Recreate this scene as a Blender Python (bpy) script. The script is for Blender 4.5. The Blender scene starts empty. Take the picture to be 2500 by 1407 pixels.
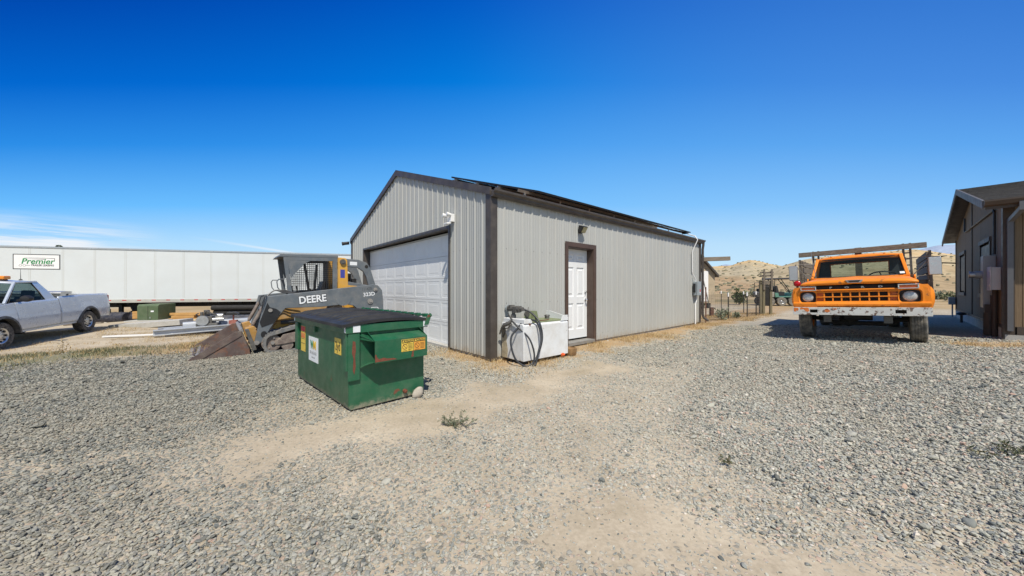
import bpy, bmesh, math, random
import numpy as np
from mathutils import Vector, Matrix, Euler
R = math.radians
sc = bpy.context.scene
col = sc.collection
random.seed(7)
rng = np.random.default_rng(11)

# ---------------------------------------------------------------- camera, sky, sun, exposure
CAMZ = 1.25
cam = bpy.data.objects.new('camera', bpy.data.cameras.new('camera'))
col.objects.link(cam)
cam.location = (0, 0, CAMZ)
cam.rotation_euler = (R(90), 0, 0)
cam.data.sensor_width = 36.0
cam.data.lens = 11.81
cam.data.clip_start = 0.05
cam.data.clip_end = 20000
sc.camera = cam

SUN = Vector((.139, -.66, 1.0)).normalized()
world = bpy.data.worlds.new('World')
sc.world = world
world.use_nodes = True
wn = world.node_tree; wn.nodes.clear()
def N(t, typ, **kw):
    n = t.nodes.new(typ)
    for k, v in kw.items(): setattr(n, k, v)
    return n
sky = N(wn, 'ShaderNodeTexSky'); sky.sky_type = 'NISHITA'; sky.sun_disc = False
sky.sun_elevation = math.asin(SUN.z); sky.sun_rotation = math.atan2(SUN.x, SUN.y)
sky.altitude = 1500; sky.air_density = 1.0; sky.dust_density = 0.5; sky.ozone_density = 2.0
bg = N(wn, 'ShaderNodeBackground'); bg.inputs['Strength'].default_value = .10
wo = N(wn, 'ShaderNodeOutputWorld')
tc = N(wn, 'ShaderNodeTexCoord')
sep = N(wn, 'ShaderNodeSeparateXYZ')
L = wn.links.new
L(tc.outputs['Generated'], sep.inputs[0])
def mrange(t, src, a, b, c=0, d=1, smooth=True):
    m = N(t, 'ShaderNodeMapRange'); m.interpolation_type = 'SMOOTHSTEP' if smooth else 'LINEAR'
    for k, v in zip(('From Min', 'From Max', 'To Min', 'To Max'), (a, b, c, d)): m.inputs[k].default_value = v
    t.links.new(src, m.inputs['Value']); return m.outputs[0]
def math_(t, op, a, b=None):
    m = N(t, 'ShaderNodeMath', operation=op)
    for i, v in enumerate((a, b)):
        if v is None: continue
        if isinstance(v, (int, float)): m.inputs[i].default_value = v
        else: t.links.new(v, m.inputs[i])
    return m.outputs[0]
# polarised-looking deep blue in the part of the sky opposite the sun, plain Nishita sky elsewhere
lin = lambda c: tuple(((v/255+.055)/1.055)**2.4 if v > 10 else v/255/12.92 for v in c)
uu = math_(wn, 'DIVIDE', sep.outputs['Z'], math_(wn, 'SQRT', math_(wn, 'ADD', math_(wn, 'MULTIPLY', sep.outputs['Z'], sep.outputs['Z']), math_(wn, 'MULTIPLY', sep.outputs['Y'], sep.outputs['Y']))))
def sky_ramp(stops):
    r_ = N(wn, 'ShaderNodeValToRGB'); cr = r_.color_ramp; cr.interpolation = 'B_SPLINE' if 0 else 'EASE' if 0 else 'LINEAR'
    while len(cr.elements) < len(stops): cr.elements.new(.5)
    for e_, (p, c) in zip(cr.elements, stops): e_.position = p; e_.color = (*lin(c), 1)
    L(uu, r_.inputs[0]); return r_.outputs[0]
mid = sky_ramp([(0, (208, 237, 252)), (.129, (182, 222, 254)), (.239, (117, 193, 255)), (.394, (70, 158, 240)), (.522, (4, 128, 224)), (.65, (2, 96, 202)), (1, (4, 62, 150))])
lef = sky_ramp([(0, (205, 235, 252)), (.129, (178, 222, 254)), (.239, (108, 190, 255)), (.394, (44, 142, 232)), (.522, (3, 104, 208)), (.65, (1, 75, 178)), (1, (2, 50, 130))])
rig = sky_ramp([(0, (208, 237, 252)), (.129, (186, 224, 252)), (.239, (138, 198, 251)), (.394, (96, 168, 240)), (.522, (74, 142, 226)), (.65, (58, 125, 213)), (1, (50, 90, 170))])
def mixc(f, a, b):
    x = N(wn, 'ShaderNodeMix', data_type='RGBA'); L(f, x.inputs['Factor']); L(a, x.inputs['A']); L(b, x.inputs['B']); return x.outputs['Result']
blue = mixc(mrange(wn, sep.outputs['X'], .25, -.85), mid, lef)
blue = mixc(mrange(wn, sep.outputs['X'], -.20, .90), blue, rig)
EXPO = .35
gain = N(wn, 'ShaderNodeVectorMath', operation='SCALE'); gain.inputs['Scale'].default_value = 1/(.10*2**EXPO); L(blue, gain.inputs[0])
mul = N(wn, 'ShaderNodeMix', data_type='RGBA'); L(mrange(wn, sep.outputs['Y'], -.05, .30), mul.inputs['Factor']); L(sky.outputs[0], mul.inputs['A']); L(gain.outputs[0], mul.inputs['B'])
# thin cirrus low in the west
mp = N(wn, 'ShaderNodeMapping'); mp.inputs['Scale'].default_value = (3, 3, 42); mp.inputs['Rotation'].default_value = (0, R(2.5), 0)
no = N(wn, 'ShaderNodeTexNoise'); no.inputs['Scale'].default_value = 1.6; no.inputs['Detail'].default_value = 7; no.inputs['Roughness'].default_value = .62
L(tc.outputs['Generated'], mp.inputs[0]); L(mp.outputs[0], no.inputs['Vector'])
c1 = mrange(wn, no.outputs[0], .37, .60)
mx = mrange(wn, sep.outputs['X'], -.70, -.80)
mz = math_(wn, 'MULTIPLY', mrange(wn, sep.outputs['Z'], .045, .075), mrange(wn, sep.outputs['Z'], .135, .088))
cl = math_(wn, 'MULTIPLY', math_(wn, 'MULTIPLY', c1, mx), math_(wn, 'MULTIPLY', mz, .95))
# a thin contrail: a band round a tilted great circle
cn = N(wn, 'ShaderNodeVectorMath', operation='DOT_PRODUCT'); cn.inputs[1].default_value = Vector((.152, .004, 1)).normalized()
L(tc.outputs['Generated'], cn.inputs[0])
dev = math_(wn, 'ABSOLUTE', math_(wn, 'SUBTRACT', cn.outputs['Value'], .0075))
ct = math_(wn, 'MULTIPLY', mrange(wn, dev, .0042, .0005), math_(wn, 'MULTIPLY', mrange(wn, sep.outputs['X'], -.70, -.56), mrange(wn, sep.outputs['X'], -.505, -.56)))
ct = math_(wn, 'MULTIPLY', ct, .55)
mc = N(wn, 'ShaderNodeMix', data_type='RGBA'); mc.inputs['B'].default_value = (7.0, 7.2, 7.5, 1)
L(math_(wn, 'MAXIMUM', cl, ct), mc.inputs['Factor']); L(mul.outputs['Result'], mc.inputs['A'])
L(mc.outputs['Result'], bg.inputs['Color']); L(bg.outputs[0], wo.inputs[0])

sun = bpy.data.objects.new('sun', bpy.data.lights.new('sun', 'SUN'))
col.objects.link(sun)
sun.data.energy = 4.0; sun.data.angle = R(.53); sun.data.color = (1.0, .93, .81)
sun.rotation_euler = (-SUN).to_track_quat('-Z', 'Y').to_euler()
sc.view_settings.view_transform = 'Standard'
sc.view_settings.look = 'None'
sc.view_settings.exposure = EXPO
sc.view_settings.gamma = 1
sc.cycles.max_bounces = 6

# ---------------------------------------------------------------- helpers
def tag(o, label=None, cat=None, group=None, kind=None):
    if label: o['label'] = label
    if cat: o['category'] = cat
    if group: o['group'] = group
    if kind: o['kind'] = kind
    return o
def empty(name, loc=(0, 0, 0), rz=0, label=None, cat=None, group=None, parent=None, rot=None):
    o = bpy.data.objects.new(name, None); o.empty_display_size = .1
    col.objects.link(o); o.location = loc
    o.rotation_euler = rot if rot else (0, 0, rz)
    if parent: o.parent = parent
    return tag(o, label, cat, group)
def copy_tree(o, parent=None):
    c = o.copy(); col.objects.link(c)
    if parent: c.parent = parent
    for ch in list(o.children): copy_tree(ch, c)
    return c

class MB:
    def __init__(s): s.v = []; s.f = []; s.m = []; s.cur = 0; s.M = None
    def mat(s, i): s.cur = i; return s
    def add(s, vs, fs):
        b = len(s.v)
        if s.M is not None: vs = [tuple(s.M @ Vector(p)) for p in vs]
        s.v += [tuple(p) for p in vs]
        s.f += [tuple(b + i for i in f) for f in fs]; s.m += [s.cur] * len(fs)
        return s
    def box(s, x0, y0, z0, x1, y1, z1):
        if x0 > x1: x0, x1 = x1, x0
        if y0 > y1: y0, y1 = y1, y0
        if z0 > z1: z0, z1 = z1, z0
        return s.add([(x0,y0,z0),(x1,y0,z0),(x1,y1,z0),(x0,y1,z0),(x0,y0,z1),(x1,y0,z1),(x1,y1,z1),(x0,y1,z1)],
              [(0,3,2,1),(4,5,6,7),(0,1,5,4),(1,2,6,5),(2,3,7,6),(3,0,4,7)])
    def cbox(s, c, d): return s.box(c[0]-d[0]/2, c[1]-d[1]/2, c[2]-d[2]/2, c[0]+d[0]/2, c[1]+d[1]/2, c[2]+d[2]/2)
    def quad(s, a, b, c, d): return s.add([a, b, c, d], [(0, 1, 2, 3)])
    def prism(s, poly, ax, a, b):
        """poly in the two other axes (x->(y,z), y->(x,z), z->(x,y)), from a to b along ax"""
        P = lambda q, t: {'x': (t, q[0], q[1]), 'y': (q[0], t, q[1]), 'z': (q[0], q[1], t)}[ax]
        n = len(poly)
        ar = sum(poly[i][0]*poly[(i+1) % n][1]-poly[(i+1) % n][0]*poly[i][1] for i in range(n))
        if (ar < 0) != (ax == 'y'): poly = poly[::-1]
        if a > b: a, b = b, a
        vs = [P(q, a) for q in poly] + [P(q, b) for q in poly]
        fs = [tuple(range(n))[::-1], tuple(range(n, 2*n))] + [(i, (i+1) % n, n+(i+1) % n, n+i) for i in range(n)]
        return s.add(vs, fs)
    def bar(s, p, q, w, h=None, up=(0, 0, 1)):
        """rectangular bar from p to q, w across, h along up"""
        h = h or w; p = Vector(p); q = Vector(q); d = (q-p).normalized(); u = Vector(up)
        if abs(d.dot(u)) > .98: u = Vector((1, 0, 0))
        x = d.cross(u).normalized(); u = x.cross(d).normalized()
        vs = []
        for e in (p, q):
            for a, b in ((-1,-1),(1,-1),(1,1),(-1,1)): vs.append(e + x*a*w/2 + u*b*h/2)
        return s.add(vs, [(0,1,2,3)[::1],(7,6,5,4),(0,4,5,1),(1,5,6,2),(2,6,7,3),(3,7,4,0)])
    def cyl(s, p, q, r0, r1=None, n=14, caps=True):
        r1 = r0 if r1 is None else r1
        p = Vector(p); q = Vector(q); d = (q-p).normalized()
        u = Vector((0,0,1)) if abs(d.z) < .9 else Vector((1,0,0))
        x = d.cross(u).normalized(); y = d.cross(x)
        vs = [p + (x*math.cos(t)+y*math.sin(t))*r0 for t in [2*math.pi*i/n for i in range(n)]]
        vs += [q + (x*math.cos(t)+y*math.sin(t))*r1 for t in [2*math.pi*i/n for i in range(n)]]
        fs = [(i, n+i, n+(i+1) % n, (i+1) % n) for i in range(n)]
        if caps: fs += [tuple(range(n)), tuple(range(n, 2*n))[::-1]]
        return s.add(vs, fs)
    def tube(s, pts, r, n=8, closed=False, caps=True):
        pts = [Vector(p) for p in pts]; m = len(pts); rs = r if isinstance(r, (list, tuple)) else [r]*m
        tan = [((pts[(i+1) % m]-pts[i-1]) if closed else (pts[min(i+1, m-1)]-pts[max(i-1, 0)])).normalized() for i in range(m)]
        u = Vector((0,0,1)) if abs(tan[0].z) < .9 else Vector((1,0,0))
        x = tan[0].cross(u).normalized(); vs = []
        for i in range(m):
            x = (x - tan[i]*x.dot(tan[i])).normalized(); y = tan[i].cross(x)
            vs += [pts[i] + (x*math.cos(2*math.pi*k/n)+y*math.sin(2*math.pi*k/n))*rs[i] for k in range(n)]
        fs = []
        for i in range(m if closed else m-1):
            a = i*n; b = ((i+1) % m)*n
            fs += [(a+k, a+(k+1) % n, b+(k+1) % n, b+k) for k in range(n)]
        if caps and not closed: fs += [tuple(range(n))[::-1], tuple(range((m-1)*n, m*n))]
        return s.add(vs, fs)
    def lathe(s, prof, c=(0,0,0), ax='y', n=32, closed=False, rmod=None):
        """prof: list of (r, t); turned about ax through c"""
        c = Vector(c); vs = []; m = len(prof)
        for i in range(n):
            a = 2*math.pi*i/n; ca, sa = math.cos(a), math.sin(a)
            for j, (r, t) in enumerate(prof):
                if rmod: r = rmod(i, j, r)
                vs.append(c + Vector({'y': (r*ca, t, r*sa), 'x': (t, r*ca, r*sa), 'z': (r*ca, r*sa, t)}[ax]))
        fs = []
        for i in range(n):
            k = (i+1) % n
            for j in range(m if closed else m-1):
                l = (j+1) % m
                fs.append((i*m+j, i*m+l, k*m+l, k*m+j) if ax != 'y' else (i*m+j, k*m+j, k*m+l, i*m+l))
        return s.add(vs, fs)
    def loft(s, rings, closed=True, cap=True):
        n = len(rings[0]); vs = [p for r_ in rings for p in r_]; fs = []
        for i in range(len(rings)-1):
            a, b = i*n, (i+1)*n
            for k in range(n if closed else n-1): fs.append((a+k, a+(k+1) % n, b+(k+1) % n, b+k))
        if cap and closed: fs += [tuple(range(n))[::-1], tuple(range((len(rings)-1)*n, len(rings)*n))]
        return s.add(vs, fs)
    def grid(s, rows): return s.loft(rows, closed=False)
    def build(s, name, mats, parent=None, bevel=0, smooth=35, seg=2, fix=False):
        me = bpy.data.meshes.new(name); me.from_pydata(s.v, [], s.f)
        if not isinstance(mats, (list, tuple)): mats = [mats]
        for m_ in mats: me.materials.append(m_)
        if len(mats) > 1: me.polygons.foreach_set('material_index', s.m)
        if fix:
            b = bmesh.new(); b.from_mesh(me); bmesh.ops.remove_doubles(b, verts=b.verts, dist=1e-5)
            bmesh.ops.recalc_face_normals(b, faces=b.faces); b.to_mesh(me); b.free()
        me.update()
        if smooth:
            me.polygons.foreach_set('use_smooth', [True]*len(me.polygons))
            me.set_sharp_from_angle(angle=R(smooth))
        o = bpy.data.objects.new(name, me); col.objects.link(o)
        if parent: o.parent = parent
        if bevel:
            bv = o.modifiers.new('bevel', 'BEVEL'); bv.width = bevel; bv.segments = seg; bv.limit_method = 'ANGLE'; bv.angle_limit = R(40)
            bv.harden_normals = True
        return o

def text(name, body, size, mat, parent, loc, rot, extrude=.0008, align='CENTER', bold=0, shear=0, sx=1.0):
    cu = bpy.data.curves.new(name, 'FONT'); cu.body = body; cu.size = size; cu.extrude = extrude
    cu.align_x = align; cu.align_y = 'CENTER'; cu.offset = bold; cu.shear = shear; cu.resolution_u = 3
    t = bpy.data.objects.new(name, cu); col.objects.link(t)
    dg = bpy.context.evaluated_depsgraph_get()
    me = bpy.data.meshes.new_from_object(t.evaluated_get(dg)); bpy.data.objects.remove(t)
    o = bpy.data.objects.new(name, me); col.objects.link(o)
    me.materials.clear(); me.materials.append(mat)
    if parent: o.parent = parent
    o.location = loc; o.rotation_euler = rot; o.scale = (sx, 1, 1)
    return o

# ---------------------------------------------------------------- materials
def mat(name, c, rough=.5, metal=0, var=.12, vscale=4, wear=None, wscale=6, wamt=.5, bump=0, bscale=60, spec=.5, dust=0, coat=0, stretch=(1, 1, 1), splash=None):
    """painted / raw surface: colour varied by noise; wear=(colour) shows through in patches; dust = share of light dust film"""
    m = bpy.data.materials.new(name); m.use_nodes = True; t = m.node_tree
    b = t.nodes['Principled BSDF']; b.inputs['Roughness'].default_value = rough; b.inputs['Metallic'].default_value = metal
    b.inputs['Specular IOR Level'].default_value = spec
    if coat: b.inputs['Coat Weight'].default_value = coat; b.inputs['Coat Roughness'].default_value = .12
    co = N(t, 'ShaderNodeTexCoord'); mp = N(t, 'ShaderNodeMapping'); mp.inputs['Scale'].default_value = stretch
    t.links.new(co.outputs['Object'], mp.inputs[0])
    def noise(sc_, det=5, ro=.6):
        n = N(t, 'ShaderNodeTexNoise'); n.inputs['Scale'].default_value = sc_; n.inputs['Detail'].default_value = det; n.inputs['Roughness'].default_value = ro
        t.links.new(mp.outputs[0], n.inputs['Vector']); return n.outputs[0]
    h = N(t, 'ShaderNodeHueSaturation'); h.inputs['Color'].default_value = (*c, 1)
    t.links.new(mrange(t, noise(vscale), .3, .7, 1-var, 1+var, False), h.inputs['Value'])
    out = h.outputs[0]
    if wear:
        x = N(t, 'ShaderNodeMix', data_type='RGBA'); x.inputs['B'].default_value = (*wear, 1)
        th = .5 + (.5-wamt)*.36
        t.links.new(mrange(t, noise(wscale, 8, .68), th, th+.05), x.inputs['Factor']); t.links.new(out, x.inputs['A']); out = x.outputs['Result']
    if dust:
        x = N(t, 'ShaderNodeMix', data_type='RGBA'); x.inputs['B'].default_value = (.42, .37, .30, 1)
        t.links.new(mrange(t, noise(vscale*1.7, 6, .65), .35, .75, 0, dust), x.inputs['Factor']); t.links.new(out, x.inputs['A']); out = x.outputs['Result']
    if splash:                                                     # mud spattered up from the ground to a ragged height
        sz = N(t, 'ShaderNodeSeparateXYZ'); t.links.new(co.outputs['Object'], sz.inputs[0])
        x = N(t, 'ShaderNodeMix', data_type='RGBA'); x.inputs['B'].default_value = (.33, .28, .21, 1)
        f = math_(t, 'ADD', mrange(t, sz.outputs['Z'], splash, 0, 0, 1, False), math_(t, 'MULTIPLY', math_(t, 'SUBTRACT', noise(14, 8, .75), .5), 1.6))
        t.links.new(mrange(t, f, .55, 1.1, 0, .75), x.inputs['Factor']); t.links.new(out, x.inputs['A']); out = x.outputs['Result']
    t.links.new(out, b.inputs['Base Color'])
    t.links.new(mrange(t, noise(vscale*2.3), .3, .7, max(0, rough-.1), min(1, rough+.12), False), b.inputs['Roughness'])
    if bump:
        bp = N(t, 'ShaderNodeBump'); bp.inputs['Strength'].default_value = bump; bp.inputs['Distance'].default_value = .01
        t.links.new(noise(bscale, 6, .6), bp.inputs['Height']); t.links.new(bp.outputs[0], b.inputs['Normal'])
    return m
def wood(name, c1, c2, scale=3, stretch=(.25, 6, 6), rough=.8):
    m = bpy.data.materials.new(name); m.use_nodes = True; t = m.node_tree; b = t.nodes['Principled BSDF']; b.inputs['Roughness'].default_value = rough
    co = N(t, 'ShaderNodeTexCoord'); mp = N(t, 'ShaderNodeMapping'); mp.inputs['Scale'].default_value = stretch
    n = N(t, 'ShaderNodeTexNoise'); n.inputs['Scale'].default_value = scale; n.inputs['Detail'].default_value = 8; n.inputs['Roughness'].default_value = .7; n.inputs['Distortion'].default_value = .6
    r_ = N(t, 'ShaderNodeValToRGB'); r_.color_ramp.elements[0].position = .33; r_.color_ramp.elements[1].position = .68
    r_.color_ramp.elements[0].color = (*c1, 1); r_.color_ramp.elements[1].color = (*c2, 1)
    t.links.new(co.outputs['Object'], mp.inputs[0]); t.links.new(mp.outputs[0], n.inputs['Vector']); t.links.new(n.outputs[0], r_.inputs[0]); t.links.new(r_.outputs[0], b.inputs['Base Color'])
    bp = N(t, 'ShaderNodeBump'); bp.inputs['Strength'].default_value = .5; bp.inputs['Distance'].default_value = .006
    t.links.new(n.outputs[0], bp.inputs['Height']); t.links.new(bp.outputs[0], b.inputs['Normal'])
    return m
def glass(name, c=(.5, .56, .55), alpha=.35, rough=.03):
    m = bpy.data.materials.new(name); m.use_nodes = True; t = m.node_tree; b = t.nodes['Principled BSDF']
    b.inputs['Base Color'].default_value = (.02, .025, .028, 1); b.inputs['Roughness'].default_value = rough
    tr = N(t, 'ShaderNodeBsdfTransparent'); tr.inputs[0].default_value = (*c, 1)
    mx = N(t, 'ShaderNodeMixShader'); mx.inputs[0].default_value = alpha
    t.links.new(tr.outputs[0], mx.inputs[1]); t.links.new(b.outputs[0], mx.inputs[2]); t.links.new(mx.outputs[0], t.nodes['Material Output'].inputs[0])
    return m

M = {}
M['siding'] = mat('siding_paint', (.405, .412, .392), .42, .0, .05, 1.2, dust=.14, stretch=(1, 1, .35), splash=.40)
M['trim'] = mat('dark_bronze_trim', (.060, .050, .044), .42, 0, .15, 3, dust=.10)
M['roofmetal'] = mat('dark_roof_metal', (.055, .052, .052), .38, .2, .1, 2)
M['white_door'] = mat('white_door_paint', (.74, .755, .76), .42, 0, .03, 2, dust=.06)
M['doortrim'] = mat('brown_door_trim', (.085, .055, .042), .45, 0, .15, 4)
M['screw'] = mat('screw_head', (.16, .15, .14), .5, .4)
M['steel'] = mat('dull_steel', (.45, .45, .44), .38, .8, .15, 10)
M['chrome'] = mat('worn_chrome', (.72, .72, .72), .16, 1, .06, 8)
M['black'] = mat('black_plastic', (.018, .018, .019), .5, 0, .2, 6)
M['rubber'] = mat('tyre_rubber', (.030, .029, .028), .85, 0, .2, 9, dust=.45, bump=.2, bscale=70)
M['solar'] = mat('solar_glass', (.010, .013, .03), .12, 0, .1, 3)
M['alu'] = mat('mill_aluminium', (.60, .60, .59), .34, .85, .06, 6)
M['white'] = mat('white_plastic', (.78, .78, .77), .4, 0, .04, 5)
M['pvc'] = mat('grey_pvc', (.50, .52, .53), .5, 0, .05, 5)
M['boxgrey'] = mat('grey_enamel', (.30, .34, .36), .4, 0, .06, 5)
M['red'] = mat('red_print', (.55, .03, .04), .5)
M['concrete'] = mat('concrete', (.42, .41, .38), .9, 0, .15, 5, bump=.5, bscale=50)
M['dark'] = mat('dark_underside', (.020, .019, .018), .8, 0, .3, 6)
M['lens'] = mat('lamp_lens', (.42, .38, .22), .2)
# ---------------------------------------------------------------- terrain
def vnoise(x, y, seed=0):
    xi = np.floor(x).astype(np.int64); yi = np.floor(y).astype(np.int64); fx = x-xi; fy = y-yi
    fx = fx*fx*(3-2*fx); fy = fy*fy*(3-2*fy)
    def h(a, b):
        n = (a*374761393 + b*668265263 + seed*1442695041) & 0xffffffff
        n = ((n ^ (n >> 13))*1274126177) & 0xffffffff
        return ((n ^ (n >> 16)) & 0xffff)/65535.0
    return (h(xi, yi)*(1-fx)+h(xi+1, yi)*fx)*(1-fy)+(h(xi, yi+1)*(1-fx)+h(xi+1, yi+1)*fx)*fy
def fbm(x, y, seed=0, o=4):
    s = 0; a = .5
    for i in range(o): s = s + a*vnoise(x*2**i, y*2**i, seed+i); a *= .5
    return s/(1-.5**o)
def ss(a, b, x): t = np.clip((x-a)/(b-a), 0, 1); return t*t*(3-2*t)
def bank(x, y):
    d1 = (x+10)*-.535 + (y-5.5)*.845; d2 = -(x+6.9)
    return np.minimum(d1, d2)
def height(x, y):
    x = np.asarray(x, float); y = np.asarray(y, float)
    d = bank(x, y)
    near = ss(120, 45, np.hypot(x, y))
    h = (-.50*ss(-.2, 3.6, d) + .12*ss(6, 10, d) - .24*ss(11, 16, d))*near
    # the drive rises a little to the right
    r_ = .115 + .039*((x-7.68)*.674-(y-7.43)*.739)
    r_ = np.clip(r_, -.02, .22)
    h = h + r_*ss(3.2, 6.0, x-.25*(y-7))*ss(40, 18, np.hypot(x, y))
    h = h + (fbm(x*.45, y*.45, 3)-.5)*.05*ss(.5, 4, np.abs(y)+np.abs(x))*near
    far = ss(60, 400, np.hypot(x, y))
    return h + far*(fbm(x*.01, y*.01, 9)-.5)*1.2
def hz(x, y): return float(height(np.array([x]), np.array([y]))[0])

def polydist(x, y, pts):
    d = np.full(x.shape, 1e9)
    for (ax, ay), (bx, by) in zip(pts[:-1], pts[1:]):
        vx, vy = bx-ax, by-ay; t = np.clip(((x-ax)*vx+(y-ay)*vy)/(vx*vx+vy*vy), 0, 1)
        d = np.minimum(d, np.hypot(x-ax-t*vx, y-ay-t*vy))
    return d
UR = (.7536, .6574); UL = (-.6574, .7536); P0 = (-.32, 5.76)
def barnxy(x, y): dx, dy = x-P0[0], y-P0[1]; return dx*UR[0]+dy*UR[1], dx*UL[0]+dy*UL[1]
def masks(x, y):
    """gravel cover 0..1, dry grass 0..1, green weeds 0..1"""
    wx = x + (fbm(x*1.1, y*1.1, 21)-.5)*1.1; wy = y + (fbm(x*1.1, y*1.1, 31)-.5)*1.1
    n = fbm(x*2.3, y*2.3, 41)-.5
    d1 = polydist(wx, wy, [(-1.75, 2.78), (-1.2, 3.05), (-.5, 3.5), (.1, 4.0), (.9, 4.8), (1.5, 5.2)])
    p1 = ss(.80, .20, d1 + n*.55)
    d2 = polydist(wx, wy, [(.2, 1.9), (.75, 1.62), (1.5, 1.35), (3.2, .85)])
    p2 = ss(.52, .12, d2 + n*.45)
    d3 = polydist(wx, wy, [(-6.2, 2.9), (-4.5, 2.5), (-2.9, 2.4), (-1.75, 2.75)])
    p3 = ss(.42, .0, d3+n*.6)*.50
    d4 = polydist(wx, wy, [(.3, 2.1), (.5, 2.6), (.75, 3.4), (1.2, 4.3)])
    p4 = ss(.70, .10, d4+n*.8)*.58
    d5 = polydist(wx, wy, [(2.2, 2.9), (1.3, 3.9), (1.2, 4.6)])
    p5 = ss(.4, .0, d5+n*.7)*.5
    d6 = polydist(wx, wy, [(5.0, 6.1), (6.5, 5.0), (7.8, 4.6)])
    p6 = ss(.5, .0, d6+n*.7)*.45
    bx, by = barnxy(x, y)
    bw = ss(-.95, -.25, by + n*.9)*ss(1.0, 2.6, bx)*ss(14, 9.5, bx)       # strip by the long wall
    bg = ss(-.9, -.2, bx + n*.8)*ss(-1.3, -.3, by+n)*ss(2.2, 1.0, by)     # by the corner
    d = bank(x, y)
    bk = ss(-1.7, -.4, d + n*1.0)
    back = ss(9.8, 11.5, y*.75+x*.12 + n)*ss(3, 6, x)
    hs = ss(-1.6, -.3, (x-9.95)*-.6574*-1 + 0*y - (y-6.8)*0 + n)*0
    dirt = np.maximum.reduce([p1, p2, p3, p4, p5, p6, bw*.9, bg*.75, bk, back*.8])
    patch = ss(.60, .82, fbm(x*.9, y*.9, 77))*.28
    halo = .42*ss(1.9, .5, d1+n*1.2)+.36*ss(1.5, .3, d2+n)+.30*ss(1.6, .3, d4+n*1.2)+.12*ss(1.2, .2, d3+n)+.20*ss(1.4, .2, d6+n)
    patch = np.maximum(patch, np.minimum(halo, .52))
    grav = np.clip(1-np.maximum(dirt, patch), 0, 1)*.93
    dry = np.maximum.reduce([bw*.95, bg*.9, ss(1.7, .4, np.abs(d+.1)+n*1.0)*ss(-9.8, -7.2, x)*.95, ss(-.8, 0, d+n)*.34])
    hd = polydist(x, y, [(8.9, 6.4), (9.6, 6.35), (11.5, 4.8)])
    dry = np.maximum(dry, ss(.65, .1, hd+n*.5)*.8); grav = np.minimum(grav, 1-ss(.65, .1, hd+n*.5)*.8)
    green = np.maximum(ss(1.9, .3, np.abs(d+.45)+n*2.6)*ss(-5.6, -8.2, x), ss(.5, 2.0, d)*ss(7.5, 5.5, d)*ss(.55, .8, fbm(x*.8, y*.8, 91))*.5)
    return grav, np.clip(dry, 0, 1), np.clip(green, 0, 1)

def stone_lum(x, y): return .86+.38*ss(-3.5, .8, x+.35*(y-3))-.10*ss(1.8, 4.5, x-.2*y)
def axis(lo, hi, step, far):
    a = list(np.arange(lo, hi+1e-6, step)); s = step; p = a[-1]
    while p < far: s *= 1.16; p += s; a.append(p)
    s = step; p = a[0]; b = []
    while p > -far: s *= 1.16; p -= s; b.append(p)
    return np.array(b[::-1]+a)
gx = axis(-19, 15, .14, 4500); gy = axis(.4, 21, .14, 4500)
GX, GY = np.meshgrid(gx, gy); GZ = height(GX, GY)
nx, ny = len(gx), len(gy)
me = bpy.data.meshes.new('ground')
idx = np.arange(nx*ny).reshape(ny, nx)
quads = np.stack([idx[:-1, :-1], idx[:-1, 1:], idx[1:, 1:], idx[1:, :-1]], -1).reshape(-1, 4)
me.vertices.add(nx*ny); me.vertices.foreach_set('co', np.stack([GX, GY, GZ], -1).ravel())
me.loops.add(quads.size); me.loops.foreach_set('vertex_index', quads.ravel())
me.polygons.add(len(quads)); me.polygons.foreach_set('loop_start', np.arange(0, quads.size, 4))
me.update(calc_edges=True); me.polygons.foreach_set('use_smooth', [True]*len(quads))
gm, dm, wm = masks(GX, GY)
ca = me.color_attributes.new('cover', 'FLOAT_COLOR', 'POINT')
ca.data.foreach_set('color', np.stack([gm, dm, wm, stone_lum(GX, GY)/2], -1).ravel())
ground = bpy.data.objects.new('ground', me); col.objects.link(ground); tag(ground, kind='structure')

def ramp_node(t, stops, src, interp='LINEAR'):
    r_ = N(t, 'ShaderNodeValToRGB'); cr = r_.color_ramp; cr.interpolation = interp
    while len(cr.elements) < len(stops): cr.elements.new(.5)
    for e_, (p, c) in zip(cr.elements, stops): e_.position = p; e_.color = (*c, 1)
    t.links.new(src, r_.inputs[0]); return r_.outputs[0]
PEB = [(0, (.085, .093, .088)), (.18, (.185, .195, .18)), (.36, (.30, .302, .255)), (.52, (.365, .353, .298)), (.66, (.24, .25, .232)), (.78, (.40, .375, .308)), (.88, (.34, .335, .29)), (.95, (.38, .265, .205)), (1, (.52, .505, .445))]
gmat = bpy.data.materials.new('gravel_yard'); gmat.use_nodes = True; t = gmat.node_tree; b = t.nodes['Principled BSDF']
b.inputs['Roughness'].default_value = .92; b.inputs['Specular IOR Level'].default_value = .25
geo = N(t, 'ShaderNodeNewGeometry'); at = N(t, 'ShaderNodeAttribute'); at.attribute_name = 'cover'
sp = N(t, 'ShaderNodeSeparateColor'); t.links.new(at.outputs['Color'], sp.inputs[0])
def nz(s, d=5, ro=.6):
    n = N(t, 'ShaderNodeTexNoise'); n.inputs['Scale'].default_value = s; n.inputs['Detail'].default_value = d; n.inputs['Roughness'].default_value = ro
    t.links.new(geo.outputs['Position'], n.inputs['Vector']); return n.outputs[0]
dirtc = ramp_node(t, [(.3, (.35, .295, .205)), (.5, (.46, .39, .285)), (.7, (.57, .495, .37))], nz(1.3, 8, .65))
dx = N(t, 'ShaderNodeMix', data_type='RGBA', blend_type='MULTIPLY'); dx.inputs['Factor'].default_value = .5
t.links.new(dirtc, dx.inputs['A']); t.links.new(ramp_node(t, [(.35, (.62, .6, .58)), (.6, (1, 1, 1))], nz(38, 6, .7)), dx.inputs['B'])
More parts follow.
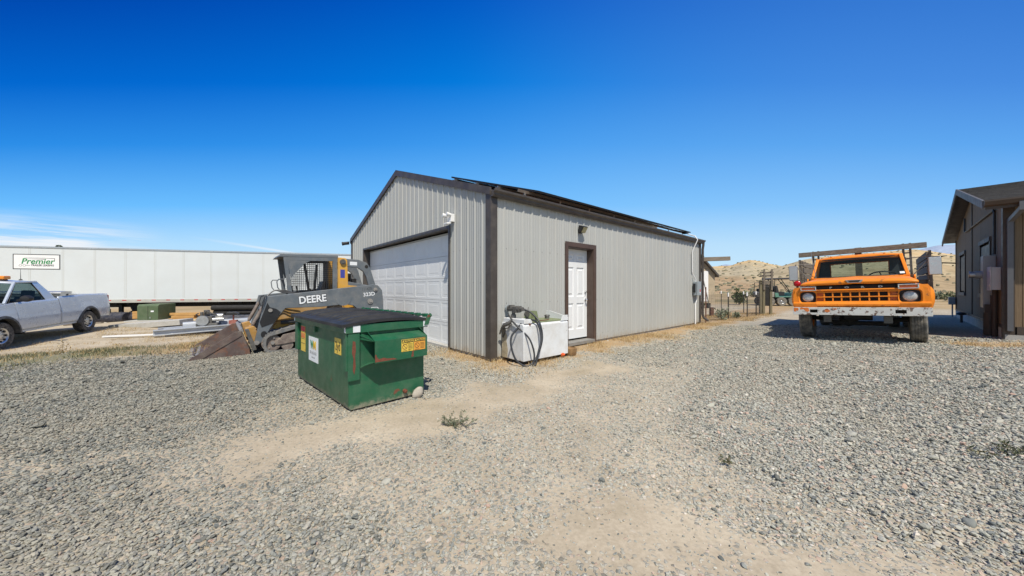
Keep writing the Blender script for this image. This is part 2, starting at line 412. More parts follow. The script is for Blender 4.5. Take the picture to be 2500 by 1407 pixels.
vo = N(t, 'ShaderNodeTexVoronoi'); vo.inputs['Scale'].default_value = 58; t.links.new(geo.outputs['Position'], vo.inputs['Vector'])
v2 = N(t, 'ShaderNodeTexVoronoi'); v2.feature = 'DISTANCE_TO_EDGE'; v2.inputs['Scale'].default_value = 58; t.links.new(geo.outputs['Position'], v2.inputs['Vector'])
sv = N(t, 'ShaderNodeSeparateColor'); t.links.new(vo.outputs['Color'], sv.inputs[0])
pc = ramp_node(t, PEB, sv.outputs[0])
pg = N(t, 'ShaderNodeMix', data_type='RGBA', blend_type='MULTIPLY'); pg.inputs['Factor'].default_value = .8
pf_ = N(t, 'ShaderNodeMix', data_type='RGBA'); pf_.inputs['Factor'].default_value = .35; hs_ = N(t, 'ShaderNodeHueSaturation'); t.links.new(pc, hs_.inputs['Color']); t.links.new(math_(t, 'MULTIPLY', at.outputs['Alpha'], 2.0), hs_.inputs['Value']); t.links.new(hs_.outputs[0], pf_.inputs['A']); t.links.new(dx.outputs['Result'], pf_.inputs['B']); t.links.new(pf_.outputs['Result'], pg.inputs['A']); t.links.new(ramp_node(t, [(0, (.55, .52, .47)), (.08, (1, 1, 1))], v2.outputs['Distance']), pg.inputs['B'])
# soil shows between stones where the cover thins: threshold the cover against a fine noise
thr = math_(t, 'ADD', sp.outputs[0], math_(t, 'MULTIPLY', math_(t, 'SUBTRACT', sv.outputs[1], .5), .9))
gmask = mrange(t, thr, .42, .52)
m1 = N(t, 'ShaderNodeMix', data_type='RGBA'); t.links.new(gmask, m1.inputs['Factor']); t.links.new(dx.outputs['Result'], m1.inputs['A']); t.links.new(pg.outputs['Result'], m1.inputs['B'])
# dry grass thatch and weed litter
m2 = N(t, 'ShaderNodeMix', data_type='RGBA'); t.links.new(mrange(t, math_(t, 'MULTIPLY', sp.outputs[1], nz(9, 6, .7)), .18, .5, 0, .8), m2.inputs['Factor'])
t.links.new(m1.outputs['Result'], m2.inputs['A']); t.links.new(ramp_node(t, [(.3, (.26, .155, .065)), (.7, (.46, .31, .15))], nz(24, 6, .7)), m2.inputs['B'])
m3 = N(t, 'ShaderNodeMix', data_type='RGBA'); t.links.new(mrange(t, math_(t, 'MULTIPLY', sp.outputs[2], nz(5, 6, .7)), .15, .5, 0, .75), m3.inputs['Factor'])
t.links.new(m2.outputs['Result'], m3.inputs['A']); t.links.new(ramp_node(t, [(.3, (.07, .085, .04)), (.7, (.22, .22, .12))], nz(18, 6, .7)), m3.inputs['B'])
# open range beyond the yard: straw, red soil and sage patches
ln = N(t, 'ShaderNodeVectorMath', operation='LENGTH'); t.links.new(geo.outputs['Position'], ln.inputs[0])
m4 = N(t, 'ShaderNodeMix', data_type='RGBA'); t.links.new(mrange(t, ln.outputs['Value'], 25, 34), m4.inputs['Factor'])
field = ramp_node(t, [(.28, (.13, .13, .065)), (.42, (.32, .24, .12)), (.55, (.42, .30, .16)), (.68, (.40, .36, .26)), (.8, (.15, .15, .08))], nz(.11, 8, .62))
t.links.new(m3.outputs['Result'], m4.inputs['A']); t.links.new(field, m4.inputs['B'])
t.links.new(m4.outputs['Result'], b.inputs['Base Color'])
hh = math_(t, 'ADD', math_(t, 'MULTIPLY', math_(t, 'MULTIPLY', mrange(t, v2.outputs['Distance'], 0, .25), gmask), 1.0), math_(t, 'MULTIPLY', nz(30, 6, .7), .5))
bp = N(t, 'ShaderNodeBump'); bp.inputs['Strength'].default_value = .45; bp.inputs['Distance'].default_value = .006
t.links.new(hh, bp.inputs['Height']); t.links.new(bp.outputs[0], b.inputs['Normal'])
me.materials.append(gmat)

# ---------------------------------------------------------------- loose stones of the gravel (uncountable: one object)
def scatter_gravel():
    bands = [(1.0, 3.0, 6200), (3.0, 5.0, 4200), (5.0, 7.5, 2000), (7.5, 11.0, 900)]
    P = []
    for y0, y1, den in bands:
        w = y1*1.60+.6; n = int((y1-y0)*2*w*den)
        x = rng.uniform(-w, w, n); y = rng.uniform(y0, y1, n)
        k = np.abs(x) < y*1.60+.5
        P.append(np.stack([x[k], y[k]], -1))
    P = np.concatenate(P); x, y = P.T
    g, d, w = masks(x, y)
    bx, by = barnxy(x, y)
    inside = (bx > -.02) & (by > -.02) & (bx < 9.4) & (by < 8.1)
    u = rng.random(len(x)); keep = (u < np.maximum(g*1.2-.12, .085)) & ~inside & (bank(x, y) < .8) & ~((x > 9.4) & (y > 7.2))
    x, y, g = x[keep], y[keep], g[keep]; n = len(x)
    r_ = np.hypot(x, y)
    size = np.exp(rng.normal(0, .34, n))*.0055*(1+.060*np.clip(r_-3, 0, 9))
    size = np.clip(size, .003, .026)*np.where(g < .4, .72, 1)
    big = rng.random(n) < .005; size[big] *= 1.9
    sx = size*rng.uniform(1.0, 1.55, n); sy = size*rng.uniform(.75, 1.1, n); sz = size*rng.uniform(.45, .85, n)
    z = height(x, y)+sz*np.where(g > .6, rng.uniform(.0, 1.7, n), rng.uniform(-.1, .7, n))
    rot = np.stack([rng.normal(0, .28, n), rng.normal(0, .28, n), rng.uniform(0, 6.28, n)], -1)
    left = ss(1.5, -4.5, x)*ss(6.5, 3.0, np.abs(y-5.2))       # darker grey stone on the left side
    tint = np.clip(rng.random(n)*(1-.60*left*rng.random(n)), 0, 1)
    me = bpy.data.meshes.new('gravel'); me.vertices.add(n); me.vertices.foreach_set('co', np.stack([x, y, z], -1).ravel())
    for nm, typ, arr in (('scl', 'FLOAT_VECTOR', np.stack([sx, sy, sz], -1)), ('rot', 'FLOAT_VECTOR', rot), ('tint', 'FLOAT', tint), ('lum', 'FLOAT', stone_lum(x, y)), ('kind', 'INT', rng.integers(0, 6, n))):
        a = me.attributes.new(nm, typ, 'POINT'); a.data.foreach_set('vector' if typ == 'FLOAT_VECTOR' else 'value', arr.ravel())
    o = bpy.data.objects.new('gravel', me); col.objects.link(o); tag(o, kind='stuff')
    pm = bpy.data.materials.new('river_stone'); pm.use_nodes = True; t = pm.node_tree; b = t.nodes['Principled BSDF']; b.inputs['Roughness'].default_value = .85; b.inputs['Specular IOR Level'].default_value = .3
    at = N(t, 'ShaderNodeAttribute'); at.attribute_name = 'tint'; at.attribute_type = 'INSTANCER'
    dm_ = N(t, 'ShaderNodeMix', data_type='RGBA'); dm_.inputs['B'].default_value = (.42, .375, .285, 1); al = N(t, 'ShaderNodeAttribute'); al.attribute_name = 'lum'; al.attribute_type = 'INSTANCER'; hs_ = N(t, 'ShaderNodeHueSaturation'); t.links.new(ramp_node(t, PEB, at.outputs['Fac']), hs_.inputs['Color']); t.links.new(al.outputs['Fac'], hs_.inputs['Value']); t.links.new(hs_.outputs[0], dm_.inputs['A'])
    g2 = N(t, 'ShaderNodeNewGeometry'); n2 = N(t, 'ShaderNodeTexNoise'); n2.inputs['Scale'].default_value = 1.1; n2.inputs['Detail'].default_value = 8; n2.inputs['Roughness'].default_value = .7; t.links.new(g2.outputs['Position'], n2.inputs['Vector'])
    t.links.new(mrange(t, n2.outputs[0], .38, .72, .0, .42), dm_.inputs['Factor']); t.links.new(dm_.outputs['Result'], b.inputs['Base Color'])
    ng = bpy.data.node_groups.new('gravel_scatter', 'GeometryNodeTree')
    ng.interface.new_socket('Geometry', in_out='INPUT', socket_type='NodeSocketGeometry'); ng.interface.new_socket('Geometry', in_out='OUTPUT', socket_type='NodeSocketGeometry')
    gi = N(ng, 'NodeGroupInput'); go = N(ng, 'NodeGroupOutput'); lk = ng.links.new
    g2i = N(ng, 'GeometryNodeGeometryToInstance')
    for k in range(6):
        ico = N(ng, 'GeometryNodeMeshIcoSphere'); ico.inputs['Radius'].default_value = 1; ico.inputs['Subdivisions'].default_value = 2
        nt = N(ng, 'ShaderNodeTexNoise'); nt.noise_dimensions = '4D'; nt.inputs['W'].default_value = k*7.3; nt.inputs['Scale'].default_value = .75; nt.inputs['Detail'].default_value = 2
        vm = N(ng, 'ShaderNodeVectorMath', operation='SUBTRACT'); vm.inputs[1].default_value = (.5, .5, .5); lk(nt.outputs['Color'], vm.inputs[0])
        vs = N(ng, 'ShaderNodeVectorMath', operation='SCALE'); vs.inputs['Scale'].default_value = 2.5; lk(vm.outputs[0], vs.inputs[0])
        sp_ = N(ng, 'GeometryNodeSetPosition'); lk(ico.outputs[0], sp_.inputs['Geometry']); lk(vs.outputs[0], sp_.inputs['Offset'])
        sh = N(ng, 'GeometryNodeSetShadeSmooth'); sh.inputs['Shade Smooth'].default_value = k % 3 == 0; lk(sp_.outputs[0], sh.inputs[0])
        sm = N(ng, 'GeometryNodeSetMaterial'); sm.inputs['Material'].default_value = pm; lk(sh.outputs[0], sm.inputs[0]); lk(sm.outputs[0], g2i.inputs[0])
    m2p = N(ng, 'GeometryNodeMeshToPoints'); lk(gi.outputs[0], m2p.inputs[0])
    iop = N(ng, 'GeometryNodeInstanceOnPoints'); lk(m2p.outputs[0], iop.inputs['Points']); lk(g2i.outputs[0], iop.inputs['Instance']); iop.inputs['Pick Instance'].default_value = True
    def na(nm, typ):
        a = N(ng, 'GeometryNodeInputNamedAttribute'); a.data_type = typ; a.inputs['Name'].default_value = nm; return a.outputs['Attribute']
    e2r = N(ng, 'FunctionNodeEulerToRotation'); lk(na('rot', 'FLOAT_VECTOR'), e2r.inputs[0]); lk(e2r.outputs[0], iop.inputs['Rotation'])
    lk(na('scl', 'FLOAT_VECTOR'), iop.inputs['Scale']); lk(na('kind', 'INT'), iop.inputs['Instance Index'])
    lk(iop.outputs[0], go.inputs[0])
    md = o.modifiers.new('gravel_scatter', 'NODES'); md.node_group = ng
    print('stones', n)
scatter_gravel()

# ---------------------------------------------------------------- grass blades and weeds (uncountable)
def tint_mat(name, stops, rough=.8, trans=.15):
    m = bpy.data.materials.new(name); m.use_nodes = True; t = m.node_tree; b = t.nodes['Principled BSDF']; b.inputs['Roughness'].default_value = rough; b.inputs['Specular IOR Level'].default_value = .2
    at = N(t, 'ShaderNodeAttribute'); at.attribute_name = 'tint'; t.links.new(ramp_node(t, stops, at.outputs['Fac']), b.inputs['Base Color'])
    return m
M['drygrass'] = tint_mat('dry_grass', [(0, (.22, .13, .055)), (.4, (.40, .27, .12)), (.8, (.52, .40, .20)), (1, (.58, .48, .28))])
M['weed'] = tint_mat('weed_leaf', [(0, (.045, .060, .030)), (.45, (.10, .125, .065)), (.75, (.20, .20, .12)), (1, (.38, .32, .19))])
M['leaf'] = tint_mat('shrub_leaf', [(0, (.025, .045, .015)), (.5, (.055, .085, .03)), (1, (.13, .16, .06))])
M['sage'] = tint_mat('sage_leaf', [(0, (.10, .12, .08)), (.5, (.20, .23, .16)), (1, (.34, .36, .26))])
def blade_mesh(name, x, y, z, hgt, wid, lean, mat_, tint):
    n = len(x); a = rng.uniform(0, 6.28, n); b_ = rng.uniform(0, 6.28, n)
    dx, dy = np.cos(a)*wid, np.sin(a)*wid; lx, ly = np.cos(b_)*lean*hgt, np.sin(b_)*lean*hgt
    V = np.empty((n, 5, 3))
    V[:, 0] = np.stack([x-dx, y-dy, z-.01], -1); V[:, 1] = np.stack([x+dx, y+dy, z-.01], -1)
    V[:, 2] = np.stack([x-dx*.6+lx*.35, y-dy*.6+ly*.35, z+hgt*.55], -1); V[:, 3] = np.stack([x+dx*.6+lx*.35, y+dy*.6+ly*.35, z+hgt*.55], -1)
    V[:, 4] = np.stack([x+lx, y+ly, z+hgt*.95], -1)
    base = np.arange(n)[:, None]*5
    q = (base+np.array([0, 1, 3, 2])).ravel(); tr = (base+np.array([2, 3, 4])).ravel()
    me = bpy.data.meshes.new(name); me.vertices.add(n*5); me.vertices.foreach_set('co', V.ravel())
    lv = np.concatenate([q, tr]); me.loops.add(len(lv)); me.loops.foreach_set('vertex_index', lv)
    ls = np.concatenate([np.arange(n)*4, n*4+np.arange(n)*3]); me.polygons.add(2*n); me.polygons.foreach_set('loop_start', ls)
    me.update(calc_edges=True)
    at = me.attributes.new('tint', 'FLOAT', 'POINT'); at.data.foreach_set('value', np.repeat(tint, 5))
    me.materials.append(mat_)
    o = bpy.data.objects.new(name, me); col.objects.link(o); return o
def scatter_grass():
    n = 600000; x = rng.uniform(-17, 13, n); y = rng.uniform(2.5, 17, n)
    g, d, w = masks(x, y); bx, by = barnxy(x, y); inside = (bx > .0) & (by > .0) & (bx < 9.4) & (by < 8.1)
    cl = ss(.38, .62, fbm(x*2.2, y*2.2, 55)); u = rng.random(n)
    k = (u < d*cl*1.1) & ~inside; kx = x[k]; ky = y[k]; m = k.sum()
    tag(blade_mesh('dry_grass', kx, ky, height(kx, ky), rng.uniform(.015, .07, m)*(1+.6*rng.random(m)), .0028, rng.uniform(.3, 1.6, m), M['drygrass'], rng.random(m)), kind='stuff')
    cl = ss(.42, .66, fbm(x*1.9, y*1.9, 66)); u = rng.random(n)
    k = (u < w*(.06+cl)*.90) & ~inside; kx = x[k]; ky = y[k]; m = k.sum()
    tag(blade_mesh('weeds', kx, ky, height(kx, ky), rng.uniform(.02, .095, m), .004, rng.uniform(.2, 1.2, m), M['weed'], rng.random(m)**.8), kind='stuff')
scatter_grass()
# ---------------------------------------------------------------- hills
def hill(name, crest, y0, yc, y1, seed, mat_, amp):
    cx = np.array([(c[0]-1250)/820 for c in crest]); cz = np.array([(702-c[1])/820 for c in crest])
    A = np.linspace(cx[0], cx[-1], 420); T = np.linspace(0, 1, 150)
    yy = y0+(y1-y0)*T**1.15
    AA, YY = np.meshgrid(A, yy); X = AA*YY
    H = np.interp(AA, cx, cz)*yc
    p = np.where(YY < yc, ss(y0, yc, YY)*.55+.45*np.clip((YY-y0)/(yc-y0), 0, 1)**1.2, 1-.75*ss(yc, y1, YY))
    gul = np.abs(fbm(X*.055+YY*.02, YY*.018, seed, 5)-.5)*2
    ns = fbm(X*.16, YY*.16, seed+5, 4)-.5
    Z = 1.25*np.clip((YY-y0)/(yc-y0), 0, 1)+H*p - amp*(gul-.28)*p*(1-p*.9)*2.2 + ns*amp*.22*p*np.where(YY < yc, 1-p*.85, .3) - .3*(1-p)
    m = MB(); rows = np.stack([X, YY, Z], -1)
    m.grid([[tuple(q) for q in r_] for r_ in rows])
    o = m.build(name, mat_, smooth=180); return tag(o, kind='structure'), rows
def hill_mat(name, c0, c1, c2, z0, z1):
    m = bpy.data.materials.new(name); m.use_nodes = True; t = m.node_tree; b = t.nodes['Principled BSDF']; b.inputs['Roughness'].default_value = .95; b.inputs['Specular IOR Level'].default_value = .1
    geo = N(t, 'ShaderNodeNewGeometry'); s = N(t, 'ShaderNodeSeparateXYZ'); t.links.new(geo.outputs['Position'], s.inputs[0])
    def nn(sc_, d=6):
        n = N(t, 'ShaderNodeTexNoise'); n.inputs['Scale'].default_value = sc_; n.inputs['Detail'].default_value = d; n.inputs['Roughness'].default_value = .65; t.links.new(geo.outputs['Position'], n.inputs['Vector']); return n.outputs[0]
    zz = math_(t, 'ADD', mrange(t, s.outputs['Z'], z0, z1, 0, 1, False), math_(t, 'MULTIPLY', math_(t, 'SUBTRACT', nn(.035), .5), 1.5))
    c = ramp_node(t, [(.1, c0), (.32, c1), (.62, c1), (.85, c2)], zz)
    x = N(t, 'ShaderNodeMix', data_type='RGBA', blend_type='MULTIPLY'); x.inputs['Factor'].default_value = .75; t.links.new(c, x.inputs['A']); t.links.new(ramp_node(t, [(.35, (.62, .62, .58)), (.55, (1, 1, 1)), (.7, (1.1, 1.05, .98))], nn(.25)), x.inputs['B'])
    t.links.new(x.outputs['Result'], b.inputs['Base Color']); return m
hm1 = hill_mat('badland_hill', (.38, .27, .16), (.43, .365, .245), (.60, .43, .22), 1, 24)
hm2 = hill_mat('scrub_hill', (.36, .27, .16), (.44, .36, .23), (.54, .40, .22), 1, 20)
hm3 = mat('haze_tinted_rock', (.30, .36, .46), .95, 0, .1, .004)  # distance haze painted into the mountain as a blue-grey base colour
_, rw1 = hill('hill', [(1180, 672), (1400, 662), (1600, 655), (1700, 653), (1738, 651), (1785, 648.5), (1811, 639.5), (1832, 635.5), (1854, 638.5), (1882, 645.5), (1907, 649.5), (1990, 655), (2120, 662)], 75, 300, 460, 12, hm1, 7)
_, rw2 = hill('hill', [(1862, 672), (1885, 658), (1907, 649.5), (1928, 644), (1958, 635), (2000, 628), (2100, 619), (2180, 612), (2233, 608.5), (2265, 612), (2308, 619), (2400, 630), (2600, 640), (3000, 655)], 62, 175, 280, 40, hm2, 5)
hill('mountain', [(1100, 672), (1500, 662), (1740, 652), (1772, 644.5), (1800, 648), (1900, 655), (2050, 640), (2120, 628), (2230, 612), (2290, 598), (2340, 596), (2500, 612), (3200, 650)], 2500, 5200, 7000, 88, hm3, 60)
# sagebrush and rocks dotted over the slopes
m = MB()
for rows, cnt, ymax in ((rw1, 1500, 300), (rw2, 1200, 175)):
    flat = rows[:, :, :].reshape(-1, 3); flat = flat[flat[:, 1] < ymax]
    for q in flat[rng.integers(0, len(flat), cnt)]:
        s_ = rng.uniform(.2, .8)**1.4*(1.3 if ymax > 200 else .8); h_ = s_*rng.uniform(.5, .8); x, y, z = q+np.array([rng.normal(0, 1), rng.normal(0, 1), 0])
        an = (0, 1.05, 2.1, 3.14, 4.2, 5.2)
        vs = [(x+s_*math.cos(a)*rng.uniform(.6, 1.1), y+s_*math.sin(a)*rng.uniform(.6, 1.1), z-.25) for a in an]+[(x+s_*math.cos(a)*rng.uniform(.6, 1.1), y+s_*math.sin(a)*rng.uniform(.6, 1.1), z+h_*rng.uniform(.3, .75)) for a in an]+[(x+s_*math.cos(a+.4)*rng.uniform(.2, .6), y+s_*math.sin(a+.4)*rng.uniform(.2, .6), z+h_*rng.uniform(.75, 1.1)) for a in an]
        m.add(vs, [(r0+i, r0+(i+1) % 6, r0+6+(i+1) % 6, r0+6+i) for r0 in (0, 6) for i in range(6)]+[(12, 13, 14, 15, 16, 17)])
m.build('sagebrush', mat('dull_sage', (.19, .18, .115), .95, 0, .4, .2), smooth=0)
tag(bpy.data.objects['sagebrush'], 'dull green sagebrush dotted over the tan hillsides', 'sagebrush', kind='stuff')
for o, lb in ((bpy.data.objects['hill'], 'tan badland hill with a sandy rounded top behind the fence'), (bpy.data.objects['hill.001'], 'scrubby tan hill rising behind the orange truck'), (bpy.data.objects['mountain'], 'far mountain tinted haze-blue behind the tan hills'), (ground, 'gravel yard with bare dirt tracks and dry open range')):
    tag(o, lb, 'hill' if o is not ground else 'ground')
tag(bpy.data.objects['gravel'], 'loose grey river gravel covering the yard', 'gravel'); tag(bpy.data.objects['dry_grass'], 'straw coloured dry grass along the barn and bank', 'dry grass'); tag(bpy.data.objects['weeds'], 'low green weeds on the bank edge at left', 'weeds')

# ---------------------------------------------------------------- metal barn
P0 = (-.36, 5.76); RZ = math.atan2(.6574, .7536)
BL, BW, EZ, SL = 9.3, 8.0, 2.88, .335
RIDGE = EZ+SL*BW/2
barn = empty('metal_barn', (P0[0], P0[1], 0), RZ, 'grey ribbed metal barn with dark brown trim, white garage door and side door', 'barn')
def siding(fmap, length, ztop, zbot, openings=(), screws=(), off=0.0):
    """ribbed sheet: fmap(s, o, z) -> point; o is outward"""
    m = MB(); prof = [(0, 0), (.016, .019), (.042, .019), (.058, 0), (.098, 0), (.104, .005), (.120, .005), (.126, 0), (.158, 0), (.164, .005), (.180, .005), (.186, 0)]
    pts = []; k = 0
    while k*.2286 < length:
        for d, o in prof:
            s = k*.2286+d+off
            if 0 < s < length: pts.append((s, o))
        k += 1
    pts = [(0, 0)]+pts+[(length, 0)]
    for a, b_, z0, z1 in openings:
        for e_ in (a, b_):
            for i in range(len(pts)-1):
                if pts[i][0] < e_ < pts[i+1][0]:
                    f = (e_-pts[i][0])/(pts[i+1][0]-pts[i][0]); pts.insert(i+1, (e_, pts[i][1]*(1-f)+pts[i+1][1]*f)); break
    for (s0, o0), (s1, o1) in zip(pts[:-1], pts[1:]):
        sm = (s0+s1)/2; spans = [(zbot, None)]
        for a, b_, z0, z1 in openings:
            if a < sm < b_: spans = ([(zbot, z0)] if z0 > zbot else [])+[(z1, None)]
        for za, zb in spans:
            t0 = ztop(s0) if zb is None else zb; t1 = ztop(s1) if zb is None else zb
            m.add([fmap(s0, o0, za), fmap(s1, o1, za), fmap(s1, o1, t1), fmap(s0, o0, t0)], [(0, 1, 2, 3)])
    m.mat(1)
    for zs in screws:
        k = 0
        while k*.2286 < length:
            s = k*.2286+.075+off
            if s < length-.05 and zs < ztop(s)-.1 and not any(a-.04 < s < b_+.04 and z0 < zs < z1+.05 for a, b_, z0, z1 in openings):
                vs = [fmap(s+.008*math.cos(q), .0, zs+.008*math.sin(q)) for q in [i*math.pi/3 for i in range(6)]]+[fmap(s+.005*math.cos(q), .006, zs+.005*math.sin(q)) for q in [i*math.pi/3 for i in range(6)]]
                m.add(vs, [(i, (i+1) % 6, 6+(i+1) % 6, 6+i) for i in range(6)]+[tuple(range(6, 12))])
            k += 1
    return m
GA, GB, GT = 1.38, 6.66, 2.46           # garage opening
DA, DB, DT = 2.03, 2.93, 2.13           # door opening
gt = lambda s: EZ+SL*min(s, BW-s)
sm_ = [M['siding'], M['screw']]
siding(lambda s, o, z: (-o, s, z), BW, gt, .05, [(GA, GB, 0, GT)], (.62, 1.35, 1.98, 2.75, 3.4)).build('wall', sm_, barn, smooth=0)
siding(lambda s, o, z: (s, -o, z), BL, lambda s: EZ, .05, [(DA, DB, 0, DT)], (.20, .98, 1.95), .04).build('wall', sm_, barn, smooth=0)
siding(lambda s, o, z: (BL+o, s, z), BW, gt, .05).build('wall', sm_, barn, smooth=0)
siding(lambda s, o, z: (s, BW+o, z), BL, lambda s: EZ, .05).build('wall', sm_, barn, smooth=0)
# concrete plinth edge
MB().box(.03, .03, -.2, BL-.03, BW-.03, .045).build('slab', M['concrete'], barn, smooth=0)
# corner trims: folded angles standing just proud of the ribs
for (cx, cy, dx, dy) in ((0, 0, 1, 1), (0, BW, 1, -1), (BL, 0, -1, 1), (BL, BW, -1, -1)):
    q = MB(); o = .026; w = .12
    x0, x1 = cx-dx*o, cx+dx*w; y0, y1 = cy-dy*o, cy+dy*w
    q.prism([(x0, y0), (x1, y0), (x1, y0+dy*.012), (x0+dx*.012, y0+dy*.012), (x0+dx*.012, y1), (x0, y1)], 'z', .0, EZ+.02)
    q.build('corner_trim', M['trim'], barn, smooth=0)
# roof: ribbed sheets, ridge cap, rakes, gutters
OV = .03
def roofz(y): return EZ+.07+SL*min(y, BW-y)
q = MB()
for side in (0, 1):
    k = -.02; xs = []
    while k < BL+.02:
        for d, o in ((0, 0), (.016, .019), (.042, .019), (.058, 0)):
            if k+d < BL+.02: xs.append((k+d, o))
        k += .2286
    xs.append((BL+.02, 0))
    ye, yr = (-OV, BW/2) if side == 0 else (BW+OV, BW/2)
    lo = [(x, ye, roofz(ye)+o) for x, o in xs]; hi = [(x, yr, roofz(yr)+o) for x, o in xs]
    q.grid([lo, hi] if side == 0 else [hi, lo])
    q.grid([[(x, y, z-.03) for x, y, z in hi], [(x, y, z-.03) for x, y, z in lo]] if side == 0 else [[(x, y, z-.03) for x, y, z in lo], [(x, y, z-.03) for x, y, z in hi]])
q.build('roof', M['roofmetal'], barn, smooth=0)
rc = MB(); rc.prism([(BW/2-.2, roofz(BW/2)-.045), (BW/2, roofz(BW/2)+.028), (BW/2+.2, roofz(BW/2)-.045), (BW/2, roofz(BW/2)+.02)], 'x', -.045, BL+.045); rc.build('ridge_cap', M['roofmetal'], barn, smooth=0)
for xa, xb in ((-.052, -.0215), (BL+.0215, BL+.052)):
    for s in (0, 1):
        ya = -OV if s == 0 else BW+OV
        q = MB(); zt = roofz(ya)+.03; zr = roofz(BW/2)+.03
        q.prism([(ya, zt), (BW/2, zr), (BW/2, zr-.15), (ya, zt-.13)], 'x', xa, xb); q.build('rake_trim', M['trim'], barn, smooth=0)
for s in (0, 1):                                                   # K-style gutters and fascia
    y0 = -OV if s == 0 else BW+OV; d = -1 if s == 0 else 1; zt = roofz(-OV)
    q = MB()
    pr = [(y0-d*.10, zt-.02), (y0, zt-.02), (y0, zt-.125), (y0+d*.05, zt-.13), (y0+d*.075, zt-.085), (y0+d*.075, zt-.06), (y0+d*.115, zt-.03), (y0+d*.115, zt-.005), (y0+d*.105, zt-.005), (y0+d*.105, zt-.025), (y0-d*.0, zt-.012)]
    q.prism([(y0+d*.002, zt-.01), (y0+d*.002, zt-.13), (y0+d*.055, zt-.135), (y0+d*.075, zt-.10), (y0+d*.078, zt-.075), (y0+d*.115, zt-.045), (y0+d*.118, zt-.012), (y0+d*.108, zt-.012), (y0+d*.104, zt-.035), (y0+d*.012, zt-.035)], 'x', -.03, BL+.12)
    q.build('gutter', M['trim'], barn, smooth=0)
    sf = MB(); sf.box(0, y0, zt-.05, BL, (0.03 if s == 0 else BW-.03), zt-.035); sf.build('soffit', M['siding'], barn, smooth=0)
q = MB(); q.tube([(BL+.06, -.09, 2.86), (BL+.065, -.08, 2.74), (BL+.07, -.06, 2.62), (BL+.075, -.055, .32), (BL+.085, -.09, .2), (BL+.1, -.24, .1)], .042, 8); q.build('downspout', M['trim'], barn, bevel=0)
# garage door and its trim
JD = .18
g = empty('garage_door', (0, 0, 0), parent=barn)
def raised(m, f, a, b_, z0, z1, dep=.020):
    """sunk groove round a raised field: f(s, o, z)"""
    R4 = lambda i, o: [f(a+i, o, z0+i), f(b_-i, o, z0+i), f(b_-i, o, z1-i), f(a+i, o, z1-i)]
    rg = [R4(0, 0), R4(.016, -dep), R4(.038, -dep), R4(.070, -.002)]
    vs = [p for r_ in rg for p in r_]; fs = [(i*4+j, i*4+(j+1) % 4, (i+1)*4+(j+1) % 4, (i+1)*4+j) for i in range(3) for j in range(4)]+[(12, 13, 14, 15)]
    m.add(vs, fs)
def panel_sheet(m, f, s0, s1, z0, z1, cells):
    """flat sheet with rectangular holes (cells sorted grid) filled by raised panels"""
    ss_ = sorted({s0, s1, *[c[0] for c in cells], *[c[1] for c in cells]}); zs = sorted({z0, z1, *[c[2] for c in cells], *[c[3] for c in cells]})
    for a, b_ in zip(ss_[:-1], ss_[1:]):
        for c, d in zip(zs[:-1], zs[1:]):
            ms, mz_ = (a+b_)/2, (c+d)/2
            if not any(k[0] < ms < k[1] and k[2] < mz_ < k[3] for k in cells): m.quad(f(a, 0, c), f(b_, 0, c), f(b_, 0, d), f(a, 0, d))
    for k in cells: raised(m, f, *k)
fg = lambda s, o, z: (JD-o, s, z)
nsec = 5; zs0, zs1 = .03, 2.42; hh_ = (zs1-zs0)/nsec; cw = (GB-GA-.06)/8
for i in range(nsec):
    q = MB(); za = zs0+i*hh_; zb = za+hh_-.006
    cells = [(GA+.03+j*cw+.05, GA+.03+(j+1)*cw-.05, za+.055, zb-.055) for j in range(8)]
    panel_sheet(q, fg, GA+.005, GB-.005, za, zb, cells)
    q.box(JD+.004, GA+.005, za, JD+.045, GB-.005, zb)
    q.build('door_panel', M['white_door'], g, smooth=0)
q = MB(); q.box(JD-.012, GA+.01, GT-.075, JD-.004, GB-.01, GT-.035); q.build('weather_strip', M['siding'], g, smooth=0)
q = MB()                                                           # jamb liners, header soffit and face trim
q.box(-.028, GB-.004, .0, JD+.02, GB+.010, GT); q.box(-.028, GA-.010, .0, JD+.02, GA+.004, GT)
q.box(-.028, GA-.010, GT, JD+.02, GB+.010, GT+.012)
q.box(-.030, GA-.055, .0, -.0225, GA-.0105, GT+.055); q.box(-.030, GB+.0105, .0, -.0225, GB+.055, GT+.055); q.box(-.030, GA-.010, GT+.0125, -.0225, GB+.010, GT+.055)
q.build('door_trim', M['trim'], barn, smooth=0)
# side door
d = empty('side_door', (0, 0, 0), parent=barn); DD = .15
q = MB(); fd = lambda s, o, z: (s, DD-o, z)
a0, a1, zb0 = DA+.02, DB-.02, .13; wd = a1-a0
cells = []
for (c0, c1) in ((.13, .44), (.56, .87)):
    for (z0, z1) in ((.20, .78), (.93, 1.58), (1.70, 1.86)): cells.append((a0+wd*c0, a0+wd*c1, zb0+z0, zb0+z1))
panel_sheet(q, fd, a0, a1, zb0, DT-.02, cells); q.box(a0, DD+.016, zb0, a1, DD+.045, DT-.02)
q.build('door_leaf', M['white_door'], d, smooth=0)
for zk, nm in ((1.16, 'deadbolt'), (.98, 'door_knob')):
    k = MB(); xk = a1-.07; k.cyl((xk, DD, zk), (xk, DD-.018, zk), .030, n=16)
    if nm == 'door_knob': k.cyl((xk, DD-.018, zk), (xk, DD-.045, zk), .013, n=10); k.lathe([(0, -.085), (.020, -.083), (.028, -.068), (.026, -.055), (.012, -.045)], (xk, DD, zk), 'y', 16)
    else: k.cyl((xk, DD-.018, zk), (xk, DD-.026, zk), .018, n=12); k.box(xk-.006, DD-.045, zk-.018, xk+.006, DD-.026, zk+.018)
    k.build(nm, M['chrome'], d)
q = MB(); o_ = -.032
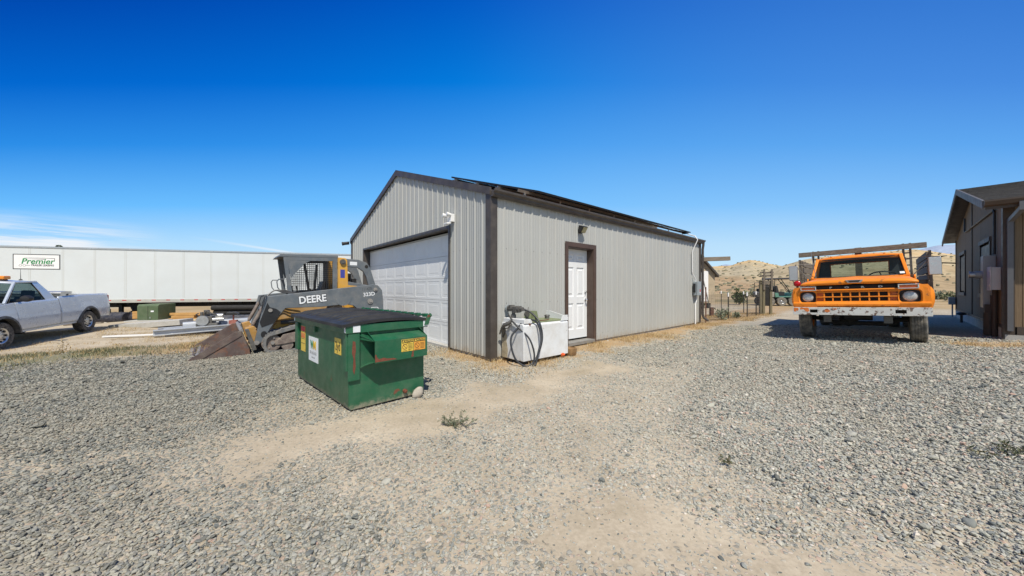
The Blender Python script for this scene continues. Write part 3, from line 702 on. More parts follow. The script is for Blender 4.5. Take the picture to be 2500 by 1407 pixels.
q.box(DA-.095, o_, .03, DA, -.02, DT+.10); q.box(DB, o_, .03, DB+.095, -.02, DT+.10); q.box(DA+.0005, o_, DT, DB-.0005, -.02, DT+.10)
q.box(DA-.012, -.0195, .03, DA+.014, DD+.03, DT); q.box(DB-.014, -.0195, .03, DB+.012, DD+.03, DT); q.box(DA+.0145, -.0195, DT-.016, DB-.0145, DD+.03, DT+.01)
q.build('door_frame', M['doortrim'], barn, bevel=.004, smooth=0)
q = MB(); q.box(DA-.01, -.06, .02, DB+.01, DD+.03, .09); q.build('threshold', mat('dull_threshold_metal', (.24, .235, .22), .6, .2, .15, 6, dust=.3), barn, bevel=.006, smooth=0)

# solar panels on the long slope, each a thing of its own
def roofpt(x, y, up): 
    n = Vector((0, -SL, 1)).normalized(); return Vector((x, y, roofz(y)))+n*up
pitch = math.atan(SL); px0, pw, ph = 1.33, 1.265, 1.78
rows_ = ['lower', 'upper']
BM = Matrix.Translation((P0[0], P0[1], 0)) @ Matrix.Rotation(RZ, 4, 'Z')
proto = empty('solar_panel')
q = MB(); q.box(.03, .03, .005, pw-.045, ph-.045, .033); q.build('panel_glass', M['solar'], proto, smooth=0)
q = MB(); w_ = pw-.015; h_ = ph-.015
q.box(0, 0, 0, w_, .03, .04); q.box(0, h_-.03, 0, w_, h_, .04); q.box(0, .03, 0, .03, h_-.03, .04); q.box(w_-.03, .03, 0, w_, h_-.03, .04); q.build('panel_frame', M['black'], proto, smooth=0)
for r_ in range(2):
    for c in range(6):
        o = proto if (r_, c) == (0, 0) else copy_tree(proto)
        o.matrix_world = BM @ Matrix.Translation(roofpt(px0+c*pw, .22+r_*ph*math.cos(pitch), .155)) @ Matrix.Rotation(pitch, 4, 'X')
        nm = ['first', 'second', 'third', 'fourth', 'fifth', 'sixth'][c]
        tag(o, f'black solar panel, {nm} from the garage end of the {rows_[r_]} row', 'solar panel', 'solar panels on the barn roof')
for i, (yy, lb) in enumerate(((.50, 'lowest metal rail under the solar panels, just above the gutter'), (1.45, 'second lowest metal rail under the solar panels'), (2.3, 'third metal rail up under the solar panels'), (3.3, 'topmost metal rail under the solar panels near the ridge'))):
    q = MB(); p = roofpt(0, yy, .12)
    q.box(1.05 if i == 0 else 1.27, -.02, -.03, 9.0, .02, .025)
    o = q.build('mounting_rail', mat('weathered_rail', (.25, .20, .155), .5, .3, .2, 3) if i == 0 else M['steel'], None, smooth=0)
    o.matrix_world = BM @ Matrix.Translation(p) @ Matrix.Rotation(pitch, 4, 'X'); tag(o, lb, 'rail', 'rails under the solar panels')
    for k in range(8):
        q = MB(); q.prism([(-.03, -.01), (-.03, -.115), (.04, -.115), (.04, -.105), (-.0205, -.105), (-.0205, -.01)], 'x', 1.2+k*1.1, 1.25+k*1.1); q.build('rail_foot', M['alu'], o, smooth=0)
q = MB(); q.tube([(8.4, .62, 3.27), (8.45, .5, 3.25), (8.60, .30, 3.20)], .012, 6); q.box(8.52, .14, 3.12, 8.68, .30, 3.19)
o = q.build('junction_box', M['black'], None); o.matrix_world = BM; tag(o, 'small black junction box on a lead at the roof corner', 'junction box')
# electric disconnect and its white conduit at the far end of the long wall
q = MB(); q.tube([(8.62, .15, 3.10), (8.58, -.10, 3.00), (8.53, -.20, 2.86), (8.50, -.06, 2.52), (8.49, -.045, 2.42), (8.49, -.045, 1.80), (8.52, -.05, 1.72), (8.66, -.08, 1.56), (8.68, -.08, 1.46)], .017, 8)
q.tube([(8.80, -.08, .99), (8.80, -.06, .80), (8.74, -.05, .70), (8.74, -.05, .02)], .022, 8)
o = q.build('conduit', M['white'], None); o.matrix_world = BM; tag(o, 'thin white conduit running from roof corner down the long barn wall', 'conduit')
e_ = empty('disconnect_box', label='grey electrical disconnect box with red sticker on the barn wall', cat='electrical box'); e_.matrix_world = BM @ Matrix.Translation((8.60, -.022, 1.0))
q = MB(); q.box(0, -.13, 0, .33, -.002, .46); q.build('box_body', M['boxgrey'], e_, bevel=.008)
q = MB(); q.box(-.008, -.148, .0, .338, -.132, .47); q.build('cover', M['boxgrey'], e_, bevel=.006)
q = MB(); q.box(-.05, -.09, .10, -.005, -.03, .40); q.build('handle', M['black'], e_, bevel=.005)
q = MB(); q.box(.20, -.1505, .12, .27, -.1485, .21); q.build('sticker', M['red'], e_, smooth=0)
q = MB(); q.box(.20, -.1505, .07, .27, -.1485, .105); q.build('warning_label', M['white'], e_, smooth=0)
# lamps
e_ = empty('flood_light', label='small black solar floodlight above the white side door', cat='light'); e_.matrix_world = BM @ Matrix.Translation((2.42, -.022, 2.50))
q = MB(); q.box(-.05, -.03, -.06, .05, 0, .08); q.build('mount', M['black'], e_, bevel=.006)
q = MB(); q.prism([(-.032, .11), (-.15, .08), (-.16, .06), (-.09, -.05), (-.032, -.05)], 'x', -.085, .085); q.build('lamp_head', M['black'], e_, bevel=.01)
q = MB(); q.quad((-.07, -.163, .052), (-.07, -.096, -.055), (.07, -.096, -.055), (.07, -.163, .052)); q.build('lens', M['lens'], e_, smooth=0)
e_ = empty('security_light', label='white twin-head security light beside the garage opening', cat='light'); e_.matrix_world = BM @ Matrix.Translation((-.022, 1.22, 2.62)) @ Matrix.Scale(.82, 4)
q = MB(); q.box(-.10, -.10, -.09, 0, .08, .10); q.build('housing', M['white'], e_, bevel=.012)
q = MB(); q.prism([(-.10, -.10), (-.21, -.12), (-.205, -.16), (-.10, -.14)], 'y', -.09, .07); q.build('sensor', M['white'], e_, bevel=.008)
for s in (0, 1):
    q = MB(); yb = .10-.17*s; q.cyl((-.06, yb*.5, .06), (-.12, yb, .08), .018, n=8); q.cyl((-.09, yb, .07), (-.20, yb+.04-.02*s, .085), .036, .056, 16); q.build('lamp_head', M['white'], e_)
e_ = empty('eave_camera', label='small black camera at the far eave end of the gable', cat='camera'); e_.matrix_world = BM @ Matrix.Translation((-.10, BW+.14, 2.84))
q = MB(); q.bar((.02, -.10, .02), (0, .02, .0), .03); q.build('bracket', M['black'], e_)
q = MB(); q.cyl((.05, .02, .0), (-.12, .10, -.03), .055, n=14); q.cyl((-.12, .10, -.03), (-.15, .115, -.035), .065, n=14); q.build('camera_body', M['black'], e_)

# ---------------------------------------------------------------- brown house at the right
H0 = (9.97, 6.80); HZ = .19
house = empty('brown_house', (H0[0], H0[1], HZ), RZ, 'brown wood-sided house with dark shingle roof at right edge', 'house')
M['hsiding'] = wood('brown_panel_siding', (.155, .107, .062), (.22, .155, .094), 5, (9, 9, .5), .8)
M['htrim'] = mat('house_grey_trim', (.11, .105, .10), .6, 0, .12, 3)
M['hdark'] = mat('house_dark_trim', (.062, .046, .035), .55, 0, .15, 4)
M['shingle'] = mat('asphalt_shingle', (.055, .052, .048), .95, 0, .45, 9, bump=.6, bscale=40)
M['screen'] = mat('window_screen', (.055, .052, .05), .5, 0, .08, 3)
HW, HE, HS, HL = 8.5, 2.80, .242, 9.0
hr = HE+HS*HW/2
q = MB()
wins = [(1.50, 2.95, .92, 2.15), (5.85, 7.15, .92, 2.15)]
def gpoly(): return lambda s: HE+HS*min(s, HW-s)
xs = sorted({0, HW, HW/2, *[w for a in wins for w in a[:2]], *[k*.203 for k in range(1, 42)]})
tz = gpoly()
for a, b_ in zip(xs[:-1], xs[1:]):                                 # T1-11 sheets: narrow vertical grooves
    g_ = .006; mid = (a+b_)/2; sp = [(.28, None)]
    for w in wins:
        if w[0] < mid < w[1]: sp = [(.28, w[2]), (w[3], None)]
    for za, zb in sp:
        t0 = tz(a) if zb is None else zb; t1 = tz(b_) if zb is None else zb
        c0, c1 = a+g_, b_-g_
        q.add([(a, -.012, za), (c0, 0, za), (c1, 0, za), (b_, -.012, za), (a, -.012, t0), (c0, 0, t0), (c1, 0, t1), (b_, -.012, t1)], [(1, 0, 4, 5), (2, 1, 5, 6), (3, 2, 6, 7)])
q.build('wall', M['hsiding'], house, smooth=0)
q = MB(); y = 0
while y > -HL:
    b_ = y-.203; q.add([(-.0, y-.006, .28), (-.0, b_+.006, .28), (-.0, b_+.006, HE), (0, y-.006, HE), (.012, y, .28), (.012, b_, .28), (.012, b_, HE), (.012, y, HE)], [(0, 3, 2, 1), (0, 4, 7, 3), (1, 2, 6, 5)]); y = b_
q.build('wall', M['hsiding'], house, smooth=0)
MB().box(.05, -HL, -.15, HW-.05, -.05, HE-.02).build('wall_core', M['hdark'], house, smooth=0)
q = MB(); q.box(-.03, -HL, -.25, .015, -.001, .12); q.box(.02, -.05, -.3, HW, .012, .24); q.build('foundation', M['concrete'], house, smooth=0)
q = MB(); q.box(-.022, -HL, .12, 0, -.14, .285); q.box(.14, -.001, .24, HW, .018, .30); q.build('skirt_board', M['hdark'], house, smooth=0)
q = MB(); q.box(-.026, -.115, .05, -.002, .024, HE); q.box(-.0015, .002, .05, .115, .024, HE); q.build('corner_board', M['hdark'], house, smooth=0)
for s_ in (.115, 4.36, HW-.10): MB().box(s_, .002, .3, s_+.05, .02, tz(s_)-.03).build('batten', M['hdark'], house, smooth=0)
for (a, b_, z0, z1) in wins:
    w = empty('window', (0, 0, 0), parent=house)
    MB().box(a+.05, -.03, z0+.05, b_-.05, .0, z1-.05).build('pane', M['screen'], w, smooth=0)
    for xs_ in (a, b_): MB().box(xs_-.05, .003, z0, xs_+.05, .022, z1).build('frame_stile', M['hdark'], w, smooth=0)
    MB().box(a-.07, .003, z1, b_+.07, .035, z1+.10).build('header_trim', M['htrim'], w, smooth=0)
    MB().box(a-.07, .003, z0-.10, b_+.07, .04, z0).build('sill', M['htrim'], w, smooth=0)
rp = empty('roof', (0, 0, 0), parent=house); OX, OY, TH = .42, .30, .05
rz_ = lambda x: HE+.10+HS*min(x, HW-x)
q = MB(); nr = 26
for side in (0, 1):                                                # shingle courses as small steps
    for i in range(nr):
        f0, f1 = i/nr, (i+1)/nr
        xa = -OX+(HW/2+OX)*f0; xb = -OX+(HW/2+OX)*f1
        za, zb = rz_(xa)+.012, rz_(xb)
        if side: xa, xb = HW-xa, HW-xb
        q.add([(xa, OY, za), (xb, OY, zb), (xb, -HL, zb), (xa, -HL, za), (xa, OY, za-.014), (xa, -HL, za-.014)], [(0, 3, 2, 1) if not side else (0, 1, 2, 3), (0, 4, 5, 3)])
q.build('shingles', M['shingle'], rp, smooth=0)
q = MB(); q.prism([(-OX, rz_(-OX)-.004), (HW/2, rz_(HW/2)-.004), (HW+OX, rz_(-OX)-.004), (HW+OX, rz_(-OX)-.05), (HW/2, rz_(HW/2)-.05), (-OX, rz_(-OX)-.05)], 'y', -HL, OY-.028); q.build('soffit', M['hdark'], rp, smooth=0)
for s in (0, 1):
    xe = -OX if s == 0 else HW+OX; q = MB(); za = rz_(-OX)+.015; zb = rz_(HW/2)+.015
    q.prism([(xe, za), (HW/2, zb), (HW/2, zb-.16), (xe, za-.16)], 'y', OY-.026, OY+.004); q.build('fascia', M['htrim'], rp, smooth=0)
q = MB(); zt = rz_(-OX); q.prism([(-OX-.005, zt+.012), (-OX-.12, zt+.0), (-OX-.12, zt-.03), (-OX-.08, zt-.10), (-OX-.005, zt-.12)], 'y', -HL, OY-.01); q.build('gutter', M['hdark'], rp, smooth=0)
q = MB(); q.box(-OX-.0, -HL, zt-.17, -OX+.02, OY-.03, zt-.055); q.build('eave_board', M['hdark'], rp, smooth=0)
q = MB(); q.bar((-OX-.06, -.14, zt-.08), (-OX-.06, -.14, zt-.25), .08); q.bar((-OX-.06, -.14, zt-.21), (-.070, -.055, zt-.40), .07); q.bar((-.070, -.055, zt-.36), (-.070, -.055, .2), .075, .07, (0, 1, 0)); q.build('downspout', mat('downspout_paint', (.10, .105, .115), .4, 0, .08, 3), house, smooth=0)
HM = Matrix.Translation((H0[0], H0[1], HZ)) @ Matrix.Rotation(RZ, 4, 'Z')
# electric service on the gable wall
e_ = empty('electric_meter', label='electric meter panel with round glass meter on the shaded house wall', cat='electric meter'); e_.matrix_world = HM
q = MB(); q.box(.86, .005, .62, 1.22, .17, 1.78); q.build('panel_box', M['boxgrey'], e_, bevel=.006)
q = MB(); q.cyl((1.04, .17, 1.36), (1.04, .26, 1.36), .085, n=18); q.build('meter_socket', M['boxgrey'], e_)
q = MB(); q.cyl((1.04, .26, 1.36), (1.04, .33, 1.36), .074, n=18); q.cyl((1.04, .33, 1.36), (1.04, .345, 1.36), .082, .076, n=18); q.build('meter_glass', M['steel'], e_)
e_ = empty('utility_box', label='light grey hinged utility box beside the meter on the house', cat='utility box'); e_.matrix_world = HM
q = MB(); q.box(.30, .006, 1.02, .70, .12, 1.50); q.build('box_body', M['pvc'], e_, bevel=.006)
q = MB(); q.box(.292, .121, 1.01, .708, .137, 1.51); q.build('lid', M['pvc'], e_, bevel=.005)
for z in (1.09, 1.40): MB().box(.31, .138, z, .40, .150, z+.045).build('latch', M['pvc'], e_, bevel=.003)
q = MB(); q.tube([(.55, .05, 1.02), (.55, .05, .02)], .036, 8); q.tube([(.74, .06, .9), (.74, .06, .6)], .03, 8); q.cyl((.80, .09, .02), (.80, .09, .52), .085, n=16); q.box(.73, .02, .52, .87, .16, .70)
q.box(.25, .02, .0, .40, .14, .02); o = q.build('meter_riser', mat('brown_pipe', (.055, .042, .036), .6, 0, .15, 6), None); o.matrix_world = HM; tag(o, 'dark brown riser pipes and canister below the meter on the house', 'pipe')
q = MB(); q.tube([(.80, .03, 1.80), (.80, .03, 2.72), (.9, .03, 2.78), (5.6, .03, 2.80), (5.72, .03, 2.86), (5.72, .03, 3.25)], .02, 8); o = q.build('cable_conduit', M['black'], None); o.matrix_world = HM; tag(o, 'black cable conduit running across the house gable', 'conduit')
e_ = empty('satellite_dish', label='flat satellite dish on a bent arm at the house corner', cat='satellite dish'); e_.matrix_world = HM @ Matrix.Translation((8.38, .0, 2.02))
q = MB(); q.tube([(0, .02, -.05), (0, .48, .0), (0, .50, .03), (0, .50, .17)], .022, 8); q.build('arm', M['dark'], e_)
q = MB(); q.loft([[(-.18, .22, .215), (.18, .22, .235), (.18, .80, .235), (-.18, .80, .215)], [(-.18, .22, .235), (.18, .22, .255), (.18, .80, .255), (-.18, .80, .235)]]); q.loft([[(-.05, .40, .17), (.05, .40, .17), (.05, .60, .17), (-.05, .60, .17)], [(-.15, .27, .216), (.15, .27, .234), (.15, .75, .234), (-.15, .75, .216)]]); q.build('dish_panel', M['dark'], e_, smooth=0)
e_ = empty('air_conditioner_box', label='small grey disconnect box at the far corner of the house', cat='electrical box'); e_.matrix_world = HM @ Matrix.Translation((8.40, .03, .45))
q = MB(); q.box(-.12, 0, 0, .1, .15, .27); q.build('box_body', M['boxgrey'], e_, bevel=.006); q = MB(); q.tube([(0, .06, 0), (0, .06, -.45)], .02, 8); q.build('pipe', M['boxgrey'], e_)
e_ = empty('yard_light', label='black round-topped light on a stub post by the house wall', cat='light'); e_.matrix_world = HM @ Matrix.Translation((5.2, .13, -.05)) @ Matrix.Scale(.62, 4)
q = MB(); q.cyl((0, 0, 0), (0, 0, .45), .045, n=10); q.build('post', M['black'], e_); q = MB(); q.lathe([(0, .60), (.06, .595), (.14, .56), (.17, .52), (.15, .47), (.05, .44), (0, .44)], (0, 0, 0), 'z', 16); q.build('hood', M['black'], e_)
# ---------------------------------------------------------------- dumpster
M['dgreen'] = mat('dumpster_green', (.010, .102, .047), .40, 0, .14, 3, wear=(.16, .05, .025), wscale=3.2, wamt=.10, dust=.10, bump=.10, bscale=9, splash=.16)
M['lid'] = mat('black_lid_plastic', (.024, .025, .027), .55, 0, .15, 3, spec=.25, dust=.05)
M['yellow'] = mat('yellow_sticker', (.70, .50, .08), .5, 0, .06, 20, wear=(.40, .26, .03), wscale=20, wamt=.3)
M['orange_st'] = mat('orange_sticker', (.70, .33, .05), .5, 0, .06, 20)
M['ink'] = mat('black_print', (.02, .02, .02), .5)
M['greyink'] = mat('grey_print', (.30, .31, .33), .5)
M['paper'] = mat('white_sticker', (.74, .76, .78), .4, 0, .04, 8)
M['wgreen'] = mat('green_print', (.02, .20, .09), .5)
M['wyellow'] = mat('gold_print', (.80, .50, .02), .5)
M['rust'] = mat('rust_streak', (.17, .055, .03), .8, 0, .25, 20)
DA_ = R(46)
dz = .02
dump = empty('dumpster', (-1.63, 3.35, dz), DA_, 'green front-load dumpster with black plastic lids and stickers', 'dumpster')
DW, DL, DH = .85, 1.83, .80
q = MB()
q.prism([(.02, .0), (DW-.0, .0), (DW, DH), (0, DH), (0, .04)], 'y', 0, DL)
q.build('body', M['dgreen'], dump, bevel=.008)
q = MB(); h0, h1 = .775, .862; o = .035                               # rim channel round the top
q.box(-o, -o, h0, DW+o, -.001, h1); q.box(-o, DL+.001, h0, DW+o, DL+o, h1); q.box(-o, -.0009, h0, -.001, DL+.0009, h1); q.box(DW+.001, -.0009, h0, DW+o, DL+.0009, h1)
q.build('rim', M['dgreen'], dump, bevel=.006)
q = MB()                                                           # vertical corner straps on the end and front faces
q.box(-.012, -.028, .30, .10, -.0005, h0); q.box(-.03, -.012, .40, -.0005, .06, h0)
q.build('corner_strap', M['dgreen'], dump, bevel=.004)
q = MB(); q.box(-.03, DL-.11, .40, -.0005, DL+.012, h0-.01); q.build('corner_strap', M['dgreen'], dump, bevel=.004)
for side in (0, 1):                                                # fork pockets on both ends
    q = MB(); 
    if side: q.M = Matrix.Translation((0, DL, 0)) @ Matrix.Scale(-1, 4, (0, 1, 0))
    x0, x1, zt, zb, yo = .20, .80, .685, .475, -.145
    q.prism([(-.001, zt+.05), (yo, zt), (yo, zb), (-.001, zb-.02), (-.001, zb-.03), (yo-.008, zb-.008), (yo-.008, zt+.008), (-.001, zt+.06)], 'x', x0, x1)
    q.add([(x0, yo, zt), (x0, -.005, zt+.05), (x0-.11, -.005, zt+.065), (x0-.006, yo, zt+.006), (x0, -.005, zt+.056), (x0-.11, -.005, zt+.071)], [(0, 2, 1), (3, 4, 5), (0, 3, 5, 2)])
    q.add([(x0, yo, zb), (x0, -.005, zb-.02), (x0-.11, -.012, zb-.055), (x0-.02, yo, zb-.0)], [(0, 1, 2), (0, 2, 3)])
    q.add([(x0-.001, yo, zt), (x0-.001, -.004, zt+.048), (x0-.10, -.004, zt+.10), (x0-.095, -.004, zt+.02)], [(0, 1, 2), (0, 2, 3)])
    q.add([(x1, yo, zt+.005), (x1, -.004, zt+.05), (x1-.05, -.004, zt+.13), (x1+.004, yo, zt+.005), (x1+.004, -.004, zt+.05), (x1-.046, -.004, zt+.13)], [(0, 1, 2), (5, 4, 3), (0, 2, 5, 3)])
    q.add([(x0, yo, zt+.005), (x0, -.004, zt+.05), (x0-.04, -.004, zt+.13), (x0+.004, yo, zt+.005), (x0+.004, -.004, zt+.05), (x0-.036, -.004, zt+.13)], [(0, 1, 2), (5, 4, 3), (0, 2, 5, 3)])
    q.build('fork_pocket', M['dgreen'], dump, smooth=0)
for i in range(2):                                                 # two arched ribbed lids hinged along the back
    q = MB(); y0 = -.045+i*(DL/2+.048); y1 = y0+DL/2+.040; rows = []; nx_, ny_ = 26, 132
    for a in range(nx_+1):
        u = a/nx_; row = []
        for b_ in range(ny_+1):
            v = b_/ny_; y = y0+(y1-y0)*v; x = -.075+(DW+.10)*u
            arch = .060*math.sin(math.pi*min(1, u*1.02))**.9*(.55+.45*math.sin(math.pi*v))
            rib = float(ss(.15, .75, math.sin(v*math.pi*2*6))); inn = ss(.05, .16, u)*ss(.97, .88, u)*ss(.03, .07, v)*ss(.97, .93, v)
            z = .868+.012*u+arch+.024*float(rib)*float(inn)
            row.append((x, y, z))
        rows.append(row)
    q.grid(rows)
    low = [[(x, y, z-.02) for x, y, z in r_] for r_ in rows]
    for ed in ([r_[0] for r_ in rows], [r_[-1] for r_ in rows][::-1], rows[0][::-1], rows[-1]): q.grid([[(x, y, z-.030) for x, y, z in ed], list(ed)])
    q.build('lid', M['lid'], dump, smooth=50)
    for (hx, hy) in ((.12, .25), (.12, .7), (.45, .5), (.70, .12), (.70, .8)):
        pass
q = MB(); q.cyl((DW+.055, -.07, .905), (DW+.055, DL+.07, .905), .013, n=8)
for k in range(11): q.box(DW+.030, .02+k*.168, .885, DW+.075, .09+k*.168, .925)
q.build('hinge_rod', M['dgreen'], dump, bevel=.003)
for yy in (-.052, DL+.040): q = MB(); q.prism([(DW-.02, .80), (DW+.03, .80), (DW+.075, .92), (DW+.055, .935), (DW+.01, .90)], 'y', yy, yy+.012); q.build('hinge_bracket', M['dgreen'], dump, smooth=0)
q = MB(); q.cyl((.60, -.001, .075), (.60, -.035, .075), .022, .022, 12); q.cyl((.60, -.03, .075), (.60, -.05, .07), .013, n=10); q.build('drain_plug', M['rust'], dump)
q = MB(); q.prism([(DL*.55-.025, .775), (DL*.55+.025, .775), (DL*.55+.012, .70), (DL*.55-.012, .70)], 'x', -.030, -.001); q.build('lid_catch', M['dgreen'], dump, smooth=0)
# stickers and plates
FX = -.0035
def plate(name, y0, y1, z0, z1, m, parent=dump, x=FX, rad=.0):
    o = MB().box(x, y0, z0, x+.003, y1, z1).build(name, m, parent, smooth=0); return o
rotL = (R(90), 0, R(-90)); wmY = 1.13
s_ = plate('company_sticker', wmY-.185, wmY+.185, .325, .625, M['paper'])
text('letter_w', 'W', .135, M['wgreen'], s_, (FX-.001, wmY+.045, .525), rotL, bold=.006, sx=.95)
text('letter_m', 'M', .135, M['wyellow'], s_, (FX-.002, wmY-.060, .525), rotL, bold=.006, sx=.95)
text('phone_number', '970 242 4331', .052, M['greyink'], s_, (FX-.001, wmY, .43), rotL, bold=.0008, sx=.92)
text('web_address', 'WM.COM', .030, M['greyink'], s_, (FX-.001, wmY, .375), rotL, sx=1.0)
s_ = plate('size_sticker', .20, .385, .53, .70, M['yellow'])
text('size_lettering', '2yd', .135, M['ink'], s_, (FX-.001, .29, .612), rotL, bold=0, sx=.72)
s_ = plate('warning_sticker', 1.47, 1.66, .40, .73, M['yellow'])
plate('warning_band', 1.475, 1.655, .66, .725, M['red'], s_, FX-.001)
for k, (za, zb) in enumerate(((.56, .565), (.50, .505))): plate('print_line', 1.48, 1.65, za, zb, M['ink'], s_, FX-.001)
for dy in (-.045, .045): MB().prism([(1.565+dy-.03, .575), (1.565+dy+.03, .575), (1.565+dy+.02, .64), (1.565+dy-.02, .64)], 'x', FX-.001, FX-.0002).build('small_print', M['red'], s_, smooth=0)
for y0 in (-.005, ):
    MB().box(-.0385, -.02, .785, -.0355, .01, .85).build('reflector', M['paper'], dump, smooth=0)
    MB().box(.03, -.0385, .785, .10, -.0355, .85).build('reflector', M['paper'], dump, smooth=0)
    MB().box(DW-.03, -.0385, .785, DW+.03, -.0355, .85).build('reflector', M['paper'], dump, smooth=0)
    MB().box(-.0385, DL-.02, .785, -.0355, DL+.02, .85).build('reflector', M['paper'], dump, smooth=0)
yo = -.1535
for i, (xa, mm) in enumerate(((.485, M['yellow']), (.632, M['orange_st']))):
    s_ = MB().box(xa, yo-.003, .545, xa+.14, yo, .675).build('caution_sticker', mm, dump, smooth=0)
    MB().box(xa+.004, yo-.0045, .640, xa+.136, yo-.003, .671).build('caution_band', M['ink'], s_, smooth=0)
    text('caution_lettering', 'CAUTION', .030, M['yellow'], s_, (xa+.078, yo-.0050, .6555), (R(90), 0, 0), bold=.0006, sx=.9)
    q = MB(); q.prism([(xa+.007, .645), (xa+.030, .645), (xa+.0185, .667)], 'y', yo-.0055, yo-.0046); q.build('warning_triangle', M['yellow'], s_, smooth=0)
    q = MB(); q.lathe([(.024, -.001), (.024, .0), (.029, .0), (.029, -.001)], (xa+.038, yo-.0035, .597), 'y', 20, closed=True); q.bar((xa+.022, yo-.004, .613), (xa+.054, yo-.004, .581), .004, .001, (0, 1, 0)); q.build('prohibited_symbol', M['rust'], s_, smooth=0)
    q = MB(); 
    for k in range(5): q.box(xa+.078, yo-.004, .562+k*.014, xa+.130, yo-.003, .566+k*.014)
    q.box(xa+.012, yo-.004, .552, xa+.066, yo-.003, .556); q.build('print_line', M['ink'], s_, smooth=0)
for k, pts in enumerate(([(.03, .70), (.055, .69), (.06, .60), (.052, .55), (.058, .44), (.045, .36), (.03, .40), (.036, .52), (.022, .58)],)):
    q = MB(); q.prism(pts, 'y', -.0298, -.0284); q.build('rust_patch', M['rust'], dump, smooth=0)
q = MB(); q.prism([(.20, .478), (.44, .478), (.40, .495), (.33, .50), (.29, .515), (.24, .505), (.22, .53), (.21, .56), (.20, .55)], 'y', yo-.0012, yo-.0002); q.prism([(.615, .545), (.632, .545), (.628, .50), (.632, .478), (.60, .478), (.606, .51)], 'y', yo-.0012, yo-.0002); q.build('rust_patch', M['rust'], dump, smooth=0)
# stone wedged by its corner
def rock(name, c, s, seed, m, flat=1):
    r_ = np.random.default_rng(seed); b = bmesh.new(); bmesh.ops.create_icosphere(b, subdivisions=3, radius=1)
    k = r_.uniform(0, 50)
    for v in b.verts:
        d = .35*float(fbm(np.array([v.co.x*1.3+k]), np.array([v.co.y*1.3+v.co.z*1.7+k]), seed)[0])
        v.co = Vector((v.co.x*s[0], v.co.y*s[1], v.co.z*s[2]))*(.78+d)
    me = bpy.data.meshes.new(name); b.to_mesh(me); b.free(); me.materials.append(m); me.polygons.foreach_set('use_smooth', [True]*len(me.polygons))
    o = bpy.data.objects.new(name, me); col.objects.link(o); o.location = c; return o
M['stone'] = mat('pale_stone', (.42, .38, .32), .85, 0, .15, 10, bump=.3, bscale=40)
o = rock('rock', (-1.075, 3.83, .055), (.060, .036, .082), 5, M['stone']); o.rotation_euler = (.2, .65, .7); tag(o, 'pale stone leaning on the bottom corner of the dumpster', 'rock')
for (x, y, s_, lb) in ((-.85, 1.88, .035, 'smooth pale cobble lying in the bare dirt'),):
    pass

# ---------------------------------------------------------------- fuel tank by the barn wall
M['tank'] = mat('tank_white_paint', (.70, .72, .73), .5, 0, .05, 2.5, wear=(.36, .34, .30), wscale=7, wamt=.14, dust=.40)
M['olive'] = mat('olive_green_paint', (.16, .20, .09), .6, 0, .15, 6, dust=.3)
M['hose'] = mat('black_rubber_hose', (.030, .032, .036), .45, 0, .15, 10)
M['iron'] = mat('dirty_cast_iron', (.13, .125, .115), .6, .4, .3, 20)
tx, ty = .20, -.045
tank = empty('fuel_tank', label='white fuel transfer tank with green top standing beside the barn door', cat='fuel tank'); tank.matrix_world = BM @ Matrix.Translation((tx, ty, 0))
TL, TD, TH_ = 1.12, .56, .66                                        # local x along wall, -y outward
q = MB(); q.prism([(-TD, .05), (0, .05), (0, TH_), (-.03, TH_+.0), (-TD+.03, TH_), (-TD, TH_-.03)], 'x', 0, TL); q.build('body', M['tank'], tank, bevel=.012, smooth=40)
MB().prism([(-.01, .06), (-.15, .06), (-.17, .20), (-.13, .34), (-.15, .44), (-.08, .50), (-.01, .46)], 'x', -.0016, -.0004).build('fuel_stain', mat('brown_fuel_stain', (.42, .36, .25), .5, 0, .3, 9), tank, smooth=0)
MB().prism([(-.01, .40), (-.05, .38), (-.09, .45), (-.12, .52), (-.08, .60), (-.01, .61)], 'x', -.0028, -.0018).build('fuel_stain', mat('black_fuel_stain', (.06, .055, .045), .4, 0, .5, 14), tank, smooth=0)
q = MB(); q.box(.04, -TD+.04, -.02, .12, -.04, .0495); q.box(TL-.12, -TD+.04, -.02, TL-.04, -.04, .0495); q.build('skid', M['dark'], tank, smooth=0)
q = MB(); q.box(.02, -TD+.0, TH_+.001, .20, -.02, TH_+.075); q.build('pump_shelf', M['tank'], tank, bevel=.01)
q = MB(); q.prism([(-TD+.01, TH_+.001), (-.02, TH_+.001), (-.02, TH_+.15), (-.12, TH_+.15), (-TD+.01, TH_+.06)], 'x', TL-.012, TL+.012)
q.M = None; q.prism([(TL-.20, TH_+.001), (TL-.012, TH_+.001), (TL-.012, TH_+.10), (TL-.13, TH_+.10)], 'y', -TD+.002, -TD+.014); q.build('end_flange', M['tank'], tank, smooth=0)
q = MB(); q.box(.21, -TD+.03, TH_+.001, TL-.03, -.02, TH_+.018); q.build('top_plate', M['olive'], tank, bevel=.004)
q = MB(); q.prism([(.50, TH_+.018), (.88, TH_+.018), (.84, TH_+.155), (.68, TH_+.165), (.56, TH_+.15)], 'y', -.03, -.022); q.prism([(-.02, TH_+.018), (-.16, TH_+.018), (-.02, TH_+.15)], 'x', .69, .70); q.prism([(.24, TH_+.018), (.40, TH_+.018), (.35, TH_+.09), (.28, TH_+.09)], 'y', -TD+.06, -TD+.072); q.build('lift_lug', M['olive'], tank, smooth=0)
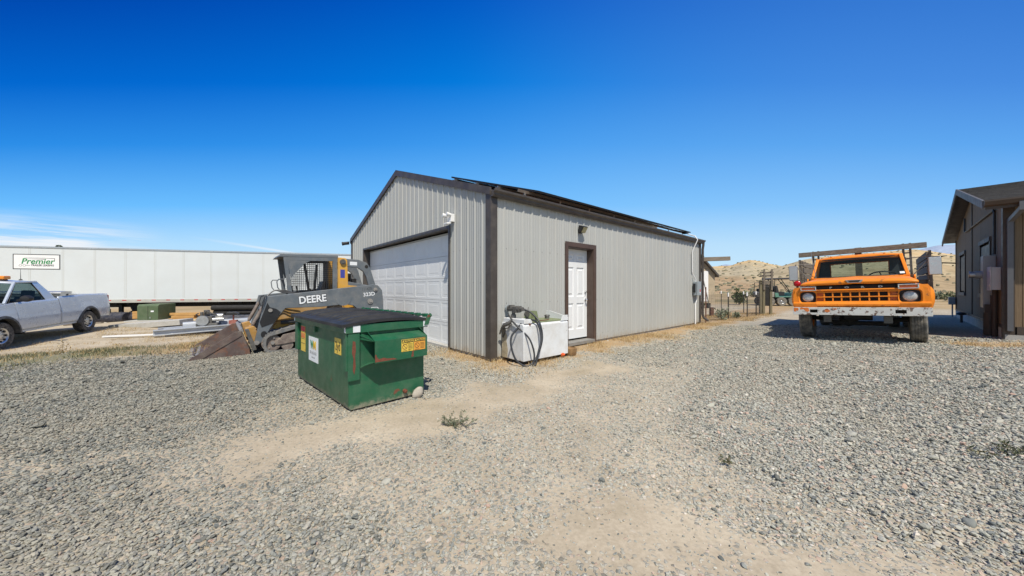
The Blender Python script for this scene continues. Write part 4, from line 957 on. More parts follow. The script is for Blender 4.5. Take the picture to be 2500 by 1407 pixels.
q = MB(); q.cyl((.36, -.26, TH_+.018), (.36, -.26, TH_+.10), .03, n=12); q.cyl((.32, -.30, TH_+.13), (.42, -.20, TH_+.16), .05, .04, 12); q.cyl((.40, -.2, TH_+.15), (.47, -.16, TH_+.13), .028, n=10); q.bar((.47, -.16, TH_+.15), (.53, -.12, TH_+.24), .012); q.tube([(.36, -.3, TH_+.16), (.33, -.24, TH_+.22), (.38, -.2, TH_+.20)], .010, 6)
q.build('valve', M['iron'], tank)
q = MB(); q.tube([(.24+.26*(1-math.cos(t)), -.40-.06*math.sin(t), TH_+.026) for t in [i*.35 for i in range(10)]], .007, 6); q.build('chain', M['rust'], tank)
q = MB(); q.cyl((.92, -.22, TH_+.018), (.92, -.22, TH_+.065), .045, n=12); q.bar((.86, -.22, TH_+.075), (.98, -.22, TH_+.075), .03, .02); q.cyl((.92, -.22, TH_+.065), (.92, -.22, TH_+.09), .05, .04, 12); q.build('filler_cap', M['iron'], tank)
q = MB(); q.cyl((.115, -.18, TH_+.075), (.115, -.18, TH_+.135), .045, n=14); q.cyl((.115, -.18, TH_+.13), (.115, -.18, TH_+.22), .030, n=12)
q.cyl((.115, -.06, TH_+.235), (.115, -.36, TH_+.235), .052, n=16); q.box(.06, -.30, TH_+.17, .17, -.22, TH_+.27); q.cyl((.17, -.26, TH_+.22), (.25, -.30, TH_+.22), .028, n=12)
q.cyl((.115, -.36, TH_+.235), (.115, -.42, TH_+.235), .035, n=12); q.bar((.06, -.13, TH_+.28), (.17, -.13, TH_+.28), .03); q.build('pump', M['iron'], tank, smooth=40)
q = MB(); q.cyl((.115, -.05, TH_+.235), (.115, .0, TH_+.235), .058, .05, 16); q.build('motor_cap', M['boxgrey'], tank)
q = MB(); nz_ = [(.0, -.20, TH_-.06)]                                # nozzle hung on the left end
q.tube([(-.03, -.30, TH_+.05), (-.06, -.26, TH_+.0), (-.085, -.19, TH_-.03), (-.09, -.11, TH_-.09), (-.085, -.05, TH_-.20)], [.022, .034, .036, .018, .013], 10)
q.tube([(-.06, -.30, TH_-.02), (-.065, -.24, TH_-.085), (-.075, -.15, TH_-.10), (-.085, -.11, TH_-.07)], .011, 6)
q.bar((-.04, -.32, TH_+.06), (-.03, -.22, TH_+.14), .022); q.build('nozzle', M['iron'], tank)
# hose: out of the pump, down the front corner in two hanging loops and back to the nozzle
def spline(pts, n=10):
    P = [Vector(p) for p in pts]; P = [2*P[0]-P[1]]+P+[2*P[-1]-P[-2]]; out = []
    for i in range(1, len(P)-2):
        for k in range(n):
            t = k/n; a, b_, c, d_ = P[i-1], P[i], P[i+1], P[i+2]
            out.append(.5*((2*b_)+(c-a)*t+(2*a-5*b_+4*c-d_)*t*t+(3*b_-a-3*c+d_)*t**3))
    out.append(P[-2]); return out
q = MB()
q.tube(spline([(.24, -.30, TH_+.22), (.30, -.42, TH_+.17), (.34, -.58, TH_+.02), (.33, -.66, TH_-.22), (.24, -.68, .22), (.10, -.68, .05), (-.02, -.62, -.0), (-.13, -.52, .10), (-.16, -.44, .30), (-.12, -.40, .46), (-.03, -.44, .58), (.08, -.50, TH_+.06), (.20, -.56, TH_+.06), (.29, -.60, TH_-.02), (.29, -.68, TH_-.24), (.20, -.70, .22), (.13, -.71, .04), (.07, -.70, -.005)]), .016, 8)
q.build('hose', M['hose'], tank, smooth=60)
q = MB(); q.tube(spline([(.07, -.70, .0), (.10, -.70, .09), (.11, -.68, .24), (.06, -.62, .44), (-.02, -.46, .60), (-.04, -.32, TH_+.04)]), .014, 8); q.build('hose', M['hose'], tank, smooth=60)
q = MB(); q.cyl((.14, -TD-.012, TH_-.012), (.14, -TD+.01, TH_-.012), .014, n=10); q.build('bolt', M['rust'], tank)
M['bowl'] = wood('brown_wood_round', (.17, .095, .04), (.33, .20, .09), 6, (3, 3, 3))
q = MB(); q.lathe([(0, .0), (.10, 0), (.115, .03), (.118, .13), (.10, .135), (.085, .10), (0, .09)], (0, 0, 0), 'z', 20); o = q.build('wooden_bowl', M['bowl'], None, fix=True); o.matrix_world = BM @ Matrix.Translation((1.45, -.55, 0.0)); tag(o, 'small round brown wooden pot on the gravel beside the white tank', 'pot')
q = MB(); q.add([(0, 0, 0), (.07, .02, .0), (.09, -.02, .05), (.03, .01, .09), (-.02, -.01, .06), (.045, -.045, .035)], [(0, 1, 5), (1, 2, 5), (2, 3, 5), (3, 4, 5), (4, 0, 5)]); o = q.build('orange_scrap', mat('orange_plastic', (.62, .10, .02), .5), None); o.matrix_world = BM @ Matrix.Translation((1.13, -.60, .005)); tag(o, 'crumpled orange scrap on the ground under the white tank', 'scrap')
# ---------------------------------------------------------------- vehicles: shared wheel
def wheel(parent, c, Rt, W, Rr, tyre_m, rim_m, side=1, lug=0, n=48, groove=True, holes=6, deep=.3, hub=None):
    """tyre and rim about local y; side=+1 outer face at +y"""
    w = empty('wheel', c, 0, parent=parent); h = W/2
    prof = [(Rr, -h*.80), (Rr+.03*Rt, -h*.92), (Rr+(Rt-Rr)*.45, -h), (Rt-.06*Rt, -h*.96), (Rt-.015*Rt, -h*.84)]
    ng_ = 5 if groove else 0
    for k in range(ng_):
        a = -h*.80+1.6*h*(k/ng_); b_ = -h*.80+1.6*h*((k+1)/ng_); g = .10*(b_-a)
        prof += [(Rt, a+g), (Rt, b_-g)]+([(Rt-.022*Rt, b_-g*.6), (Rt-.022*Rt, b_+g*.6)] if k < ng_-1 else [])
    if not groove: prof += [(Rt, -h*.7), (Rt+.004, 0), (Rt, h*.7)]
    prof += [(Rt-.015*Rt, h*.84), (Rt-.06*Rt, h*.96), (Rr+(Rt-Rr)*.45, h), (Rr+.03*Rt, h*.92), (Rr, h*.80)]
    rm = (lambda i, j, r: r-(lug*Rt if (r > Rt*.97 and (i//2+(1 if prof[j][1] > 0 else 0)) % 2) else 0)) if lug else None
    q = MB(); q.lathe(prof, (0, 0, 0), 'y', n, rmod=rm); q.build('tyre', tyre_m, w, smooth=30, fix=True)
    q = MB(); s = side; d0 = h*.80*s
    q.lathe([(Rr+.002, -d0), (Rr-.012, -d0*.9), (Rr-.03, -d0*.4), (Rr-.03, d0*(1-deep)), (Rr-.012, d0*.95), (Rr+.012, d0*1.06), (Rr+.014, d0*1.10), (Rr-.002, d0*1.10), (Rr-.022, d0*.98), (Rr-.035, d0*(.98-deep*.7)), (Rr*.62, d0*(1-deep)), (Rr*.55, d0*(1-deep*.8)), (Rr*.35, d0*(1-deep*.5)), (Rr*.30, d0*.92), (Rr*.12, d0*.95), (0, d0*.95)], (0, 0, 0), 'y', n, closed=False)
    q.build('rim', rim_m, w, smooth=30, fix=True)
    q = MB()
    for k in range(holes):
        a = 2*math.pi*k/holes; r_ = Rr*.74; yy = d0*(1-deep*.88)
        q.cyl((r_*math.cos(a), yy, r_*math.sin(a)), (r_*math.cos(a), yy+.02*s, r_*math.sin(a)), Rr*.14, n=10)
    q.build('vent_hole', M['dark'], w)
    q = MB()
    for k in range(6):
        a = 2*math.pi*(k+.5)/6; r_ = Rr*.42; yy = d0*(1-deep*.65)
        q.cyl((r_*math.cos(a), yy, r_*math.sin(a)), (r_*math.cos(a), yy+.03*s, r_*math.sin(a)), .014, n=6)
    q.build('lug_nut', M['steel'], w)
    return w
def skin(m, xs, zb, zt, yf, nu=12, s=1):
    """body side as columns: for x, z from zb(x) to zt(x), y = yf(x, z)*s"""
    rows = []
    for x in xs:
        a, b_ = zb(x), zt(x); rows.append([(x, s*yf(x, a+(b_-a)*k/nu), a+(b_-a)*k/nu) for k in range(nu+1)])
    m.grid(rows if s < 0 else rows[::-1]); return rows
def interp(tab):
    X = [t[0] for t in tab]; Y = [t[1] for t in tab]; return lambda x: float(np.interp(x, X, Y))

# ---------------------------------------------------------------- orange flatbed truck
M['orange'] = mat('faded_orange_paint', (.80, .235, .012), .45, 0, .12, 2.2, wear=(.36, .12, .03), wscale=6, wamt=.22, spec=.3, dust=.06, bump=.14, bscale=6)
M['orangeold'] = mat('weathered_orange_paint', (.62, .16, .02), .6, 0, .18, 4, wear=(.24, .075, .03), wscale=6, wamt=.35, dust=.15)
M['bumper'] = mat('chipped_white_paint', (.60, .60, .57), .55, 0, .06, 4, wear=(.13, .07, .05), wscale=13, wamt=.40, dust=.30, bump=.15, bscale=25)
M['woodgrey'] = wood('weathered_grey_board', (.10, .08, .06), (.25, .212, .168), 5, (2, 2, 9))
M['glass'] = glass('windshield_glass', (.78, .86, .83), .20)
M['lampglass'] = mat('headlamp_glass', (.50, .50, .49), .22, .25, .25, 40)
M['amber'] = mat('amber_lens', (.65, .12, .02), .25)
M['redlens'] = mat('red_lens', (.45, .01, .015), .25)
truck = empty('flatbed_truck', (7.68, 7.43, .115), 0, 'old orange flatbed truck with chipped white bumper and wooden stake bed', 'truck')
fx = Vector((-.739, -.674, 0)); ly = Vector((.674, -.739, .039)).normalized(); fx = (fx-ly*fx.dot(ly)).normalized(); up = fx.cross(ly)
truck.rotation_euler = Matrix((fx, ly, up)).transposed().to_euler()
T = truck
# hood: crowned skin with a rolled nose
def hood_row(x, zc, ze, hw, lip=0):
    r_ = []
    for k in range(-14, 15):
        v = k/14; y = hw*math.sin(v*math.pi/2*.98)/math.sin(math.pi/2*.98); a = abs(v)
        z = ze+(zc-ze)*(1-a**2.6)+.012*math.exp(-((a-.0)/.10)**2)
        r_.append((x-.07*a**3*max(0, (x-.3)), y, z))
    return r_
q = MB()
hr_ = [hood_row(.80, 1.212, 1.205, .845), hood_row(.825, 1.228, 1.215, .85), hood_row(.832, 1.258, 1.225, .85), hood_row(.82, 1.288, 1.235, .85), hood_row(.77, 1.318, 1.245, .85), hood_row(.66, 1.338, 1.255, .848), hood_row(.45, 1.352, 1.262, .84), hood_row(.1, 1.372, 1.295, .825), hood_row(-.25, 1.39, 1.325, .81), hood_row(-.50, 1.402, 1.345, .80)]
q.grid(hr_); q.build('hood', M['orange'], T, smooth=60, fix=True)
q = MB(); q.prism([(-.135, 1.305), (.135, 1.305), (.095, 1.245), (-.095, 1.245)], 'x', .822, .842); q.build('emblem', M['steel'], T, bevel=.006)
q = MB(); q.prism([(-.095, 1.294), (.095, 1.294), (.065, 1.258), (-.065, 1.258)], 'x', .842, .846); q.build('emblem_shield', M['dark'], T, smooth=0)
# fenders: rounded boxes with wheel arch
def fend(s):
    q = MB(); xs = np.linspace(-.55, .80, 46); rings = []
    for x in xs:
        fr = ss(.52, .80, x); arch = math.sqrt(max(0, .56**2-min(.56, abs(x))**2))
        zbot = max(.70, .50+arch) if abs(x) < .56 else .70
        if x > .30: zbot = max(.72, zbot)
        ow = 1.045-.06*fr**2; zt = 1.165-.05*fr**2.2
        iy = .80 if x < .70 else .90
        pts = [(iy, zt+.045 if iy < .85 else zt+.015), (max(iy+.002, .88), zt+.018), (.95, zt-.005), (ow-.035, zt-.05), (ow-.008, zt-.11), (ow, zt-.20), (ow-.005, (zbot+zt-.2)/2), (ow-.03, zbot+.02), (ow-.04, zbot), (max(iy, ow-.20), zbot), (iy, zbot)]
        rings.append([(float(x), s*a, b_) for a, b_ in (pts if s > 0 else pts)])
    q.loft(rings); q.build('fender', M['orange'], T, smooth=45, bevel=0, fix=True)
fend(1); fend(-1)
# front face: headlamp buckets, grille, apron
FXX = .805
for s in (1, -1):
    q = MB()                                                       # panel with a rounded-square pocket
    yi, yo_, z0, z1 = .585, .985, .735, 1.175; cy, cz_, hw = .735, .955, .150
    def rr(k, r0, hwv): 
        a = 2*math.pi*k/32; c_, s__ = math.cos(a), math.sin(a); p_ = 4.5
        f = (abs(c_)**p_+abs(s__)**p_)**(-1/p_); return (cy+hwv*1.02*f*c_, cz_+hwv*.92*f*s__)
    outer = []
    for k in range(32):
        a = 2*math.pi*k/32; c_, s__ = math.cos(a), math.sin(a); t_ = []
        if c_ > 1e-6: t_.append((yo_-cy)/c_)
        if c_ < -1e-6: t_.append((yi-cy)/c_)
        if s__ > 1e-6: t_.append((z1-cz_)/s__)
        if s__ < -1e-6: t_.append((z0-cz_)/s__)
        f = min(t_); outer.append((cy+f*c_, cz_+f*s__))
    R_ = [[(FXX-.02*max(0, (p[0]-.80)/.18), s*p[0], p[1]) for p in outer], [(FXX, s*rr(k, 0, hw)[0], rr(k, 0, hw)[1]) for k in range(32)], [(FXX-.012, s*rr(k, 0, hw-.012)[0], rr(k, 0, hw-.012)[1]) for k in range(32)], [(FXX-.06, s*rr(k, 0, hw-.022)[0], rr(k, 0, hw-.022)[1]) for k in range(32)]]
    q.loft(R_ if s < 0 else [r_[::-1] for r_ in R_], cap=False); q.build('headlamp_panel', M['orange'], T, smooth=30, fix=False)
    q = MB(); q.lathe([(.122, -.05), (.122, .0), (.110, .012), (.098, .010), (.098, -.02)], (FXX-.045, s*cy, cz_), 'x', 28); q.box(FXX-.07, s*(cy-.145), cz_-.135, FXX-.062, s*(cy+.145), cz_+.135); q.build('headlamp_bezel', M['black'], T, smooth=40, fix=True)
    q = MB(); q.lathe([(.097, .0), (.09, .014), (.06, .026), (.03, .031), (0, .032)], (FXX-.045, s*cy, cz_), 'x', 28); o = q.build('headlight', M['lampglass'], T, smooth=60, fix=True)
    # turn signal in its chrome surround above
    sg = MB(); y0, y1, z0, z1 = .585, .850, 1.098, 1.190; t_ = .020
    sg.box(FXX+.0, s*y0, z0, FXX+.04, s*y1, z0+t_); sg.box(FXX, s*y0, z1-t_, FXX+.04, s*y1, z1); sg.box(FXX, s*y0, z0+t_, FXX+.04, s*(y0+t_), z1-t_); sg.box(FXX, s*(y1-t_), z0+t_, FXX+.04, s*y1, z1-t_)
    so = sg.build('turn_signal', M['chrome'], T, bevel=.006); MB().box(FXX+.005, s*(y0+t_+.0005), z0+t_+.0005, FXX+.024, s*(y1-t_-.0005), z1-t_-.0005).build('amber_lens', M['amber'], so, bevel=.004)
q = MB(); q.box(.70, -.60, .80, .712, .60, 1.20); q.build('grille_backing', M['dark'], T, smooth=0)
q = MB()
for z, h in ((1.062, .022), (.958, .020), (.858, .022)): q.box(.765, -.60, z-h/2, .800, .60, z+h/2)
for k in range(8): y = -.60+1.2*(k+1)/9; q.box(.768, y-.011, .869, .792, y+.011, 1.051)
q.build('grille', M['orange'], T, bevel=.003, smooth=0)
for (ya, yb) in ((-.60, -.48), (.45, .60)): MB().box(.735, ya, .869, .742, yb, 1.05).build('grille_blank', M['orangeold'], T, smooth=0)
q = MB(); q.prism([(.79, 1.075), (.815, 1.085), (.822, 1.105), (.81, 1.118), (.78, 1.118)], 'y', -.60, .60); q.build('grille_header', M['orange'], T, bevel=.003)
q = MB(); q.box(.735, -.60, 1.118, .745, .60, 1.185); q.build('letter_slot', M['dark'], T, smooth=0)
for y, c_ in ((-.36, 'F'), (-.115, 'O'), (.115, 'R'), (.36, 'D')):
    text('letter', c_, .050, M['steel'], T, (.765, y, 1.152), (R(90), 0, R(90)), extrude=.008, bold=.003, sx=1.6)
q = MB(); q.prism([(.80, .86), (.815, .845), (.835, .80), (.82, .765), (.78, .75), (.70, .75), (.70, .86)], 'y', -.60, .60)
q.build('apron', M['orange'], T, bevel=.004)
q = MB(); q.prism([(.80, .845), (.825, .835), (.83, .80), (.815, .77), (.79, .76), (.79, .845)], 'y', .6005, .985); q.prism([(.80, .845), (.825, .835), (.83, .80), (.815, .77), (.79, .76), (.79, .845)], 'y', -.985, -.6005); q.build('apron_side', M['orange'], T, bevel=.004)
# bumper: channel with two slots
q = MB(); bx0, bx1, bz0, bz1 = .90, .915, .580, .738
for (a, b_) in ((-.985, -.70), (-.575, .535), (.675, .985)): q.box(bx0, a, bz0, bx1, b_, bz1)
for (a, b_) in ((-.70, -.575), (.535, .675)): q.box(bx0, a, bz0, bx1, b_, bz0+.045); q.box(bx0, a, bz1-.045, bx1, b_, bz1)
q.build('bumper', M['bumper'], T, bevel=.004)
q = MB(); q.box(.80, -.985, bz1-.012, .8995, .985, bz1); q.box(.80, -.985, bz0, .8995, .985, bz0+.012); q.build('bumper_flange', M['bumper'], T, smooth=0)
q = MB(); q.prism([(-.97, .735), (-.90, .728), (-.885, .70), (-.90, .66), (-.93, .67), (-.94, .64), (-.97, .655)], 'x', .9152, .9162); q.prism([(-.86, .732), (-.72, .73), (-.705, .66), (-.74, .64), (-.78, .665), (-.80, .70), (-.86, .69)], 'x', .9152, .9162); q.prism([(-.46, .70), (-.42, .715), (-.39, .69), (-.37, .66), (-.41, .635), (-.46, .645)], 'x', .9152, .9162); q.prism([(-.34, .72), (-.28, .722), (-.27, .70), (-.31, .685)], 'x', .9152, .9162)
q.build('paint_chip', M['orangeold'], T, smooth=0)
# frame, axle, sump, springs
q = MB()
for s in (1, -1): q.box(-5.2, s*.40, .58, .80, s*.48, .78)
q.build('chassis_frame', M['dark'], T, smooth=0)
q = MB(); q.tube([(0, -.75, .47), (0, -.55, .44), (0, -.40, .36), (0, .40, .36), (0, .55, .44), (0, .75, .47)], .05, 8); q.lathe([(0, -.16), (.12, -.12), (.17, 0), (.12, .12), (0, .16)], (-.1, -.15, .44), 'y', 12); q.build('front_axle', M['dark'], T)
for s in (1, -1):
    q = MB(); q.tube([(.72, s*.44, .58), (.45, s*.44, .48), (0, s*.44, .43), (-.45, s*.44, .48), (-.72, s*.44, .57)], .035, 6); q.box(.55, s*.38, .42, .72, s*.50, .56); q.build('leaf_spring', M['iron'], T)
q = MB(); q.prism([(-.5, .75), (.35, .75), (.30, .48), (-.05, .42), (-.5, .50)], 'y', -.20, .22); q.build('engine_sump', M['dark'], T)
q = MB(); q.box(-.50, -.95, .60, .60, -.60, .72); q.box(-.50, .60, .60, .60, .95, .72); q.box(-.56, -.9, .72, -.5, .9, 1.3); q.build('inner_fender', M['dark'], T, smooth=0)
tw = mat('old_truck_tyre', (.10, .097, .09), .9, 0, .25, 6, dust=.6, bump=.25, bscale=50)
for (x, y, s) in ((0, .84, 1), (0, -.84, -1), (-3.9, .86, 1), (-3.9, -.86, -1), (-3.9, .58, 1), (-3.9, -.58, -1)):
    wheel(T, (x, y, .485), .485, .23, .27, tw, M['orangeold'], s, lug=.006, n=60)
# cab
CB = MB()
xw0, xw1, xb = -.50, -.93, -1.72                                   # windshield base, top; back wall
q = MB(); q.prism([(-.50, 1.36), (-.50, .62), (-1.72, .62), (-1.72, 1.40), (-1.66, 1.42), (-.55, 1.40)], 'y', -.88, -.85); q.build('door', M['orange'], T, bevel=.012)
q = MB(); q.prism([(-.50, 1.36), (-.50, .62), (-1.72, .62), (-1.72, 1.40), (-1.66, 1.42), (-.55, 1.40)], 'y', .85, .88); q.build('door', M['orange'], T, bevel=.012)
q = MB(); q.box(-1.72, -.85, .62, -1.69, .85, 1.42); q.box(-1.69, -.85, .62, -.5, .85, .66); q.box(-.56, -.80, 1.25, -.50, .80, 1.405); q.build('cab_body', M['orange'], T, smooth=0)
def ring(x, hw, zc, ze, n=20): return [(x, hw*k/n*2-hw, ze+(zc-ze)*(1-abs(k/n*2-1)**3.2)) for k in range(n+1)]
q = MB(); rr_ = [ring(-.905, .66, 1.865, 1.845), ring(-.90, .69, 1.90, 1.87), ring(-.93, .715, 1.925, 1.88), ring(-1.05, .735, 1.95, 1.89), ring(-1.35, .745, 1.955, 1.895), ring(-1.62, .74, 1.94, 1.885), ring(-1.72, .73, 1.90, 1.86), ring(-1.74, .72, 1.84, 1.82)]
q.grid(rr_); q.grid([[(x, y, z-.035) for x, y, z in r_] for r_ in rr_[::-1]]); q.build('roof', M['orange'], T, smooth=60)
q = MB()
for s in (1, -1):
    q.bar((xw0-.02, s*.775, 1.385), (xw1+.01, s*.695, 1.875), .055, .07, (1, 0, 0)); q.bar((-1.70, s*.80, 1.40), (-1.70, s*.725, 1.86), .10, .05, (0, 1, 0))
    q.bar((-1.70, s*.735, 1.865), (-.90, s*.705, 1.865), .05, .05)
    q.bar((-1.715, s*.62, 1.40), (-1.715, s*.62, 1.86), .22, .03, (1, 0, 0))
q.bar((xw0+.0, -.79, 1.385), (xw0, .79, 1.385), .05, .03); q.bar((-1.715, -.72, 1.82), (-1.715, .72, 1.82), .03, .10); q.bar((-1.715, -.80, 1.42), (-1.715, .80, 1.42), .03, .06)
q.build('cab_pillar', M['orange'], T, bevel=.01)
q = MB(); q.grid([[(xw0+.035-.05*(abs(k)/8)**2, .775*k/8, 1.40) for k in range(-8, 9)], [(xw1+.05-.04*(abs(k)/8)**2, .69*k/8, 1.86) for k in range(-8, 9)]]); q.build('windshield', M['glass'], T, smooth=60)
rub = MB(); rub.tube([(xw0+.03-.05*(abs(k)/8)**2, .77*k/8, 1.402) for k in range(-8, 9)]+[(xw1+.045-.04*(abs(k)/8)**2, .685*k/8, 1.855) for k in range(8, -9, -1)], .016, 6, closed=True); rub.build('window_seal', M['black'], T)
q = MB(); q.quad((-1.71, -.52, 1.45), (-1.71, .52, 1.45), (-1.71, .50, 1.78), (-1.71, -.50, 1.78)); q.build('rear_window', M['glass'], T, smooth=0)
q = MB(); q.box(-1.688, -.80, .70, -1.680, -.53, 1.84); q.box(-1.688, .53, .70, -1.680, .80, 1.84); q.box(-1.688, -.53, .70, -1.680, .53, 1.44); q.box(-1.688, -.53, 1.79, -1.680, .53, 1.85); q.grid([[(-.97, y*.1*.66, 1.838) for y in range(-10, 11)], [(-1.66, y*.1*.70, 1.838) for y in range(-10, 11)]]); q.box(-1.66, -.83, .70, -.60, -.80, 1.38); q.box(-1.66, .80, .70, -.60, .83, 1.38); q.build('cab_lining', mat('grey_cab_lining', (.045, .055, .06), .7, 0, .2, 4), T, smooth=0)
q = MB(); q.prism([(-1.38, .70), (-.85, .70), (-.85, 1.02), (-1.30, 1.02), (-1.42, 1.40), (-1.60, 1.38), (-1.5, .7)], 'y', -.72, .72); q.build('bench_seat', M['dark'], T, bevel=.03)
q = MB(); q.box(-.68, -.76, 1.15, -.56, .76, 1.37); q.build('dashboard', M['orangeold'], T, bevel=.03)
q = MB(); cc = Vector((-.88, .40, 1.40)); ax = Vector((-.45, 0, .89)).normalized(); u_ = Vector((0, 1, 0)); v_ = ax.cross(u_)
q.tube([cc+(u_*math.cos(a)+v_*math.sin(a))*.215 for a in [i*2*math.pi/28 for i in range(28)]], .014, 6, closed=True)
for a in (.3, 2.4, 4.5): q.tube([cc-ax*.03, cc+(u_*math.cos(a)+v_*math.sin(a))*.21], .010, 6)
q.tube([cc-ax*.02, cc-ax*.45], .02, 6); q.build('steering_wheel', M['black'], T, smooth=60)
q = MB(); q.quad((xw0-.02, .66, 1.43), (xw0-.02, .73, 1.43), (xw0-.052, .725, 1.475), (xw0-.052, .655, 1.475)); o = q.build('inspection_sticker', M['paper'], T, smooth=0); o.location.x = .055
for s in (1, -1):                                                  # mirrors on long brackets
    mo = MB(); mo.box(-.62, s*1.055, 1.37, -.56, s*1.235, 1.745); mo = mo.build('mirror', M['steel'], T, bevel=.018)
    MB().box(-.553, s*1.07, 1.385, -.5535, s*1.22, 1.73).build('mirror_back', M['alu'], mo, smooth=0)
    q = MB(); q.tube([(-.80, s*.735, 1.76), (-.62, s*1.10, 1.775)], .009, 6); q.tube([(-.55, s*.83, 1.36), (-.60, s*1.08, 1.72)], .009, 6); q.tube([(-.55, s*.83, 1.35), (-.60, s*1.10, 1.38)], .009, 6); q.tube([(-.60, s*1.10, 1.37), (-.60, s*1.10, 1.78)], .009, 6); q.build('mirror_arm', M['iron'], T)
q = MB(); q.cyl((.30, -.965, 1.15), (.30, -.965, 1.22), .022, n=8); q.cyl((.27, -.965, 1.275), (.31, -.965, 1.275), .072, n=18); q.build('lamp_housing', M['black'], T)
q = MB(); q.lathe([(.068, 0), (.05, .018), (0, .028)], (.31, -.965, 1.275), 'x', 18); q.build('marker_lamp', M['redlens'], T, fix=True)
q = MB(); q.tube([(-.48, -.70, 1.38), (-.56, -.76, 1.85), (-.58, -.78, 2.05)], .006, 5); q.build('antenna', M['steel'], T)
for y in (-.45, 0, .45): MB().cbox((-.95, y, 1.93), (.03, .04, .02)).build('roof_lamp', M['orangeold'], T, bevel=.008)
# bed: deck, stake sides, head rack
q = MB(); q.box(-5.4, -1.17, .98, -1.88, 1.17, 1.08); q.build('bed_deck', M['woodgrey'], T, smooth=0)
for s in (1, -1):
    for k in range(5):
        z = 1.10+k*.175; MB().box(-5.3, s*1.12, z, -1.95+random.uniform(-.03, .03), s*1.155, z+.155).build('side_board', M['woodgrey'], T, bevel=.003)
    for x in (-2.0, -3.0, -4.1, -5.2): MB().box(x-.04, s*1.157, 1.0, x+.04, s*1.20, 1.99).build('stake', M['woodgrey'], T, smooth=0)
    for (y, w) in ((.83, .04),): 
        q = MB(); q.box(-2.03, s*(y-.075), 1.08, -1.99, s*(y-.035), 2.20); q.box(-2.03, s*(y+.035), 1.08, -1.99, s*(y+.075), 2.20)
        for k in range(7): q.box(-2.025, s*(y-.0349), 1.2+k*.15, -1.995, s*(y+.0349), 1.23+k*.15)
        q.build('head_post', M['iron'], T, smooth=0)
MB().box(-2.05, -.065, 1.08, -2.0, .065, 2.20).build('head_post', M['woodgrey'], T, bevel=.004)
MB().box(-1.985, -1.19, 2.055, -1.93, 1.14, 2.185).build('head_beam', M['woodgrey'], T, bevel=.006)
MB().box(-2.09, -1.13, 1.08, -2.06, 1.13, 1.30).build('head_board', M['woodgrey'], T, bevel=.003)
# ---------------------------------------------------------------- compact track loader
M['ldgrey'] = mat('loader_grey_paint', (.115, .135, .155), .48, 0, .12, 4, wear=(.22, .20, .18), wscale=7, wamt=.10, dust=.18, bump=.05, bscale=15)
M['ldyel'] = mat('loader_yellow_paint', (.62, .33, .045), .45, 0, .08, 4, dust=.18)
M['ldtan'] = mat('loader_dusty_side', (.40, .22, .055), .7, 0, .15, 4, dust=.45)
M['bucket'] = mat('worn_bucket_steel', (.115, .082, .074), .6, .2, .2, 4, wear=(.16, .075, .05), wscale=5, wamt=.36, dust=.22, bump=.12, bscale=20)
M['edge'] = mat('polished_edge_steel', (.27, .26, .25), .55, .3, .15, 8, dust=.4)
M['track'] = mat('dusty_track_rubber', (.135, .14, .145), .85, 0, .12, 8, dust=.35)
M['dirtymetal'] = mat('dusty_undercarriage', (.16, .125, .11), .7, .1, .2, 7, dust=.5)
LF = Vector((-.7536, -.6574, 0)).normalized(); LL = Vector((.6574, -.7536, 0)).normalized()
lo = Vector((-4.57, 6.49, 0))-LL*.95
loader = empty('track_loader', (lo.x, lo.y, -.02), math.atan2(LF.y, LF.x), 'grey and yellow track loader with bucket on the ground by the garage door', 'loader')
K = loader
